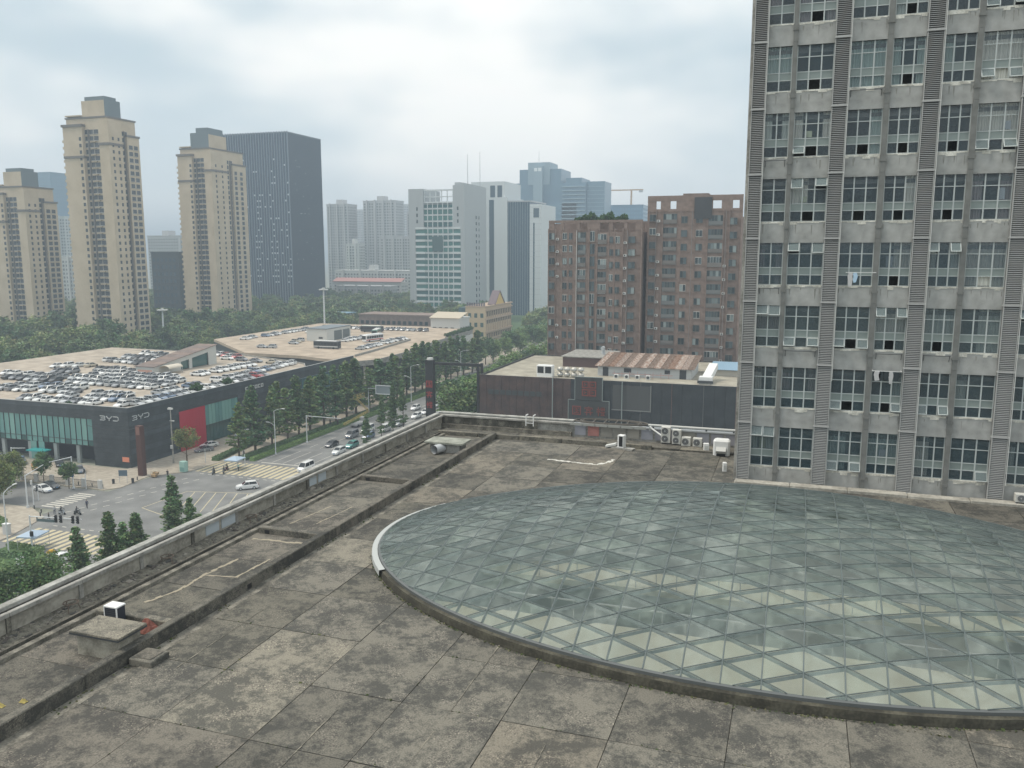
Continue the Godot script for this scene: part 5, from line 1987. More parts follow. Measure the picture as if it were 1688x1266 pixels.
	b.cyl(Vector3(0, 21.0, 0), Vector3(0, 21.4, 0), 2.4, 2.6, 16)
	b.cyl(Vector3(0, 21.4, 0), Vector3(0, 22.2, 0), 1.2, 0.4, 16)
	part("lamp_crown", b, K.offwhite, t)

# ---------- trees ----------
func leaf(b: MB, p: Vector3, s: float, r: RandomNumberGenerator, droop: float) -> void:
	var a := r.randf() * TAU
	var d := Vector3(cos(a), r.randf_range(-0.5, 0.5) - droop, sin(a)).normalized()
	var e := d.cross(Vector3(r.randf_range(-1, 1), r.randf_range(-0.4, 1), r.randf_range(-1, 1)).normalized()).normalized()
	var l := s * r.randf_range(0.7, 1.35)
	var w := l * 0.38
	b.tri(p - d * l * 0.5, p + e * w - d * l * 0.05, p + d * l * 0.55)
	b.tri(p - d * l * 0.5, p + d * l * 0.55, p - e * w)
func tone(r: RandomNumberGenerator, k: Color) -> Color:
	var f := r.randf_range(0.6, 1.4)
	return Color(k.r * f * r.randf_range(0.9, 1.2), k.g * f, k.b * f * r.randf_range(0.8, 1.1))
# slender dawn redwood: whorls of thin drooping branches
func redwood_crown(seed: int, h: float, rad: float, k: Color, n: int, ls: float, gap := 0.0) -> ArrayMesh:
	var r := RandomNumberGenerator.new()
	r.seed = seed
	var b := MB.new()
	b.tinted = true
	var nb := int(n / 26.0)
	var bulge := r.randf_range(0.12, 0.4)
	var lean := Vector3(r.randf_range(-0.3, 0.3), 0, r.randf_range(-0.3, 0.3))
	for i in nb:
		var t := pow(r.randf(), 0.85)
		if gap > 0 and fmod(t * 5.0 + 0.2 * sin(t * 40.0), 1.0) < gap: continue
		var y := h * (0.14 + 0.85 * t)
		var prof := pow(1.0 - t, 0.6 + bulge) * (0.5 + 0.5 * minf(1.0, t / bulge)) * (1.0 + 0.22 * sin(t * 19.0 + seed)) + 0.05
		var L := rad * prof * r.randf_range(0.55, 1.15)
		var a := r.randf() * TAU
		var dir := Vector3(cos(a), r.randf_range(0.05, 0.5) * (0.4 + t), sin(a)).normalized()
		var ck := tone(r, k)
		for q in 26:
			var u := sqrt(r.randf())
			var p := lean * t + Vector3(0, y, 0) + dir * L * u
			var s := 0.30 * (1.0 - 0.4 * u) * (0.6 + rad * 0.2)
			p += Vector3(r.randfn(0, s * 0.6), r.randfn(-0.12, s * 0.5), r.randfn(0, s * 0.6))
			b.col = Color(ck.r * r.randf_range(0.8, 1.4), ck.g * r.randf_range(0.85, 1.25), ck.b)
			leaf(b, p, ls, r, 0.25)
	return b.mesh(K.leaf)
# round-headed broadleaf: many clumps of leaves through the volume
func broad_crown(seed: int, h0: float, h1: float, rad: float, k: Color, clumps: int, per: int, ls: float) -> ArrayMesh:
	var r := RandomNumberGenerator.new()
	r.seed = seed
	var b := MB.new()
	b.tinted = true
	var mid := (h0 + h1) / 2
	for i in clumps:
		var d := Vector3(r.randfn(0, 1), r.randfn(0.15, 1), r.randfn(0, 1)).normalized()
		var u := pow(r.randf(), 0.4)
		var c := Vector3(d.x * rad * u, mid + d.y * (h1 - h0) * 0.5 * u, d.z * rad * u) * 0.9
		c.y = c.y / 0.9
		var cs := rad * r.randf_range(0.16, 0.32)
		var ck := tone(r, k)
		for q in per:
			var p := c + Vector3(r.randfn(0, 0.55), r.randfn(0, 0.42), r.randfn(0, 0.55)) * cs
			b.col = Color(ck.r * r.randf_range(0.85, 1.2), ck.g * r.randf_range(0.85, 1.15), ck.b)
			leaf(b, p, ls, r, 0.1)
	return b.mesh(K.leaf)
func trunk_mesh(h: float, r0: float, limbs: int, seed: int, spread: float) -> ArrayMesh:
	var r := RandomNumberGenerator.new()
	r.seed = seed
	var b := MB.new()
	b.cyl(Vector3.ZERO, Vector3(0, h * 0.5, 0), r0, r0 * 0.72, 8, false)
	b.cyl(Vector3(0, h * 0.5, 0), Vector3(0, h, 0), r0 * 0.72, r0 * 0.12, 8, false)
	for i in limbs:
		var y := h * r.randf_range(0.3, 0.85)
		var a := r.randf() * TAU
		var e := Vector3(cos(a) * spread, spread * r.randf_range(0.3, 0.9), sin(a) * spread) * r.randf_range(0.5, 0.9)
		b.cyl(Vector3(0, y, 0), Vector3(0, y, 0) + e, r0 * 0.35, r0 * 0.1, 5, false)
	return b.mesh(K.trunk)
func tree(called: String, label: String, crown: Mesh, trunk: Mesh, at: Vector3, turn: float, sc: Vector3, group: String) -> Node3D:
	var t := thing(called, label, "tree", at, turn, group)
	t.scale = sc
	put("crown", crown, t)
	put("trunk", trunk, t)
	return t
func nth(i: int) -> String:
	var n := i + 1
	var s := "th"
	if n % 100 < 11 or n % 100 > 13:
		s = ["th", "st", "nd", "rd", "th", "th", "th", "th", "th", "th"][n % 10]
	return str(n) + s
func hedge(label: String, a: Vector3, c: Vector3, w: float, h: float, k: Color) -> void:
	var t := thing("hedge", label, "hedge", a)
	var d := c - a
	var l := d.length()
	d /= l
	var s := Vector3(-d.z, 0, d.x)
	var core := MB.new()
	core.bar(Vector3(0, h * 0.45, 0), d * l + Vector3(0, h * 0.45, 0), w * 0.86, h * 0.9)
	part("stems", core, mat(k, 0.95), t)
	var b := MB.new()
	b.tinted = true
	var n := int(l * (w + 2 * h) * 16)
	for i in n:
		b.col = tone(rng, k)
		var u := rr(-0.5, 0.5)
		var p := d * rr(0, l) + s * (u * w) + Vector3(0, h * 0.93 + rr(-0.05, 0.08), 0)
		if i % 3 == 0:
			p = d * rr(0, l) + s * (w * 0.46 * (1 if i % 2 else -1)) + Vector3(0, rr(0.05, h), 0)
		leaf(b, p, 0.34, rng, 0.0)
	part("foliage", b, K.leaf, t).set_meta("kind", "stuff")

func trees() -> void:
	K.leaf = vmat(0.75)
	K.leaf.backlight_enabled = true
	K.leaf.backlight = Color(0.30, 0.38, 0.20)
	var green := Color(0.125, 0.198, 0.080)
	var dark := Color(0.088, 0.152, 0.070)
	var light := Color(0.156, 0.247, 0.085)
	var red := []
	for i in 5:
		red.append(redwood_crown(300 + i, 15.0, 3.0, [green, Color(0.085, 0.160, 0.085), Color(0.117, 0.195, 0.098), Color(0.12, 0.19, 0.075), dark][i], 3000, 0.5))
	var redt := trunk_mesh(14.5, 0.22, 10, 5, 1.6)
	# avenue of dawn redwoods along the far side of the street
	var k := 0
	var z := -171.0
	while z > -335:
		var h := rr(0.88, 1.2)
		tree("redwood_tree", "feathery redwood in the kerbside row by the hedge, %s from the zebra crossing" % nth(k), red[k % 5], redt, Vector3(-128.0 + rr(-0.6, 0.6), 0.13, z), rr(0, 6), Vector3(h * rr(1.15, 1.6), h, h * rr(1.15, 1.6)), "street redwoods")
		z -= rr(5.6, 8.2)
		k += 1
	k = 0
	z = -184.0
	while z > -330:
		var h := rr(0.82, 1.12)
		tree("redwood_tree", "feathery redwood in the back row near the showroom wall, %s from the crossing" % nth(k), red[(k + 2) % 5], redt, Vector3(-135.0 + rr(-1.2, 1.2), 0.13, z), rr(0, 6), Vector3(h * 1.35, h, h * 1.35), "street redwoods")
		z -= rr(8.5, 13.0)
		k += 1
	# mixed street trees farther on
	var broad := []
	for i in 4:
		broad.append(broad_crown(400 + i, 3.0, 11.5, 4.6, [green, light, dark, light][i], 70, 40, 0.55))
	var brt := trunk_mesh(8.5, 0.24, 9, 8, 3.4)
	k = 0
	z = -336.0
	while z > -470:
		tree("street_tree", "round leafy street tree on the showroom side far along, %s after the redwoods" % nth(k), broad[k % 4], brt, Vector3(-131 + rr(-3, 3), 0, z), rr(0, 6), Vector3.ONE * rr(0.8, 1.25), "far street trees")
		z -= rr(6, 9)
		k += 1
	for i in 9:
		tree("street_tree", "leafy tree between road and black restaurant, %s from the pylon sign" % nth(i), broad[[0, 2, 0, 1, 2, 0, 2, 1, 0][i]], brt, Vector3([-86.5, -91, -84, -88.5, -93, -82, -90, -95, -97][i], 0.13, [-208, -216, -220, -228, -236, -242, -250, -262, -276][i]), rr(0, 6), Vector3.ONE * [1.25, 1.3, 1.2, 1.25, 1.15, 1.2, 1.2, 1.1, 1.1][i], "trees by the restaurant")
	for i in 9:
		tree("street_tree", "bushy tree on the near side of the far street, %s behind the restaurant" % nth(i), broad[(i + 1) % 4], brt, Vector3(-99 + rr(-3, 3), 0.13, -292 - i * 17), rr(0, 6), Vector3.ONE * rr(1.0, 1.35), "far street trees")
	# young redwoods on the near side, tops showing over the parapet
	var young := []
	for i in 3:
		young.append(redwood_crown(330 + i, 12.0, 2.3, [Color(0.098, 0.169, 0.078), dark, Color(0.111, 0.189, 0.088)][i], 6800, 0.33, 0.34 if i != 1 else 0.1))
	var yt := trunk_mesh(11.8, 0.15, 9, 6, 1.2)
	var spots := [[-96.5, -91.0, 0.93, 0, 1.1], [-96.2, -96.2, 0.97, 1, 1.25], [-93.6, -97.0, 0.86, 2, 1.15], [-92.6, -98.2, 0.95, 1, 1.2], [-101.2, -116.0, 1.0, 0, 1.15], [-100.0, -114.0, 0.72, 2, 1.25], [-92.3, -109.6, 0.9, 2, 0.95], [-90.3, -109.0, 0.7, 0, 1.0], [-104.2, -199.5, 1.05, 0, 0.85], [-104.4, -206.8, 1.2, 1, 0.95], [-104.0, -212.4, 1.25, 2, 0.95], [-103.6, -190.0, 0.72, 0, 0.9]]
	var why := ["left of the dark pair", "darkest of the clump over the parapet", "low one inside the parapet clump", "right of the parapet clump", "tall and gappy, before the yellow box marking", "short, at the foot of the gappy one", "right of the gappy one", "small, touching the parapet line", "thin, among the queueing cars", "dark, beside the white cars", "tall, near the pylon sign", "short, by the queueing vans"]
	for i in spots.size():
		var s: Array = spots[i]
		tree("young_redwood", "young redwood top showing over parapet, " + why[i], young[s[3]], yt, Vector3(s[0], 0.13, s[1]), rr(0, 6), Vector3(s[4], s[2], s[4]), "young redwoods near the parapet")
	var oak := broad_crown(410, 3.0, 11.6, 4.4, Color(0.098, 0.176, 0.072), 120, 60, 0.36)
	tree("street_tree", "broad dark tree below the parapet beside a parked white car", oak, brt, Vector3(-93.5, 0.13, -81.0), 0.4, Vector3(1.0, 0.97, 1.0), "near street trees")
	tree("street_tree", "second broad tree at the picture edge below the parapet", oak, brt, Vector3(-97.5, 0.13, -76.5), 2.0, Vector3(0.9, 0.86, 0.9), "near street trees")
	# plaza trees
	var small := broad_crown(420, 2.0, 6.2, 1.9, Color(0.091, 0.169, 0.065), 60, 50, 0.3)
	var smt := trunk_mesh(4.4, 0.1, 6, 9, 1.2)
	tree("plaza_tree", "small round tree on plaza kerb beside the blue sign pole", small, smt, Vector3(-145.1, 0.13, -135.6), 0.0, Vector3.ONE * 0.95, "plaza trees")
	tree("plaza_tree", "small taller tree between fence and parked white car", small, smt, Vector3(-153.5, 0.13, -137.0), 2.0, Vector3(1.05, 1.15, 1.05), "plaza trees")
	var camph := broad_crown(421, 1.6, 9.2, 4.0, Color(0.143, 0.189, 0.065), 110, 60, 0.36)
	tree("plaza_tree", "large yellowish camphor tree at picture edge beside the side street", camph, trunk_mesh(7, 0.2, 8, 3, 2.6), Vector3(-151.5, 0.13, -124.0), 0.0, Vector3.ONE * 0.95, "plaza trees")
	tree("plaza_tree", "yellowish camphor tree behind, nearer the showroom canopy", camph, trunk_mesh(7, 0.2, 8, 4, 2.6), Vector3(-160.0, 0.13, -134.5), 1.2, Vector3.ONE * 0.8, "plaza trees")
	var plane := broad_crown(422, 4.6, 9.4, 3.1, Color(0.169, 0.202, 0.072), 70, 46, 0.34)
	tree("plane_tree", "reddish yellow-green plane tree before the red showroom wall", plane, trunk_mesh(6.5, 0.2, 9, 12, 2.4), Vector3(-133.4, 0.13, -158.4), 0.0, Vector3.ONE, "plaza trees")
	# shrubs on roofs
	var bush := broad_crown(430, 0.0, 2.2, 1.5, Color(0.058, 0.124, 0.046), 40, 40, 0.3)
	var pots := [[-148.2, 13.55, -181.0, 1.15, "larger leafy shrub at the rooftop street edge between parked cars"], [-148.0, 13.55, -193.5, 1.0, "leafy shrub at the rooftop street edge, farther from the corner"], [-164.5, 13.55, -155.6, 0.5, "little shrub on the showroom front edge"]]
	for p in pots:
		var t := thing("roof_shrub", p[4], "shrub", Vector3(p[0], p[1], p[2]), 0, "shrubs on the showroom roof")
		t.scale = Vector3.ONE * p[3]
		put("foliage", bush, t)
	for i in 8:
		var t := thing("roof_garden_shrub", "shrub in the brown block's roof garden, %s along the parapet" % nth(i), "shrub", Vector3(-62.5 + i * 1.9, 58.2, -246.5), i, "roof garden shrubs")
		t.scale = Vector3(0.9, 0.8 + 0.3 * (i % 3), 0.9)
		put("foliage", bush, t)
	for i in 7:
		var t := thing("deck_planter_shrub", "shrub in the far deck's edge planter, %s from the near end" % nth(i), "shrub", Vector3(-150.2 - i * 0.52, 11.8, -354 - i * 5.9), i, "deck planter shrubs")
		t.scale = Vector3(1.1, 0.8, 1.5)
		put("foliage", bush, t)
	hedge("long clipped hedge between street and redwood row", Vector3(-123.3, 0.0, -169), Vector3(-123.3, 0.0, -330), 1.5, 0.9, light)
	hedge("darker second hedge behind the kerb hedge under the redwoods", Vector3(-125.6, 0.13, -169), Vector3(-125.6, 0.13, -300), 1.3, 1.1, dark)
	hedge("hedge beside the plaza path below the plane tree", Vector3(-131.5, 0.13, -166), Vector3(-134.5, 0.13, -186), 2.0, 0.9, dark)
	hedge("clipped hedge on the corner island behind the traffic pole", Vector3(-126.0, 0.16, -104.3), Vector3(-118.5, 0.16, -104.3), 1.0, 0.8, green)
	hedge("clipped hedge ringing the lawn beside the traffic pole", Vector3(-125.8, 0.16, -100.6), Vector3(-116.4, 0.16, -100.6), 1.2, 0.8, dark)
	hedge("dark hedge by the pavement at the picture edge", Vector3(-136.5, 0.13, -112.5), Vector3(-150, 0.13, -118.5), 1.4, 1.0, green)
	# the wood behind the parking decks: one mass nobody could count
	var wc := [broad_crown(440, 2.0, 15.0, 6.0, Color(0.130, 0.195, 0.082), 110, 30, 0.85), broad_crown(441, 2.0, 13.0, 6.6, Color(0.175, 0.235, 0.088), 110, 30, 0.85), broad_crown(442, 1.0, 15.5, 5.2, Color(0.100, 0.165, 0.075), 110, 30, 0.85)]
	var blocks := [[-362, -322, -376, -340], [-442, -404, -396, -362], [-368, -334, -480, -434], [-455, -380, -650, -590], [-412, -380, -490, -456], [-250, -140, -420, -150], [-244, -180, -450, -424], [-184, -156, -490, -398], [-280, -255, -475, -455], [-272, -180, -700, -560]]
	var lists := [[], [], []]
	var tries := 0
	while lists[0].size() + lists[1].size() + lists[2].size() < 1150 and tries < 9000:
		tries += 1
		var p := Vector2(rr(-620, -252), rr(-700, -170))
		if tries % 6 == 0: p = Vector2(rr(-330, -195), rr(-560, -412))
		if tries % 19 == 0: p = Vector2(rr(-158, -128), rr(-620, -486))
		if p.x < -330 and p.y > -0.55 * (-p.x) + 0.0 and p.y > -230: continue
		var bad := false
		for q in blocks:
			if p.x > q[0] - 4 and p.x < q[1] + 4 and p.y > q[2] - 4 and p.y < q[3] + 4: bad = true
		if bad: continue
		# stay inside what can be seen
		var az := rad_to_deg(atan2(-p.x, -p.y))
		if az > 56 or az < 8: continue
		# lower growth near the decks
		var near: float = clampf((-252 - p.x) / 60.0, 0, 1) if p.y > -415 else 0.75
		var s := rr(0.75, 1.2) * lerpf(0.55, 1.08, near)
		lists[rng.randi() % 3].append(Transform3D(Basis(Vector3.UP, rr(0, 6.28)).scaled(Vector3(s * rr(0.9, 1.2), s, s * rr(0.9, 1.2))), Vector3(p.x, 0, p.y)))
	var wood := Node3D.new()
	wood.name = "woodland"
	add_child(wood)
	tag(wood, "dense green wood behind the parking decks below the towers", "woodland", "", "stuff")
	for i in 3:
		var mm := MultiMesh.new()
		mm.transform_format = MultiMesh.TRANSFORM_3D
		mm.mesh = wc[i]
		mm.instance_count = lists[i].size()
		for q in lists[i].size():
			mm.set_instance_transform(q, lists[i][q])
		var mi := MultiMeshInstance3D.new()
		mi.name = "tree_crowns"
		mi.multimesh = mm
		mi.set_meta("kind", "stuff")
		wood.add_child(mi, true)
	# grassy floor of the wood
	var b := MB.new()
	strip(b, -900, -251, -900, -150, 0.03)
	strip(b, -251, -150, -900, -409, 0.03)
	structure("wood_floor", b, K.grass)

# ---------- vehicles ----------
var car_kit := {}
func loft(b: MB, st: Array) -> void:
	# st: list of [z, half widths and heights as Vector2s from sill to centre line]
	for i in st.size() - 1:
		var p: Array = st[i][1]
		var q: Array = st[i + 1][1]
		var z0: float = st[i][0]
		var z1: float = st[i + 1][0]
		for s in [-1.0, 1.0]:
			for k in p.size() - 1:
				var a := Vector3(p[k].x * s, p[k].y, z0)
				var c := Vector3(p[k + 1].x * s, p[k + 1].y, z0)
				var d := Vector3(q[k + 1].x * s, q[k + 1].y, z1)
				var e := Vector3(q[k].x * s, q[k].y, z1)
				if s > 0: b.quad(e, a, c, d)
				else: b.quad(a, e, d, c)
	for end in [0, st.size() - 1]:
		var p: Array = st[end][1]
		var z: float = st[end][0]
		for k in p.size() - 1:
			var a := Vector3(-p[k].x, p[k].y, z)
			var c := Vector3(p[k].x, p[k].y, z)
			var d := Vector3(p[k + 1].x, p[k + 1].y, z)
			var e := Vector3(-p[k + 1].x, p[k + 1].y, z)
			if end == 0: b.quad(c, a, e, d)
			else: b.quad(a, c, d, e)
func make_kit(kind: String) -> Dictionary:
	var L := 4.7
	var roof := 1.45
	var nose := 0.80
	var tail := 1.0
	var bw := 0.92
	var cab := [-1.75, -1.0, 0.25, 1.05]
	if kind == "suv":
		L = 4.6
		roof = 1.68
		nose = 0.98
		tail = 1.12
		cab = [-2.1, -1.75, 0.3, 1.0]
	elif kind == "hatch":
		L = 4.1
		roof = 1.52
		nose = 0.88
		tail = 1.0
		cab = [-1.9, -1.45, 0.25, 1.1]
	elif kind == "van":
		L = 5.0
		roof = 2.05
		nose = 1.1
		tail = 1.15
		bw = 0.95
		cab = [-2.42, -2.3, 1.0, 1.75]
	var h := L / 2
	var belt := (nose + tail) / 2 + 0.02
	var b := MB.new()
	var sec := func(w: float, y: float) -> Array: return [Vector2(w - 0.06, 0.24), Vector2(w, 0.38), Vector2(w, y - 0.22), Vector2(w - 0.07, y), Vector2(0, y + 0.03)]
	loft(b, [[-h, sec.call(bw - 0.14, tail - 0.14)], [-h + 0.22, sec.call(bw - 0.02, tail)], [cab[0], sec.call(bw, tail)], [0.0, sec.call(bw, belt)], [cab[3], sec.call(bw, belt - 0.02)], [h - 0.55, sec.call(bw - 0.03, nose - 0.05)], [h - 0.12, sec.call(bw - 0.14, nose - 0.2)], [h, sec.call(bw - 0.26, nose - 0.32)]])
	# roof and pillars
	var rw := bw - 0.26
	loft(b, [[cab[1] - 0.04, [Vector2(rw, roof - 0.05), Vector2(rw - 0.08, roof), Vector2(0, roof + 0.01)]], [(cab[1] + cab[2]) / 2, [Vector2(rw + 0.02, roof - 0.03), Vector2(rw - 0.06, roof + 0.03), Vector2(0, roof + 0.05)]], [cab[2] + 0.04, [Vector2(rw, roof - 0.06), Vector2(rw - 0.08, roof - 0.01), Vector2(0, roof)]]])
	for s in [-1, 1]:
		b.bar(Vector3(s * (bw - 0.10), belt - 0.02, cab[3] - 0.02), Vector3(s * (rw - 0.01), roof - 0.03, cab[2]), 0.07, 0.05)
		b.bar(Vector3(s * (bw - 0.10), tail - 0.02, cab[0] + 0.05), Vector3(s * (rw - 0.01), roof - 0.03, cab[1]), 0.12, 0.05)
		b.bar(Vector3(s * (bw - 0.075), belt - 0.02, -0.35), Vector3(s * (rw + 0.005), roof - 0.03, -0.35), 0.07, 0.04)
		b.obox(Vector3(s * (bw + 0.07), belt + 0.05, cab[3] - 0.25), Vector3(0.18, 0.12, 0.1))
	var g := MB.new()
	var gs := func(w0: float, y0: float, w1: float, y1: float) -> Array: return [Vector2(w0, y0), Vector2(w1, y1), Vector2(0, y1)]
	loft(g, [[cab[0], gs.call(bw - 0.12, tail, bw - 0.13, tail + 0.02)], [cab[1], gs.call(bw - 0.1, tail, rw - 0.02, roof - 0.04)], [cab[2], gs.call(bw - 0.1, belt, rw - 0.02, roof - 0.05)], [cab[3], gs.call(bw - 0.12, belt - 0.02, bw - 0.14, belt)]])
	var w := MB.new()
	w.cyl(Vector3(-0.1, 0, 0), Vector3(0.1, 0, 0), 0.33, 0.33, 14)
	var rim := MB.new()
	rim.cyl(Vector3(-0.108, 0, 0), Vector3(0.108, 0, 0), 0.21, 0.21, 10)
	var hl := MB.new()
	hl.obox(Vector3(0, 0, 0), Vector3(0.34, 0.13, 0.16), Basis.from_euler(Vector3(-0.5, 0, 0)))
	var bp := MB.new()
	bp.bx(-0.26, 0.26, 0, 0.14, h - 0.02, h + 0.015)
	return {"body": b.mesh(K.white), "windows": g.mesh(K.car_glass), "wheel": w.mesh(K.tyre), "rim": rim.mesh(K.galv), "lamp": hl.mesh(K.lamp_lens), "tail": hl.mesh(K.tail_lens), "plate": bp.mesh(K.plate), "h": h, "bw": bw, "nose": nose, "tl": tail}
func car(kind: String, colour: String, label: String, at: Vector3, turn: float, group: String, full := false) -> Node3D:
	var q: Dictionary = car_kit[kind]
	var t := thing("parked_car" if not full else ("white_van" if kind == "van" and colour == "white" else "car"), label, "van" if kind == "van" else "car", at, turn, group)
	put("body", q.body, t, Vector3.ZERO, K.paint[colour])
	put("windows", q.windows, t)
	for s in [-1, 1]:
		for z in [-q.h * 0.58, q.h * 0.62]:
			var w := put("wheel", q.wheel, t, Vector3(s * (q.bw - 0.09), 0.33, z))
			if full: put("rim", q.rim, w)
	if full:
		for s in [-1, 1]:
			put("headlight", q.lamp, t, Vector3(s * (q.bw - 0.34), q.nose - 0.19, q.h - 0.17))
			put("taillight", q.tail, t, Vector3(s * (q.bw - 0.28), q.tl - 0.16, -q.h + 0.05))
		put("number_plate", q.plate, t, Vector3(0, 0.42, 0))
	return t
func row_of_cars(phrase: String, from: Vector3, to: Vector3, n: int, turn: float, pal: Array, skip: Array, group: String, seed: int) -> void:
	var r := RandomNumberGenerator.new()
	r.seed = seed
	for i in n:
		if i in skip: continue
		var kind: String = ["sedan", "sedan", "suv", "hatch"][r.randi() % 4]
		var colour: String = pal[r.randi() % pal.size()]
		var p := from.lerp(to, i / float(maxi(n - 1, 1)))
		p += Vector3(r.randf_range(-0.15, 0.15), 0, r.randf_range(-0.25, 0.25))
		var flip := PI if r.randf() < 0.2 else 0.0
		car(kind, colour, "%s %s, %s in %s" % [colour, {"sedan": "saloon car", "suv": "tall car", "hatch": "hatchback"}[kind], nth(i), phrase], p, turn + flip + r.randf_range(-0.03, 0.03), group)
func bus(label: String, at: Vector3, turn: float, body: Material, stripe: Material, roof: Material) -> void:
	var t := thing("bus", label, "bus", at, turn, "buses on the far deck")
	var b := MB.new()
	b.cbox(-1.25, 1.25, 0.35, 3.05, -5.7, 5.7, 0.12)
	part("body", b, body, t)
	b = MB.new()
	b.cbox(-1.1, 1.1, 3.05, 3.3, -5.0, 4.6, 0.08)
	part("roof_pod", b, roof, t)
	for s in [-1, 1]:
		for i in 7:
			b = MB.new()
			b.bx(s * 1.255 - 0.01, s * 1.255 + 0.01, 1.45, 2.6, -5.3 + i * 1.5, -3.95 + i * 1.5)
			part("side_window", b, K.car_glass, t)
		b = MB.new()
		b.bx(s * 1.256 - 0.008, s * 1.256 + 0.008, 0.75, 1.15, -5.5, 5.5)
		part("stripe", b, stripe, t)
		for z in [-3.4, 3.5]:
			b = MB.new()
			b.cyl(Vector3(s * 1.05, 0.46, z), Vector3(s * 1.27, 0.46, z), 0.46, 0.46, 12)
			part("wheel", b, K.tyre, t)
	b = MB.new()
	b.bx(-1.1, 1.1, 1.2, 2.8, 5.7, 5.73)
	part("windscreen", b, K.car_glass, t)

func vehicles() -> void:
	K.car_glass = mat(Color(0.018, 0.022, 0.025), 0.05)
	K.lamp_lens = mat(Color(0.7, 0.72, 0.74), 0.1)
	K.tail_lens = mat(Color(0.35, 0.02, 0.02), 0.2)
	K.plate = mat(Color(0.05, 0.20, 0.40), 0.5)
	K.paint = {}
	var pc := {"white": Color(0.74, 0.75, 0.74), "pearl": Color(0.62, 0.64, 0.63), "silver": Color(0.40, 0.42, 0.43), "grey": Color(0.20, 0.21, 0.225), "black": Color(0.022, 0.023, 0.026), "blue": Color(0.14, 0.20, 0.30), "beige": Color(0.46, 0.42, 0.33), "red": Color(0.35, 0.04, 0.04), "orange": Color(0.62, 0.28, 0.05), "teal": Color(0.05, 0.25, 0.22)}
	for k in pc:
		var m := mat(pc[k], 0.32, 0.0)
		m.clearcoat_enabled = true
		m.clearcoat = 0.7
		m.clearcoat_roughness = 0.08
		K.paint[k] = m
	for k in ["sedan", "suv", "hatch", "van"]: car_kit[k] = make_kit(k)
	var Y := 13.55
	var A := ["white", "white", "pearl", "silver", "silver", "grey", "white", "blue"]
	var B := ["white", "grey", "black", "silver", "silver", "grey", "pearl", "black", "white"]
	var g := "cars stored on the showroom roof"
	var H := PI / 2
	# rows that stand nose to the front edge
	row_of_cars("the roof row along the front glass edge", Vector3(-151.2, Y, -158.6), Vector3(-181.5, Y, -158.6), 12, 0.0, A, [1, 2], g, 1)
	row_of_cars("the short second row behind the front edge row", Vector3(-155.5, Y, -164.4), Vector3(-166.0, Y, -164.4), 5, 0.0, A, [], g, 2)
	row_of_cars("the third row from the front edge, near corner", Vector3(-160.6, Y, -169.8), Vector3(-168.6, Y, -169.8), 4, 0.0, A, [], g, 3)
	row_of_cars("the lone pair behind the front edge", Vector3(-172.6, Y, -164.2), Vector3(-175.4, Y, -165.0), 2, 0.0, A, [], g, 4)
	row_of_cars("the pale left block, its front rank", Vector3(-177.2, Y, -169.6), Vector3(-202.5, Y, -168.6), 10, 0.0, A, [4], g, 5)
	row_of_cars("the pale left block, its rear rank", Vector3(-180.5, Y, -175.0), Vector3(-200.5, Y, -174.4), 8, 0.0, A, [], g, 6)
	row_of_cars("the dark cluster at the roof's left, front rank", Vector3(-198.0, Y, -183.6), Vector3(-216, Y, -184.0), 7, 0.0, ["grey", "black", "silver", "white", "grey", "black"], [], g, 7)
	row_of_cars("the dark cluster at the roof's left, rear rank", Vector3(-201.0, Y, -189.4), Vector3(-224, Y, -190.4), 8, 0.0, ["grey", "black", "silver", "grey", "white"], [5], g, 8)
	row_of_cars("the dark trio near the wood", Vector3(-207.5, Y, -199.0), Vector3(-213.0, Y, -198.4), 3, 0.0, ["black", "grey", "grey"], [], g, 9)
	row_of_cars("the rank against the wooded roof edge", Vector3(-214.0, Y, -212.4), Vector3(-223.0, Y, -207.4), 4, 0.0, ["pearl", "white", "beige", "grey"], [], g, 10)
	row_of_cars("the packed middle block, first rank", Vector3(-163.4, Y, -182.4), Vector3(-191.6, Y, -183.4), 11, 0.0, A, [], g, 11)
	row_of_cars("the packed middle block, second rank", Vector3(-163.0, Y, -188.0), Vector3(-196.5, Y, -188.8), 13, 0.0, A, [], g, 12)
	row_of_cars("the packed middle block, third rank", Vector3(-164.0, Y, -193.6), Vector3(-196.0, Y, -194.2), 12, 0.0, A, [10], g, 13)
	row_of_cars("the packed middle block, fourth rank", Vector3(-171.0, Y, -199.2), Vector3(-199.0, Y, -199.8), 11, 0.0, A, [], g, 14)
	row_of_cars("the packed middle block, rear rank", Vector3(-190.2, Y, -205.4), Vector3(-204.5, Y, -206.2), 6, 0.0, B, [], g, 15)
	row_of_cars("the far rank beyond the ramp house, front", Vector3(-191.0, Y, -219.4), Vector3(-219.0, Y, -225.0), 10, 0.0, B, [], g, 16)
	row_of_cars("the far rank beyond the ramp house, rear", Vector3(-196.0, Y, -229.4), Vector3(-220.0, Y, -234.6), 9, 0.0, B, [2], g, 17)
	row_of_cars("the last rank by the wood behind the ramp house", Vector3(-206.0, Y, -240.0), Vector3(-220.0, Y, -243.0), 5, 0.0, B, [], g, 18)
	# rows that stand nose to the street edge
	row_of_cars("the street-edge row nearest the lettered corner", Vector3(-149.0, Y, -160.6), Vector3(-149.0, Y, -179.2), 8, H, A, [], g, 19)
	row_of_cars("the street-edge row between the roof shrubs", Vector3(-149.2, Y, -183.6), Vector3(-149.2, Y, -190.8), 3, H, ["white", "pearl", "silver"], [], g, 20)
	row_of_cars("the second row in from the street edge, near corner", Vector3(-155.0, Y, -175.6), Vector3(-155.0, Y, -189.6), 6, H, A, [3], g, 21)
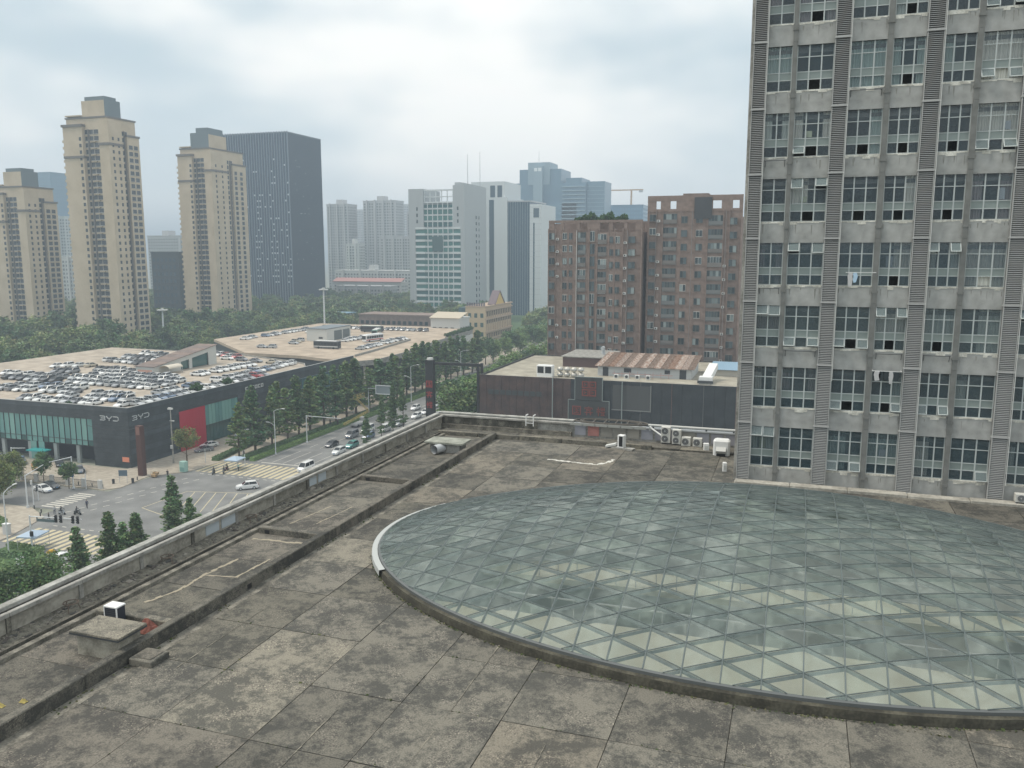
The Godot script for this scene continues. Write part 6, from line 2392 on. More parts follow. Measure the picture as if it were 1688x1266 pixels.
	row_of_cars("the long inner row toward the curved roof end", Vector3(-154.6, Y, -198.0), Vector3(-156.6, Y, -237.6), 16, H, A, [1], g, 22)
	row_of_cars("the street-edge row past the shrubs", Vector3(-149.2, Y, -197.6), Vector3(-149.4, Y, -212.0), 5, H, ["grey", "red", "white", "silver", "pearl"], [], g, 23)
	row_of_cars("the neat row in front of the ramp house doors", Vector3(-167.8, Y, -206.2), Vector3(-166.4, Y, -229.6), 10, H, ["white", "white", "pearl", "white", "beige"], [2], g, 24)
	row_of_cars("the scattered row at the curved roof end", Vector3(-163.5, Y, -237.4), Vector3(-184.0, Y, -241.0), 4, H, ["white", "beige", "grey", "blue"], [], g, 25)
	row_of_cars("the rank behind the ramp house far end", Vector3(-183.5, Y, -246.0), Vector3(-196, Y, -250.6), 5, 0.0, ["white", "pearl", "red", "grey"], [], g, 26)
	# far deck
	var d := 11.0
	g = "cars on the far parking deck"
	row_of_cars("the far deck's rank along the wood, near end", Vector3(-234.5, d, -320.0), Vector3(-236.0, d, -329.0), 4, H, ["white", "silver", "blue", "white"], [], g, 31)
	row_of_cars("the far deck's rank along the wood, middle", Vector3(-233.5, d, -335.0), Vector3(-234.0, d, -371.0), 13, H, A, [4], g, 32)
	row_of_cars("the far deck's pair on open tan ground", Vector3(-203.6, d, -295.6), Vector3(-207.6, d, -295.2), 2, H, ["grey", "silver"], [], g, 33)
	row_of_cars("the far deck's trio before the white shed", Vector3(-203.4, d, -311.6), Vector3(-207.0, d, -321.6), 3, H, ["grey", "beige", "silver"], [], g, 34)
	row_of_cars("the far deck's row beside the shed doorways", Vector3(-188.0, d, -327.0), Vector3(-186.4, d, -342.0), 6, H, ["white", "white", "silver", "grey"], [], g, 35)
	row_of_cars("the far deck's row along the divider wall", Vector3(-166.4, d, -302.0), Vector3(-167.4, d, -343.0), 14, H, ["white", "white", "pearl", "silver", "white", "grey"], [6], g, 36)
	row_of_cars("the far deck's last rank before the brick building", Vector3(-174.0, d, -382.0), Vector3(-232.0, d, -384.0), 20, 0.0, ["grey", "black", "white", "silver"], [9, 10], g, 37)
	row_of_cars("the far deck's end rank behind the shed", Vector3(-212.0, d, -358.0), Vector3(-226.0, d, -360.0), 5, 0.0, B, [], g, 38)
	bus("black bus parked across before the white shed", Vector3(-181.0, d, -301.4), H, K.charcoal, K.offwhite, K.offwhite)
	bus("white and red bus beside the divider wall", Vector3(-177.0, d, -333.0), -0.25, K.white, mat(Color(0.45, 0.05, 0.04), 0.5), K.white)
	bus("dark bus with pale roof at the far deck end", Vector3(-197.5, d, -371.0), H, K.charcoal, K.charcoal, mat(Color(0.6, 0.63, 0.55), 0.6))
	bus("green bus half hidden behind the white and red bus", Vector3(-187.0, d, -355.5), 0.3, mat(Color(0.10, 0.22, 0.18), 0.4), K.offwhite, K.offwhite)
	# traffic: cars that come towards us face +z
	g = "vehicles on the street"
	car("suv", "white", "white car with sunroof turning in the open crossing", Vector3(-109.6, 0.006, -148.2), -0.85, g, true)
	car("sedan", "white", "white saloon driving past the corner lawn below the parapet trees", Vector3(-112.2, 0.006, -101.6), -0.1, g, true)
	car("sedan", "white", "white saloon half hidden by the broad tree at picture edge", Vector3(-110.0, 0.006, -89.6), 0.0, g, true)
	car("van", "white", "white minibus waiting at the far zebra crossing", Vector3(-106.2, 0.006, -165.6), 0.0, g, true)
	car("sedan", "black", "black saloon in the middle lane behind the minibus", Vector3(-113.4, 0.006, -189.4), 0.0, g, true)
	car("suv", "pearl", "pale car with dark roof beside the parapet edge", Vector3(-107.4, 0.006, -182.6), 0.0, g, true)
	car("suv", "teal", "teal car partly hidden by the parapet", Vector3(-107.7, 0.006, -189.8), 0.0, g, true)
	car("van", "grey", "grey pickup-like van with load behind the black saloon", Vector3(-113.6, 0.006, -200.4), 0.0, g, true)
	car("van", "white", "white van queueing behind the grey van", Vector3(-113.0, 0.006, -208.4), 0.0, g, true)
	car("suv", "blue", "blue covered car beside the white vans", Vector3(-108.9, 0.006, -201.0), 0.0, g, true)
	car("van", "white", "white taxi van between the thin redwoods", Vector3(-108.8, 0.006, -210.4), 0.0, g, true)
	car("suv", "silver", "silver car behind the taxi van under the redwoods", Vector3(-108.6, 0.006, -219.0), 0.0, g, true)
	car("suv", "white", "white car alone in the far lane near the pylon sign", Vector3(-114.7, 0.006, -243.2), 0.0, g, true)
	car("suv", "white", "white car nearest the parapet by the pylon sign", Vector3(-108.6, 0.006, -230.8), 0.0, g, true)
	car("sedan", "white", "white saloon just behind it by the pylon sign", Vector3(-108.9, 0.006, -238.2), 0.0, g, true)
	car("suv", "white", "white car showing right of the pylon sign", Vector3(-110.3, 0.006, -249.6), 0.0, g, true)
	var far := [[-116, -392, "white"], [-120, -398, "grey"], [-112, -404, "black"], [-124, -410, "white"], [-117, -416, "silver"], [-113, -424, "grey"], [-121, -424, "white"], [-126, -432, "black"], [-116, -436, "white"], [-129, -420, "silver"], [-110, -414, "white"], [-131, -436, "white"], [-123, -442, "grey"], [-112, -448, "white"], [-118, -380, "black"], [-112, -366, "white"]]
	for i in far.size():
		car(["suv", "sedan", "van"][i % 3], far[i][2], "%s vehicle in the distant jam beside the yellow building, %s from us" % [far[i][2], nth(i)], Vector3(far[i][0], 0.006, far[i][1]), rr(-0.5, 0.5), "distant jammed traffic")
	# parked on the plaza
	g = "cars parked by the showroom"
	car("sedan", "white", "white saloon parked on the side street beside the fence", Vector3(-149.3, 0.006, -132.9), 1.35, g, true)
	car("sedan", "black", "black car behind the white saloon on the side street", Vector3(-149.8, 0.006, -135.2), 1.4, g, true)
	car("sedan", "orange", "orange car parked under the showroom canopy", Vector3(-166.2, 0.13, -146.6), 0.9, g, true)
	car("sedan", "grey", "dark grey saloon parked before the slate wall", Vector3(-154.2, 0.13, -147.4), 0.9, g, true)
	car("sedan", "black", "black saloon parked behind the small plaza trees", Vector3(-163.4, 0.13, -150.6), 0.9, g, true)
	car("suv", "blue", "dark blue car parked before the showroom glass", Vector3(-173.5, 0.13, -149.0), 0.9, g, true)
	car("suv", "grey", "grey car parked at picture edge before the showroom glass", Vector3(-181.0, 0.13, -149.4), 0.9, g, true)
	car("sedan", "white", "white saloon parked beside the red showroom wall", Vector3(-142.6, 0.13, -178.0), -0.55, g, true)
	car("sedan", "grey", "grey saloon parked in front of the white one by the red wall", Vector3(-140.6, 0.13, -173.4), -0.55, g, true)
	car("suv", "pearl", "pale car parked near the side entrance glass", Vector3(-142.4, 0.13, -192.0), -0.4, g, true)

# ---------- street furniture ----------
func street_lamp(label: String, at: Vector3, h: float, turn: float, double: bool) -> void:
	var t := thing("street_lamp", label, "street lamp", at, turn, "street lamps along the hedge")
	var b := MB.new()
	b.cyl(Vector3.ZERO, Vector3(0, h, 0), 0.13, 0.08, 8)
	b.cyl(Vector3.ZERO, Vector3(0, 0.5, 0), 0.2, 0.18, 8)
	part("pole", b, K.lamp, t)
	for a in ([[1, h, 2.6], [-1, h * 0.66, 1.9]] if double else [[1, h, 2.6]]):
		b = MB.new()
		var s: float = a[0]
		var p := Vector3(0, a[1], 0)
		b.tube([p, p + Vector3(s * a[2] * 0.5, 0.55, 0), p + Vector3(s * a[2], 0.75, 0)], 0.05, 6)
		part("arm", b, K.lamp, t)
		b = MB.new()
		b.cbox(s * a[2] - 0.15 if s > 0 else s * a[2] - 0.75, s * a[2] + 0.75 if s > 0 else s * a[2] + 0.15, a[1] + 0.7, a[1] + 0.86, -0.16, 0.16, 0.04)
		part("lamp_head", b, K.offwhite, t)
func signal_head(called: String, parent: Node, p: Vector3) -> void:
	var n := Node3D.new()
	n.name = called
	n.position = p
	parent.add_child(n, true)
	var b := MB.new()
	b.cbox(-0.2, 0.2, -0.65, 0.65, -0.12, 0.12, 0.04)
	part("housing", b, K.black, n)
	for k in 3:
		b = MB.new()
		b.cyl(Vector3(0, 0.4 - k * 0.4, 0.12), Vector3(0, 0.4 - k * 0.4, 0.28), 0.15, 0.15, 10, false)
		part("hood", b, K.black, n)
		b = MB.new()
		b.cyl(Vector3(0, 0.4 - k * 0.4, 0.121), Vector3(0, 0.4 - k * 0.4, 0.13), 0.13, 0.13, 10)
		part("lens", b, mat([Color(0.10, 0.012, 0.012), Color(0.10, 0.07, 0.01), Color(0.01, 0.07, 0.04)][k], 0.3), n)
func canopy(label: String, at: Vector3, turn: float) -> void:
	var t := thing("shade_canopy", label, "canopy", at, turn, "pale blue shade canopies")
	var b := MB.new()
	var m := mat(Color(0.36, 0.45, 0.55), 0.7)
	var q := [Vector3(-1.7, 2.5, -1.9), Vector3(1.7, 2.5, -1.9), Vector3(1.7, 2.5, 1.9), Vector3(-1.7, 2.5, 1.9)]
	for i in 4:
		b.tri(q[(i + 1) % 4], q[i], Vector3(0, 3.15, 0))
		b.quad(q[i], q[(i + 1) % 4], q[(i + 1) % 4] - Vector3(0, 0.22, 0), q[i] - Vector3(0, 0.22, 0))
	part("top", b, m, t)
	for s in [Vector3(-1.6, 0, -1.8), Vector3(1.6, 0, -1.8), Vector3(1.6, 0, 1.8), Vector3(-1.6, 0, 1.8)]:
		b = MB.new()
		b.cyl(s, s + Vector3(0, 2.5, 0), 0.035, 0.035, 6)
		part("leg", b, K.galv, t)
func cantilever(called: String, label: String, at: Vector3, h: float, arm: Vector3, group := "") -> Node3D:
	var t := thing(called, label, "pole", at, 0, group)
	var b := MB.new()
	b.cyl(Vector3.ZERO, Vector3(0, h, 0), 0.15, 0.11, 10)
	b.cyl(Vector3.ZERO, Vector3(0, 0.35, 0), 0.28, 0.28, 10)
	part("pole", b, K.lamp, t)
	b = MB.new()
	b.cyl(Vector3(0, h - 0.15, 0), Vector3(0, h - 0.15, 0) + arm, 0.09, 0.06, 8)
	part("arm", b, K.lamp, t)
	return t
func street_furniture() -> void:
	var b := MB.new()
	# near traffic-light pole with four heads over the street
	var t := cantilever("traffic_light", "grey traffic-light pole with four black heads over the near crossing", Vector3(-120.6, 0.16, -104.2), 6.1, Vector3(9.6, 0.0, -1.5))
	for x in [[5.1, -0.8], [6.0, -0.95], [8.2, -1.3], [9.1, -1.42]]:
		signal_head("signal_head", t, Vector3(x[0], 5.9, x[1] + 0.22))
	b = MB.new()
	b.bar(Vector3(1.4, 5.45, -0.1), Vector3(5.0, 5.4, -0.7), 0.06, 0.5)
	part("name_board", b, mat(Color(0.10, 0.14, 0.15), 0.6), t)
	b = MB.new()
	b.cyl(Vector3(0.35, 2.6, 0.2), Vector3(0.35, 3.4, 0.2), 0.28, 0.28, 8)
	part("side_signal", b, K.black, t)
	street_lamp("tall thin lamp pole beside the near traffic-light pole", Vector3(-122.6, 0.16, -101.4), 10.5, 1.8, false)
	# camera and sign poles on the side street
	t = cantilever("camera_pole", "white camera pole with arm slanting over the side street", Vector3(-142.1, 0.13, -122.6), 6.6, Vector3(-3.6, 0.1, -7.6), "white poles on the side street")
	t = cantilever("camera_pole", "white pole with arm beside the blue round sign", Vector3(-144.5, 0.13, -136.2), 7.0, Vector3(-2.5, -0.5, 3.4), "white poles on the side street")
	b = MB.new()
	b.cyl(Vector3(0.0, 3.0, 0.14), Vector3(0.0, 3.0, 0.2), 0.5, 0.5, 16)
	part("blue_sign", b, mat(Color(0.03, 0.12, 0.38), 0.5), t)
	t = cantilever("camera_pole", "white pole behind, its arm level with the showroom canopy", Vector3(-161.5, 0.13, -136.5), 7.6, Vector3(3.6, 0.2, -0.4), "white poles on the side street")
	for p in [[-141.4, -123.4, 5.6, "thin white post right of the camera pole"], [-144.6, -127.4, 3.0, "short white post on the side street"], [-141.9, -137.0, 4.6, "white signal post before the plaza fence"], [-128.6, -172.6, 6.5, "grey post under the redwoods by the far crossing"], [-122.2, -164.8, 3.8, "grey post beside the far canopy"], [-132.4, -163.6, 4.6, "pale square post by the plaza hedge"]]:
		t = thing("signal_post", p[3], "post", Vector3(p[0], 0.0, p[1]), 0, "small street posts")
		b = MB.new()
		b.cyl(Vector3.ZERO, Vector3(0, p[2], 0), 0.09, 0.07, 8)
		part("pole", b, K.lamp, t)
		b = MB.new()
		b.cbox(-0.17, 0.17, p[2] - 0.9, p[2] - 0.1, 0.07, 0.3, 0.03)
		part("box", b, K.offwhite if p[2] > 4.6 else K.charcoal, t)
	canopy("pale blue canopy on legs beside the near traffic-light pole", Vector3(-121.8, 0.0, -105.6), 0.2)
	canopy("pale blue canopy on legs at the far zebra crossing", Vector3(-122.4, 0.006, -161.4), 0.1)
	# lamps along the hedge
	street_lamp("double-arm lamp by the hedge nearest the far crossing", Vector3(-121.9, 0.0, -176.9), 11.0, -0.1, true)
	street_lamp("double-arm lamp by the hedge near the pylon sign", Vector3(-122.0, 0.0, -255.6), 12.0, -0.1, true)
	street_lamp("double-arm lamp far along the hedge beyond the pylon", Vector3(-122.0, 0.0, -300.0), 12.0, -0.1, true)
	street_lamp("lamp with long white head among the redwoods", Vector3(-130.6, 0.13, -231.6), 11.0, PI, false)
	t = cantilever("traffic_light", "grey gantry pole with signals reaching over the street by the hedge", Vector3(-121.5, 0.0, -190.6), 7.4, Vector3(10.5, 0.0, 0.2))
	for x in [7.4, 9.6]:
		signal_head("signal_head", t, Vector3(x, 6.2, 0.4))
	t = cantilever("road_sign", "white-framed road sign on a cantilever pole before the redwoods", Vector3(-124.9, 0.0, -231.2), 8.4, Vector3(6.0, 0.3, 0))
	b = MB.new()
	for e in [[2.6, 8.4, 6.6, 6.85], [2.6, 8.4, 9.2, 9.45], [2.6, 2.85, 6.86, 9.19], [8.15, 8.4, 6.86, 9.19]]:
		b.bx(e[0], e[1], e[2], e[3], 0.1, 0.3)
	part("frame", b, K.lamp, t)
	b = MB.new()
	b.bx(2.86, 8.14, 6.86, 9.19, 0.12, 0.2)
	part("panel", b, mat(Color(0.22, 0.26, 0.28), 0.5), t)
	# yellow lattice boom truck in the queue
	t = thing("boom_truck", "small lift truck with pale yellow lattice boom by the hedge", "truck", Vector3(-119.4, 0, -215.0))
	b = MB.new()
	var bm := mat(Color(0.46, 0.36, 0.12), 0.7)
	b.cbox(-1.0, 1.0, 0.5, 1.1, -3.4, 3.4, 0.1)
	b.cbox(-1.0, 1.0, 1.1, 2.2, -3.4, -2.0, 0.15)
	part("body", b, mat(Color(0.30, 0.31, 0.31), 0.6), t)
	for s in [-1, 1]:
		for z in [-2.2, 2.3]:
			b = MB.new()
			b.cyl(Vector3(s * 0.75, 0.45, z), Vector3(s * 1.02, 0.45, z), 0.45, 0.45, 12)
			part("wheel", b, K.tyre, t)
	for seg in [[Vector3(-1.4, 1.3, 6.5), Vector3(1.6, 3.8, -3.0), "boom"], [Vector3(1.6, 3.8, -3.0), Vector3(0.3, 8.0, 1.5), "boom"]]:
		b = MB.new()
		var f: Vector3 = seg[0]
		var e2: Vector3 = seg[1]
		for o in [Vector3(0.28, 0, 0), Vector3(-0.28, 0, 0), Vector3(0, 0.5, 0)]:
			b.bar(f + o, e2 + o, 0.08, 0.08)
		for k in 12:
			var p := f.lerp(e2, k / 12.0)
			var q := f.lerp(e2, (k + 1) / 12.0)
			b.bar(p + Vector3(0.28, 0, 0), q + Vector3(-0.28, 0, 0), 0.05, 0.05)
			b.bar(p + Vector3(-0.28, 0, 0), q + Vector3(0, 0.5, 0), 0.05, 0.05)
		part(seg[2], b, bm, t)
	b = MB.new()
	var e2 := Vector3(0.3, 8.0, 1.5)
	var e3 := e2 + Vector3(0, 0, -4.6)
	for k in 3:
		for off in [Vector3.ZERO, Vector3(-1.1, 0, 0)]:
			b.bar(e2 + off + Vector3(0, k * 0.55, 0), e3 + off + Vector3(0, k * 0.55, 0), 0.05, 0.05)
			b.bar(e2.lerp(e3, k / 2.0) + off, e2.lerp(e3, k / 2.0) + off + Vector3(0, 1.1, 0), 0.05, 0.05)
		b.bar(e2.lerp(e3, k / 2.0), e2.lerp(e3, k / 2.0) + Vector3(-1.1, 0, 0), 0.05, 0.05)
	part("basket", b, bm, t)
	# plaza fence: piers and railings
	t = thing("plaza_fence", "white-piered railing fence along the showroom plaza", "fence", Vector3(0, 0.13, -137.9))
	var x := -139.0
	var i := 0
	while x > -172:
		b = MB.new()
		b.cbox(x - 0.45, x + 0.45, 0, 1.9, -0.3, 0.3, 0.05)
		part("pier", b, mat(Color(0.50, 0.50, 0.48), 0.8), t)
		b = MB.new()
		for k in 14:
			b.bx(x - 0.62 - k * 0.24, x - 0.58 - k * 0.24, 0.15, 1.5, -0.03, 0.03)
		b.bx(x - 3.95, x - 0.451, 1.5, 1.56, -0.04, 0.04)
		b.bx(x - 3.95, x - 0.451, 0.15, 0.2, -0.04, 0.04)
		part("railing", b, K.charcoal, t)
		x -= 4.4
		i += 1
	# rusty pylon, boxes, bollards
	t = thing("rusted_pylon", "rusty brown square pylon at the showroom corner", "pylon", Vector3(-138.4, 0.13, -149.6))
	b = MB.new()
	b.bx(-0.7, 0.7, 0, 11.4, -0.6, 0.6)
	part("column", b, mat(Color(0.085, 0.04, 0.032), 0.85), t)
	b = MB.new()
	b.bx(-0.5, 0.5, 9.4, 11.2, 0.6, 0.66)
	part("emblem", b, mat(Color(0.22, 0.12, 0.10), 0.7), t)
	t = thing("utility_cabinet", "mint green cabinet by the plane tree trunk", "cabinet", Vector3(-131.9, 0.13, -155.4))
	b = MB.new()
	b.cbox(-0.75, 0.75, 0, 2.4, -0.6, 0.6, 0.06)
	part("case", b, mat(Color(0.32, 0.50, 0.44), 0.6), t)
	b = MB.new()
	b.bx(-0.6, 0.6, 0.2, 1.1, 0.6, 0.63)
	part("door", b, mat(Color(0.18, 0.33, 0.30), 0.6), t)
	t = thing("utility_cabinet", "grey metal cabinet beside the hedge near the canopy", "cabinet", Vector3(-132.0, 0.13, -109.2))
	b = MB.new()
	b.cbox(-0.6, 0.6, 0, 1.9, -0.4, 0.4, 0.05)
	part("case", b, K.galv, t)
	b = MB.new()
	b.bx(-0.65, 0.65, 1.9, 1.98, -0.45, 0.45)
	part("lid", b, K.white, t)
	t = thing("utility_cabinet", "white cabinet on the lawn under the broad tree", "cabinet", Vector3(-116.6, 0.16, -98.4))
	b = MB.new()
	b.cbox(-0.6, 0.6, 0, 1.3, -0.4, 0.4, 0.05)
	part("case", b, K.white, t)
	b = MB.new()
	b.bx(-0.3, 0.3, 0.3, 1.0, 0.4, 0.42)
	part("door", b, K.galv, t)
	t = thing("notice_board", "notice board on legs with two planters on the plaza", "board", Vector3(-137.6, 0.13, -143.0), 0.4)
	b = MB.new()
	b.bx(-0.9, 0.9, 1.6, 2.9, -0.06, 0.06)
	part("panel", b, mat(Color(0.10, 0.15, 0.19), 0.5), t)
	for s in [-0.8, 0.8]:
		b = MB.new()
		b.cyl(Vector3(s, 0, 0), Vector3(s, 1.6, 0), 0.05, 0.05, 6)
		part("leg", b, K.galv, t)
	for q in [[-139.4, -142.0, "black litter bin on the board's left side"], [-136.0, -144.0, "black litter bin nearer the kerb beside the board"]]:
		t = thing("litter_bin", q[2], "bin", Vector3(q[0], 0.13, q[1]), 0, "bins by the notice board")
		b = MB.new()
		b.cyl(Vector3.ZERO, Vector3(0, 0.9, 0), 0.26, 0.3, 10)
		part("drum", b, K.charcoal, t)
		b = MB.new()
		b.cyl(Vector3(0, 0.9, 0), Vector3(0, 1.0, 0), 0.32, 0.2, 10)
		part("lid", b, K.black, t)
	t = thing("yellow_barrier", "yellow rounded road barrier beside the corner lawn", "barrier", Vector3(-116.2, 0.006, -103.9))
	b = MB.new()
	b.cyl(Vector3(0, 0, 0), Vector3(0, 0.55, 0), 0.75, 0.7, 14)
	b.cyl(Vector3(0, 0.55, 0), Vector3(0, 0.85, 0), 0.7, 0.35, 14)
	part("shell", b, mat(Color(0.62, 0.38, 0.04), 0.5), t)
	b = MB.new()
	b.cyl(Vector3(0, 0.25, 0), Vector3(0, 0.4, 0), 0.76, 0.75, 14)
	part("band", b, K.offwhite, t)
	t = thing("crate_heap", "heap of tan crates beside the rusty pylon", "crates", Vector3(-135.0, 0.13, -149.6))
	for k in 7:
		b = MB.new()
		b.obox(Vector3(rr(-0.9, 0.9), 0.32 + 0.5 * (k / 4), rr(-0.5, 0.5)), Vector3(0.7, 0.5, 0.6), Basis(Vector3.UP, rr(0, 3)))
		part("crate", b, mat(pick([Color(0.40, 0.28, 0.15), Color(0.34, 0.24, 0.14), Color(0.42, 0.34, 0.22)]), 0.9), t)
	for k in 9:
		var p: Vector2 = [Vector2(-136.8, -120.9), Vector2(-135.2, -119.2), Vector2(-133.6, -117.0), Vector2(-132.6, -114.6), Vector2(-140.2, -122.4), Vector2(-139.2, -138.8), Vector2(-142.0, -138.7), Vector2(-145.6, -138.6), Vector2(-136.6, -146.0)][k]
		t = thing("bollard", "short grey bollard on the kerb, %s along from the lower corner" % nth(k), "bollard", Vector3(p.x, 0.13, p.y), 0, "kerb bollards")
		b = MB.new()
		b.cyl(Vector3.ZERO, Vector3(0, 0.75, 0), 0.12, 0.11, 8)
		part("shaft", b, K.charcoal, t)
		b = MB.new()
		b.cyl(Vector3(0, 0.75, 0), Vector3(0, 0.83, 0), 0.13, 0.06, 8)
		part("cap", b, K.galv, t)
	t = thing("utility_pole", "tall grey pole with lamps and wires against the slate wall", "pole", Vector3(-139.5, 0.13, -161.0))
	b = MB.new()
	b.cyl(Vector3.ZERO, Vector3(0, 13.2, 0), 0.2, 0.13, 10)
	part("pole", b, K.conc, t)
	b = MB.new()
	b.bx(-0.6, 0.6, 13.0, 13.4, -0.25, 0.25)
	b.bx(-0.3, 0.9, 10.2, 10.4, -0.1, 0.1)
	part("lamp_head", b, K.offwhite, t)
	b = MB.new()
	b.cbox(-0.3, 0.3, 3.6, 4.4, 0.14, 0.5, 0.03)
	part("box", b, K.galv, t)
	for w in [[Vector3(-139.5, 10.4, -161), Vector3(-138.4, 11.3, -149.6), "slack wire from the grey pole to the rusty pylon"], [Vector3(-138.4, 11.0, -149.6), Vector3(-158, 9.6, -153.8), "slack wire from the rusty pylon to the showroom front"]]:
		b = MB.new()
		var prev: Vector3 = w[0]
		for k in 10:
			var u := (k + 1) / 10.0
			var p: Vector3 = (w[0] as Vector3).lerp(w[1], u) - Vector3(0, sin(u * PI) * 0.8, 0)
			b.cyl(prev, p, 0.045, 0.045, 5, false)
			prev = p
		tag(part("overhead_wire", b, K.charcoal, self), w[2], "wire", "overhead wires")

# ---------- people ----------
func sdf_cap(p: Vector3, a: Vector3, b: Vector3, ra: float, rb: float) -> float:
	var d := b - a
	var h := clampf((p - a).dot(d) / d.dot(d), 0, 1)
	return (p - a - d * h).length() - lerpf(ra, rb, h)
# one continuous body: tapered capsules joined smoothly, meshed as surface nets
func body_mesh(bones: Array, shirt: Color, trousers: Color, hair: Color) -> ArrayMesh:
	var cs := 0.034
	var lo := Vector3(9, 9, 9)
	var hi := -lo
	for q in bones:
		for e in [0, 1]:
			var r: float = q[2 + e]
			lo = lo.min(q[e] - Vector3.ONE * (r + 0.08))
			hi = hi.max(q[e] + Vector3.ONE * (r + 0.08))
	var nx := int((hi.x - lo.x) / cs) + 2
	var ny := int((hi.y - lo.y) / cs) + 2
	var nz := int((hi.z - lo.z) / cs) + 2
	var f := PackedFloat32Array()
	f.resize(nx * ny * nz)
	f.fill(1.0)
	for q in bones:
		var m: float = maxf(q[2], q[3]) + 0.11
		var l: Vector3 = ((q[0] as Vector3).min(q[1]) - Vector3.ONE * m - lo) / cs
		var h: Vector3 = ((q[0] as Vector3).max(q[1]) + Vector3.ONE * m - lo) / cs
		for i in range(maxi(0, int(l.x)), mini(nx, int(h.x) + 1)):
			for j in range(maxi(0, int(l.y)), mini(ny, int(h.y) + 1)):
				for k in range(maxi(0, int(l.z)), mini(nz, int(h.z) + 1)):
					var id := (i * ny + j) * nz + k
					var d := sdf_cap(lo + Vector3(i, j, k) * cs, q[0], q[1], q[2], q[3])
					var a := f[id]
					var hh := maxf(0.035 - absf(a - d), 0.0) / 0.035
					f[id] = minf(a, d) - hh * hh * 0.035 * 0.25
	var vid := {}
	var vs := PackedVector3Array()
	for i in nx - 1:
		for j in ny - 1:
			for k in nz - 1:
				var id := (i * ny + j) * nz + k
				var s := Vector3.ZERO
				var n := 0
				var vals := [f[id], f[id + 1], f[id + nz], f[id + nz + 1], f[id + ny * nz], f[id + ny * nz + 1], f[id + ny * nz + nz], f[id + ny * nz + nz + 1]]
				for e in [[0, 1], [2, 3], [4, 5], [6, 7], [0, 2], [1, 3], [4, 6], [5, 7], [0, 4], [1, 5], [2, 6], [3, 7]]:
					var a: float = vals[e[0]]
					var c: float = vals[e[1]]
					if (a < 0) != (c < 0):
						var u := a / (a - c)
						var p := Vector3(e[0] >> 2 & 1, e[0] >> 1 & 1, e[0] & 1)
						var r := Vector3(e[1] >> 2 & 1, e[1] >> 1 & 1, e[1] & 1)
						s += p.lerp(r, u)
						n += 1
				if n > 0:
					vid[id] = vs.size()
					vs.append(lo + (Vector3(i, j, k) + s / n) * cs)
	var b := MB.new()
	b.tinted = true
	var Sx := ny * nz
	var Sy := nz
	for id in vid:
		var inside := f[id] < 0
		for ax in 3:
			var st: int = [Sx, Sy, 1][ax]
			var s1: int = [Sy, 1, Sx][ax]
			var s2: int = [1, Sx, Sy][ax]
			if (f[id + st] < 0) == inside: continue
			if not (vid.has(id - s1) and vid.has(id - s2) and vid.has(id - s1 - s2)): continue
			var A: Vector3 = vs[vid[id]]
			var B: Vector3 = vs[vid[id - s1]]
			var C: Vector3 = vs[vid[id - s1 - s2]]
			var D: Vector3 = vs[vid[id - s2]]
			var y := A.y
			b.col = trousers
			if y > 0.93: b.col = shirt
			if y > 1.45: b.col = Color(0.42, 0.27, 0.19)
			if y > 1.62 or (y > 1.5 and A.z < -0.02): b.col = hair
			if y < 0.08: b.col = Color(0.03, 0.03, 0.03)
			if y > 0.7 and y < 0.86 and absf(A.x) > 0.24: b.col = Color(0.42, 0.27, 0.19)
			if inside: b.quad(A, B, C, D)
			else: b.quad(A, D, C, B)
	return b.mesh(vmat(0.9))
func figure(stride: float, arms: float) -> Array:
	var q := []
	for s in [-1.0, 1.0]:
		var sw: float = s * stride
		var hip := Vector3(s * 0.09, 0.92, 0)
		var knee := Vector3(s * 0.1, 0.50, sw * 0.5 + 0.03)
		var ank := Vector3(s * 0.1, 0.09, sw * 0.95 - 0.02)
		q.append([hip, knee, 0.085, 0.06])
		q.append([knee, ank, 0.06, 0.042])
		q.append([ank + Vector3(0, -0.04, -0.03), ank + Vector3(0, -0.05, 0.14), 0.042, 0.035])
		var sh := Vector3(s * 0.18, 1.40, 0)
		var el := Vector3(s * 0.25, 1.12, -sw * 0.3 + arms * 0.08)
		var wr := Vector3(s * 0.25, 0.88, -sw * 0.55 + arms * 0.2)
		q.append([sh, el, 0.055, 0.042])
		q.append([el, wr, 0.042, 0.03])
		q.append([wr, wr + Vector3(-s * 0.01, -0.08, 0.01), 0.034, 0.026])
		for k in 4:
			q.append([wr + Vector3(0, -0.08, -0.03 + k * 0.02), wr + Vector3(-s * 0.02, -0.15, -0.03 + k * 0.022 + 0.01), 0.013, 0.01])
		q.append([wr + Vector3(0, -0.03, 0.03), wr + Vector3(-s * 0.02, -0.09, 0.06), 0.013, 0.01])
	q.append([Vector3(-0.07, 0.95, 0), Vector3(0.07, 0.95, 0), 0.11, 0.11])
	q.append([Vector3(0, 0.95, 0), Vector3(0, 1.25, 0.01), 0.125, 0.13])
	q.append([Vector3(-0.1, 1.33, 0), Vector3(0.1, 1.33, 0), 0.11, 0.11])
	q.append([Vector3(0, 1.4, 0), Vector3(0, 1.55, 0.01), 0.055, 0.05])
	q.append([Vector3(0, 1.57, 0.02), Vector3(0, 1.64, -0.005), 0.082, 0.092])
	q.append([Vector3(0, 1.585, 0.1), Vector3(0, 1.565, 0.118), 0.014, 0.018])
	return q
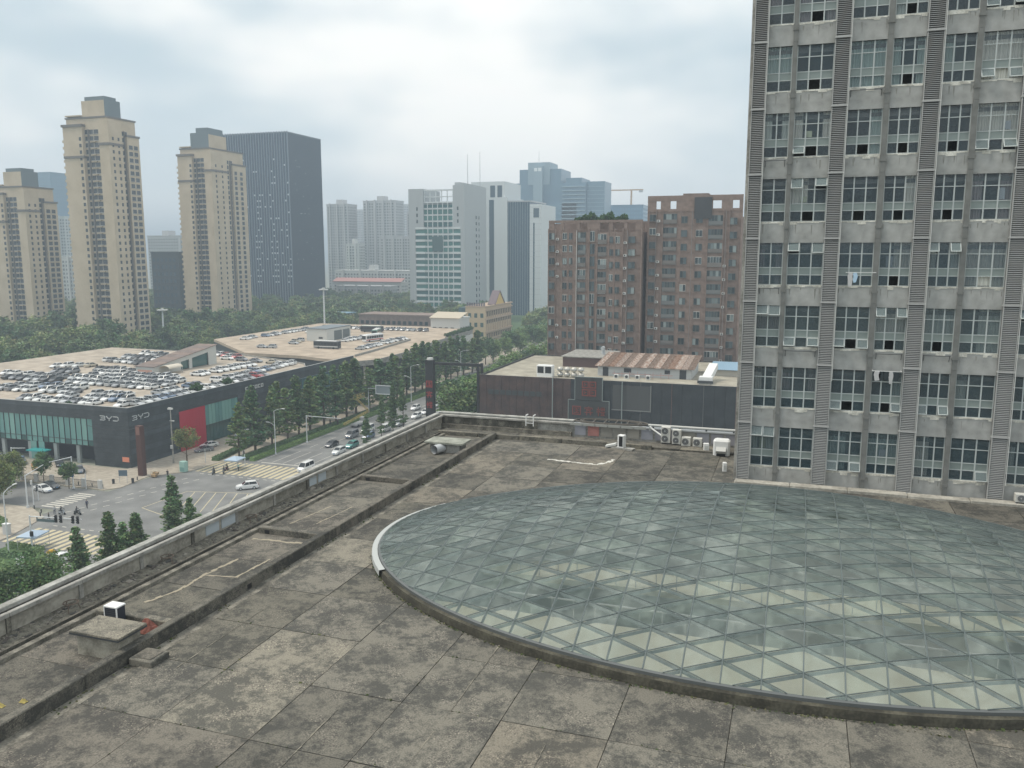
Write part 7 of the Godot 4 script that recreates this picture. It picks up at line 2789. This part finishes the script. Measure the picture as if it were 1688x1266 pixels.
func people() -> void:
	var walk := figure(0.30, 0.0)
	var stand := figure(0.05, 0.4)
	var list := [
		[walk, Color(0.035, 0.045, 0.09), Color(0.03, 0.03, 0.04), Vector3(-131.0, 0.006, -126.3), 0.6, "person in dark blue walking across the open crossing"],
		[walk, Color(0.03, 0.035, 0.035), Color(0.02, 0.02, 0.02), Vector3(-130.9, 0.13, -117.2), -0.9, "person in black striding behind the traffic-light arm"],
		[stand, Color(0.45, 0.46, 0.46), Color(0.05, 0.06, 0.09), Vector3(-133.6, 0.13, -121.0), 1.4, "person in pale top waiting by the kerb"],
		[stand, Color(0.04, 0.04, 0.045), Color(0.03, 0.03, 0.03), Vector3(-132.0, 0.13, -150.2), 0.4, "person in black standing on the plaza kerb"],
		[stand, Color(0.36, 0.52, 0.48), Color(0.03, 0.03, 0.04), Vector3(-120.8, 0.006, -160.4), 0.2, "person in mint vest under the far canopy"]]
	for i in list.size():
		var q: Array = list[i]
		var o := put("person", body_mesh(q[0], q[1], q[2], Color(0.015, 0.013, 0.012)), self, q[3])
		o.rotation.y = q[4]
		tag(o, q[5], "person", "people at the crossing")
	# scooters with riders
	var rider := []
	for s in [-1.0, 1.0]:
		rider.append([Vector3(s * 0.1, 0.80, -0.25), Vector3(s * 0.16, 0.78, 0.14), 0.085, 0.065])
		rider.append([Vector3(s * 0.16, 0.78, 0.14), Vector3(s * 0.13, 0.36, 0.2), 0.062, 0.045])
		rider.append([Vector3(s * 0.13, 0.34, 0.17), Vector3(s * 0.13, 0.33, 0.34), 0.042, 0.036])
		rider.append([Vector3(s * 0.18, 1.30, -0.16), Vector3(s * 0.27, 1.12, 0.1), 0.055, 0.042])
		rider.append([Vector3(s * 0.27, 1.12, 0.1), Vector3(s * 0.28, 1.04, 0.36), 0.042, 0.032])
		rider.append([Vector3(s * 0.28, 1.04, 0.36), Vector3(s * 0.3, 1.03, 0.44), 0.036, 0.03])
		for k in 4:
			rider.append([Vector3(s * (0.25 + k * 0.022), 1.04, 0.44), Vector3(s * (0.25 + k * 0.022), 1.0, 0.47), 0.013, 0.011])
		rider.append([Vector3(s * 0.25, 1.03, 0.4), Vector3(s * 0.23, 1.01, 0.45), 0.013, 0.011])
	rider.append([Vector3(-0.07, 0.84, -0.27), Vector3(0.07, 0.84, -0.27), 0.115, 0.115])
	rider.append([Vector3(0, 0.85, -0.27), Vector3(0, 1.14, -0.22), 0.13, 0.13])
	rider.append([Vector3(-0.1, 1.24, -0.18), Vector3(0.1, 1.24, -0.18), 0.11, 0.11])
	rider.append([Vector3(0, 1.3, -0.17), Vector3(0, 1.44, -0.14), 0.055, 0.05])
	rider.append([Vector3(0, 1.5, -0.1), Vector3(0, 1.57, -0.13), 0.1, 0.115])
	var kit := [["black scooter stopped alone on the far zebra", Vector3(-124.2, 0.008, -156.0), 0.3, Color(0.03, 0.03, 0.035)], ["black scooter beside the canopy, nearest the open crossing", Vector3(-122.4, 0.008, -157.2), 0.5, Color(0.05, 0.04, 0.045)], ["dark scooter behind its twin by the far canopy", Vector3(-123.4, 0.008, -159.6), 0.2, Color(0.10, 0.03, 0.035)], ["pale scooter waiting by the near kerb", Vector3(-132.4, 0.008, -121.6), 1.6, Color(0.35, 0.38, 0.40)], ["dark scooter waiting ahead of the pale one", Vector3(-129.4, 0.008, -122.4), 1.7, Color(0.04, 0.05, 0.05)]]
	var rm := body_mesh(rider, Color(0.035, 0.04, 0.05), Color(0.03, 0.03, 0.035), Color(0.02, 0.02, 0.02))
	for i in kit.size():
		var q: Array = kit[i]
		var t := thing("scooter", q[0], "scooter", q[1], q[2], "scooters at the crossings")
		var m := mat(q[3], 0.35)
		var b := MB.new()
		b.cbox(-0.15, 0.15, 0.3, 0.72, -0.75, -0.05, 0.06)
		b.bx(-0.15, 0.15, 0.24, 0.32, -0.1, 0.5)
		b.bar(Vector3(0, 0.3, 0.52), Vector3(0, 0.95, 0.38), 0.34, 0.1)
		part("body", b, m, t)
		b = MB.new()
		b.cbox(-0.15, 0.15, 0.68, 0.79, -0.7, -0.02, 0.03)
		part("seat", b, K.black, t)
		b = MB.new()
		b.bar(Vector3(-0.33, 1.0, 0.4), Vector3(0.33, 1.0, 0.4), 0.05, 0.05)
		part("handlebar", b, K.charcoal, t)
		for z in [-0.62, 0.62]:
			b = MB.new()
			b.cyl(Vector3(-0.05, 0.23, z), Vector3(0.05, 0.23, z), 0.23, 0.23, 12)
			part("wheel", b, K.tyre, t)
		b = MB.new()
		b.bar(Vector3(0, 0.95, 0.42), Vector3(0, 0.23, 0.62), 0.07, 0.07)
		part("fork", b, K.metal, t)
		var o := put("person", rm, self, q[1])
		o.rotation.y = q[2]
		tag(o, "helmeted rider in dark clothes on the " + q[0], "person", "scooter riders")

# ---------- things on our roof ----------
func fan_unit(label: String, at: Vector3, w: float, h: float, fans: int, group: String) -> void:
	var t := thing("condenser_unit", label, "air conditioner", at, 0, group)
	var b := MB.new()
	b.cbox(-w / 2, w / 2, 0.08, h, -0.2, 0.2, 0.02)
	part("case", b, mat(Color(0.56, 0.56, 0.52), 0.6), t)
	for s in [-0.35, 0.35]:
		b = MB.new()
		b.bx(s * w - 0.03, s * w + 0.03, 0, 0.08, -0.2, 0.2)
		part("foot", b, K.charcoal, t)
	for k in fans:
		var y := 0.08 + (h - 0.08) * (k + 0.5) / fans
		var r := minf(w * 0.36, (h - 0.1) / fans * 0.42)
		b = MB.new()
		b.cyl(Vector3(-w * 0.08, y, 0.2), Vector3(-w * 0.08, y, 0.215), r, r, 20)
		part("fan_opening", b, K.charcoal, t)
		b = MB.new()
		for q in 5:
			var rr2 := r * (0.25 + 0.19 * q)
			for sg in 20:
				var a0 := TAU * sg / 20
				var a1 := TAU * (sg + 1) / 20
				b.bar(Vector3(-w * 0.08 + cos(a0) * rr2, y + sin(a0) * rr2, 0.23), Vector3(-w * 0.08 + cos(a1) * rr2, y + sin(a1) * rr2, 0.23), 0.008, 0.008)
		b.cyl(Vector3(-w * 0.08, y, 0.22), Vector3(-w * 0.08, y, 0.24), r * 0.2, r * 0.2, 10)
		part("guard", b, K.galv, t)
func paint_line(b: MB, pts: Array, w: float, y: float) -> void:
	for i in pts.size() - 1:
		var p: Vector2 = pts[i]
		var q: Vector2 = pts[i + 1]
		var n := int(p.distance_to(q) / 0.25) + 1
		for k in n:
			var a := p.lerp(q, k / float(n))
			var c := p.lerp(q, (k + 1) / float(n))
			var d := (c - a).normalized()
			var s := Vector2(-d.y, d.x)
			var w0 := w * rr(0.05, 1.2)
			b.slab(PackedVector2Array([a - s * w0, a + s * w * rr(0.05, 1.2), c + s * w * rr(0.05, 1.2), c - s * w0]), y, y + 0.004 + rr(0, 0.002))
func roof_things() -> void:
	var t := thing("roof_hatch", "rendered hatch box with mossy overhanging lid beside the upstand", "hatch", Vector3(-20.98, 36.98, -20.7))
	var b := MB.new()
	b.cbox(-0.85, 0.85, -0.02, 0.72, -0.5, 0.5, 0.02)
	part("box", b, tmat(T.conc, 3.0, 0.9, Color(1.0, 0.96, 0.86)), t)
	b = MB.new()
	b.bx(-1.0, 1.0, 0.72, 0.78, -0.64, 0.64)
	part("lid_edge", b, K.charcoal, t)
	b = MB.new()
	b.cbox(-1.0, 1.0, 0.78, 0.85, -0.64, 0.64, 0.015)
	part("lid", b, K.roof[2], t)
	t = thing("pad_block", "small concrete pad beside the long upstand", "block", Vector3(-19.25, 37.0, -20.55))
	b = MB.new()
	b.cbox(-0.45, 0.45, -0.03, 0.2, -0.42, 0.42, 0.03)
	part("pad", b, K.roof[0], t)
	b = MB.new()
	b.cbox(-0.32, 0.32, 0.2, 0.225, -0.3, 0.3, 0.01)
	part("top", b, K.roof[3], t)
	t = thing("fan_box", "black fan box with white top behind the hatch", "air conditioner", Vector3(-22.25, 37.0, -22.3))
	b = MB.new()
	b.cbox(-0.27, 0.27, 0.0, 0.72, -0.2, 0.2, 0.01)
	part("case", b, mat(Color(0.03, 0.035, 0.05), 0.5), t)
	b = MB.new()
	b.cbox(-0.29, 0.29, 0.72, 0.77, -0.22, 0.22, 0.01)
	b.bx(0.24, 0.29, 0.02, 0.72, 0.19, 0.215)
	b.bx(-0.29, -0.25, 0.02, 0.72, 0.19, 0.215)
	part("top", b, K.white, t)
	b = MB.new()
	for k in 9:
		b.bx(-0.25, 0.25, 0.06 + k * 0.072, 0.075 + k * 0.072, 0.2, 0.212)
	part("grille", b, K.charcoal, t)
	# crumpled red cloth: a draped lump
	b = MB.new()
	var hn := noise(5, 2.2, 3)
	for i in 12:
		for j in 12:
			var P := func(u: int, v: int) -> Vector3:
				var x := (u / 12.0 - 0.5) * 0.9
				var z := (v / 12.0 - 0.5) * 0.6
				var e := clampf(1.0 - (x * x / 0.2 + z * z / 0.09), 0, 1)
				return Vector3(x, 0.01 + e * (0.34 + 0.3 * hn.get_noise_2d(x * 3, z * 3)), z)
			b.quad(P.call(i, j + 1), P.call(i + 1, j + 1), P.call(i + 1, j), P.call(i, j))
	var cl := part("red_cloth", b, mat(Color(0.22, 0.085, 0.065), 0.9), self)
	cl.position = Vector3(-20.85, 37.0, -22.3)
	tag(cl, "crumpled red cloth lying between hatch and cross kerb", "cloth")
	t = thing("vent_hatch", "far hatch slab with a stubby steel pipe in front", "hatch", Vector3(-21.5, 36.98, -50.5))
	b = MB.new()
	b.cbox(-1.05, 1.05, 0, 0.62, -0.55, 0.55, 0.02)
	part("box", b, K.conc, t)
	b = MB.new()
	b.cbox(-1.35, 1.35, 0.62, 0.74, -0.8, 0.8, 0.015)
	part("lid", b, tmat(T.conc, 3.0, 0.9, Color(0.9, 0.95, 0.88)), t)
	b = MB.new()
	b.cyl(Vector3(-0.15, 0.34, 0.55), Vector3(-0.42, 0.34, 1.3), 0.3, 0.3, 18, false)
	b.cyl(Vector3(-0.42, 0.34, 1.3), Vector3(-0.15, 0.34, 0.55), 0.27, 0.27, 18, false)
	part("pipe", b, K.galv, t)
	b = MB.new()
	b.cyl(Vector3(-0.2, 0.34, 0.7), Vector3(-0.22, 0.34, 0.75), 0.285, 0.285, 18)
	part("pipe_inside", b, K.black, t)
	for q in [[-21.3, -16.9, "crumpled yellow work glove lying on the strip at picture edge"], [-20.9, -17.3, "smaller yellow rag beside the work glove"]]:
		b = MB.new()
		for i in 9:
			for j in 9:
				var P := func(u: int, v: int) -> Vector3:
					var x := (u / 9.0 - 0.5) * 0.22
					var z := (v / 9.0 - 0.5) * 0.15
					var e := clampf(1.0 - (x * x / 0.012 + z * z / 0.0056), 0, 1)
					return Vector3(x, 0.005 + e * (0.09 + 0.1 * hn.get_noise_2d(x * 12 + q[0], z * 12)), z)
				b.quad(P.call(i, j + 1), P.call(i + 1, j + 1), P.call(i + 1, j), P.call(i, j))
		var rag := part("yellow_rag", b, mat(Color(0.42, 0.35, 0.12), 0.9), self)
		rag.position = Vector3(q[0], 37.0, q[1])
		tag(rag, q[2], "rag", "rags on the roof strip")
	# condensers at the end wall
	fan_unit("tall twin-fan condenser, first in line by the bent white pipe", Vector3(-8.15, 37.1, -56.9), 0.62, 1.15, 2, "condensers by the end wall")
	fan_unit("tall twin-fan condenser, second in line", Vector3(-7.4, 37.08, -56.8), 0.58, 1.05, 2, "condensers by the end wall")
	fan_unit("square single-fan condenser next to the tall pair", Vector3(-6.75, 37.02, -56.7), 0.6, 0.66, 1, "condensers by the end wall")
	fan_unit("square single-fan condenser farther from the tall pair", Vector3(-6.0, 37.02, -56.7), 0.6, 0.64, 1, "condensers by the end wall")
	fan_unit("lone condenser at the dormitory foot beside a louvred column", Vector3(11.35, 37.17, -48.55), 0.62, 0.5, 1, "condensers by the dormitory")
	b = MB.new()
	b.bx(-8.6, -5.6, 36.98, 37.02, -57.2, -56.45)
	tag(part("condenser_plinth", b, K.conc, self), "low concrete plinth under the line of condensers", "plinth")
	t = thing("white_tank", "white rounded tank box with dark chute by the dormitory column", "tank", Vector3(-4.3, 37.0, -55.2))
	b = MB.new()
	b.cbox(-0.52, 0.52, 0, 1.02, -0.4, 0.4, 0.1)
	part("case", b, K.white, t)
	b = MB.new()
	b.bar(Vector3(0, 0.5, 0.4), Vector3(0, 0.28, 0.66), 0.62, 0.24)
	part("chute", b, K.offwhite, t)
	b = MB.new()
	b.bx(-0.28, 0.28, 0.02, 0.16, 0.4, 0.6)
	part("chute_mouth", b, K.black, t)
	for q in [[Vector3(-5.35, 37.0, -55.9), 0.36, 0.52, "small white box with sloped top beside the white tank"], [Vector3(-3.75, 37.0, -50.9), 0.24, 0.55, "slim white meter box near the dome edge and dormitory"]]:
		t = thing("meter_box", q[3], "box", q[0], 0.2, "small white roof boxes")
		b = MB.new()
		b.cbox(-q[1] / 2, q[1] / 2, 0, q[2], -0.14, 0.14, 0.03)
		part("case", b, K.white, t)
		b = MB.new()
		b.bx(-q[1] * 0.3, q[1] * 0.3, q[2] * 0.25, q[2] * 0.7, 0.14, 0.15)
		part("door", b, K.offwhite, t)
	t = thing("louvre_cabinet", "narrow white cabinet with black grille standing on the roof joint", "cabinet", Vector3(-10.75, 37.0, -54.7), -0.3)
	b = MB.new()
	b.cbox(-0.22, 0.22, 0.12, 0.95, -0.2, 0.2, 0.02)
	part("case", b, K.white, t)
	b = MB.new()
	b.bx(-0.1, 0.17, 0.2, 0.88, 0.2, 0.21)
	part("grille", b, K.black, t)
	b = MB.new()
	b.bx(-0.7, 0.9, -0.02, 0.12, -0.24, 0.24)
	part("base", b, K.conc, t)
	t = thing("hooded_vent", "low slanted vent lying beside the narrow white cabinet", "vent", Vector3(-11.5, 37.0, -54.9))
	b = MB.new()
	b.bar(Vector3(-0.35, 0.08, 0), Vector3(0.35, 0.26, 0), 0.5, 0.12)
	part("hood", b, K.offwhite, t)
	b = MB.new()
	b.bx(-0.3, 0.3, 0, 0.1, -0.2, 0.2)
	part("throat", b, K.charcoal, t)
	# curved steel frame lying on the end wall, long white pipes beyond
	t = thing("curved_frame", "rusted oval steel frame lying along the end wall top", "frame", Vector3(-12.2, 37.98, -58.0))
	b = MB.new()
	for o in [Vector2(2.6, 0.9), Vector2(2.2, 0.6)]:
		var prev := Vector3(o.x, 0.12, 0)
		for k in 28:
			var a := TAU * (k + 1) / 28.0
			var p := Vector3(cos(a) * o.x, 0.12, sin(a) * o.y)
			b.bar(prev, p, 0.07, 0.09)
			prev = p
	for k in 6:
		b.bar(Vector3(-2.0 + k * 0.8, 0.12, -0.6), Vector3(-2.0 + k * 0.8, 0.12, 0.6), 0.05, 0.06)
	part("ring", b, mat(Color(0.13, 0.12, 0.105), 0.8), t)
	for k in 6:
		b = MB.new()
		b.bx(-2.7 + k * 0.9, -1.86 + k * 0.9, -0.08, 0.1, 0.92, 0.98)
		part("fascia", b, mat(Color(0.33, 0.34, 0.32), 0.8), t)
	t = thing("roof_pipe", "long pale pipe along the end wall coping behind condensers", "pipe", Vector3(0, 0, 0))
	b = MB.new()
	b.cyl(Vector3(-9.5, 38.12, -57.7), Vector3(5, 38.12, -57.7), 0.08, 0.08, 10)
	part("tube", b, K.offwhite, t)
	b = MB.new()
	for k in 8:
		b.bx(-9.2 + k * 1.8, -9.1 + k * 1.8, 37.95, 38.04, -57.8, -57.6)
	part("bracket", b, K.charcoal, t)
	t = thing("bent_pipe", "bent white pipe sloping down to the first tall condenser", "pipe", Vector3(-9.3, 37.0, -57.2))
	b = MB.new()
	b.tube([Vector3(0, 1.15, 0), Vector3(0.12, 1.0, 0.05), Vector3(0.84, 0.6, 0.25)], 0.06, 8)
	part("tube", b, K.white, t)
	b = MB.new()
	b.bx(-0.05, 0.05, 0.8, 1.1, -0.38, 0.0)
	part("bracket", b, K.metal, t)
	t = thing("wall_ladder", "little white steel step rail hooked on the end parapet", "ladder", Vector3(-18.0, 37.0, -57.3))
	b = MB.new()
	for s in [-0.28, 0.28]:
		b.bx(s - 0.03, s + 0.03, 0.55, 1.35, -0.03, 0.03)
		b.bx(s - 0.03, s + 0.03, 1.29, 1.35, -0.5, -0.03)
	part("rails", b, K.white, t)
	b = MB.new()
	b.bx(-0.25, 0.25, 0.75, 0.8, -0.02, 0.02)
	part("rung", b, K.white, t)
	# pipe stands rusting in the gutter
	for i in 4:
		t = thing("pipe_stand", "rusted wire pipe stand in the gutter, %s from the picture edge" % nth(i), "stand", Vector3(-24.55, 37.1, [-18.7, -22.6, -27.6, -33.4][i]), i, "rusted pipe stands")
		b = MB.new()
		for k in 8:
			var a := TAU * k / 8.0
			var c := TAU * (k + 1) / 8.0
			b.bar(Vector3(cos(a) * 0.26, 0.3, sin(a) * 0.26), Vector3(cos(c) * 0.26, 0.3, sin(c) * 0.26), 0.025, 0.025)
		part("ring", b, mat(Color(0.13, 0.10, 0.08), 0.9), t)
		for k in 3:
			b = MB.new()
			b.bar(Vector3(cos(k * 2.1) * 0.3, 0, sin(k * 2.1) * 0.3), Vector3(cos(k * 2.1) * 0.2, 0.3, sin(k * 2.1) * 0.2), 0.025, 0.025)
			part("leg", b, mat(Color(0.13, 0.10, 0.08), 0.9), t)
	# mortar repairs: pale raised lines along old cracks
	var rep := [
		[[Vector2(-14.6, -50.4), Vector2(-13.6, -50.2), Vector2(-11.4, -50.0), Vector2(-10.9, -50.6), Vector2(-10.6, -51.6)], 0.16, "white mortar hook on the far roof before the dome"],
		[[Vector2(-22.7, -24.2), Vector2(-22.3, -25.6), Vector2(-22.4, -27.2), Vector2(-22.2, -29.2)], 0.09, "tan branching mortar line in the strip past the fan box"],
		[[Vector2(-22.4, -27.2), Vector2(-21.0, -27.4)], 0.06, "tan side branch of the mortar line"],
		[[Vector2(-21.0, -27.4), Vector2(-20.9, -29.6)], 0.07, "tan mortar line beside the long upstand"],
		[[Vector2(-22.8, -34.0), Vector2(-22.4, -37.2)], 0.05, "thin pale mortar line before the second cross kerb"],
		[[Vector2(-21.6, -34.4), Vector2(-21.3, -37.4)], 0.05, "thin pale mortar line beside the middle of the strip"],
		[[Vector2(-23.2, -31.6), Vector2(-20.4, -31.75)], 0.12, "broad pale mortar band along a cross joint"],
		[[Vector2(-23.0, -16.4), Vector2(-21.2, -16.6)], 0.08, "pale mortar band near the picture edge"]]
	for q in rep:
		b = MB.new()
		paint_line(b, q[0], q[1], 37.004 if q[0][0].x > -19 else 36.998)
		tag(part("mortar_repair", b, mat(Color(0.31, 0.275, 0.205) if q[1] != 0.16 else Color(0.6, 0.59, 0.54), 0.9), self), q[2], "mortar", "mortar repairs")
	# laundry on the dormitory
	var shirts := [[4.6, 43.7, "dark clothes drying on a rack below a dormitory window", Color(0.03, 0.04, 0.045)], [3.0, 48.9, "pale blue shirt hanging out of a dormitory window", Color(0.42, 0.58, 0.72)]]
	for q in shirts:
		t = thing("hanging_laundry", q[2], "laundry", Vector3(q[0], q[1], -48.75), 0, "laundry on the dormitory")
		b = MB.new()
		b.bar(Vector3(-0.75, 0, 0), Vector3(0.75, 0, 0), 0.03, 0.03)
		b.bar(Vector3(-0.7, 0, -0.45), Vector3(-0.7, 0, 0), 0.03, 0.03)
		b.bar(Vector3(0.7, 0, -0.45), Vector3(0.7, 0, 0), 0.03, 0.03)
		part("rail", b, K.white, t)
		for k in (5 if q[0] > 4 else 2):
			b = MB.new()
			var w := rr(0.14, 0.26)
			var x0 := -0.6 + k * 0.24
			var h := rr(0.45, 0.75)
			b.sheet(PackedVector2Array([Vector2(x0, -0.02), Vector2(x0 + w, -0.02), Vector2(x0 + w + 0.05, -0.2), Vector2(x0 + w - 0.02, -h), Vector2(x0 + 0.02, -h - 0.03), Vector2(x0 - 0.05, -0.2)]), Vector3.ZERO, Vector3.RIGHT, Vector3.UP, Vector3(0.0, 0, 0.05))
			part("garment", b, mat(q[3] if k % 3 else Color(0.5, 0.5, 0.5), 0.95), t)
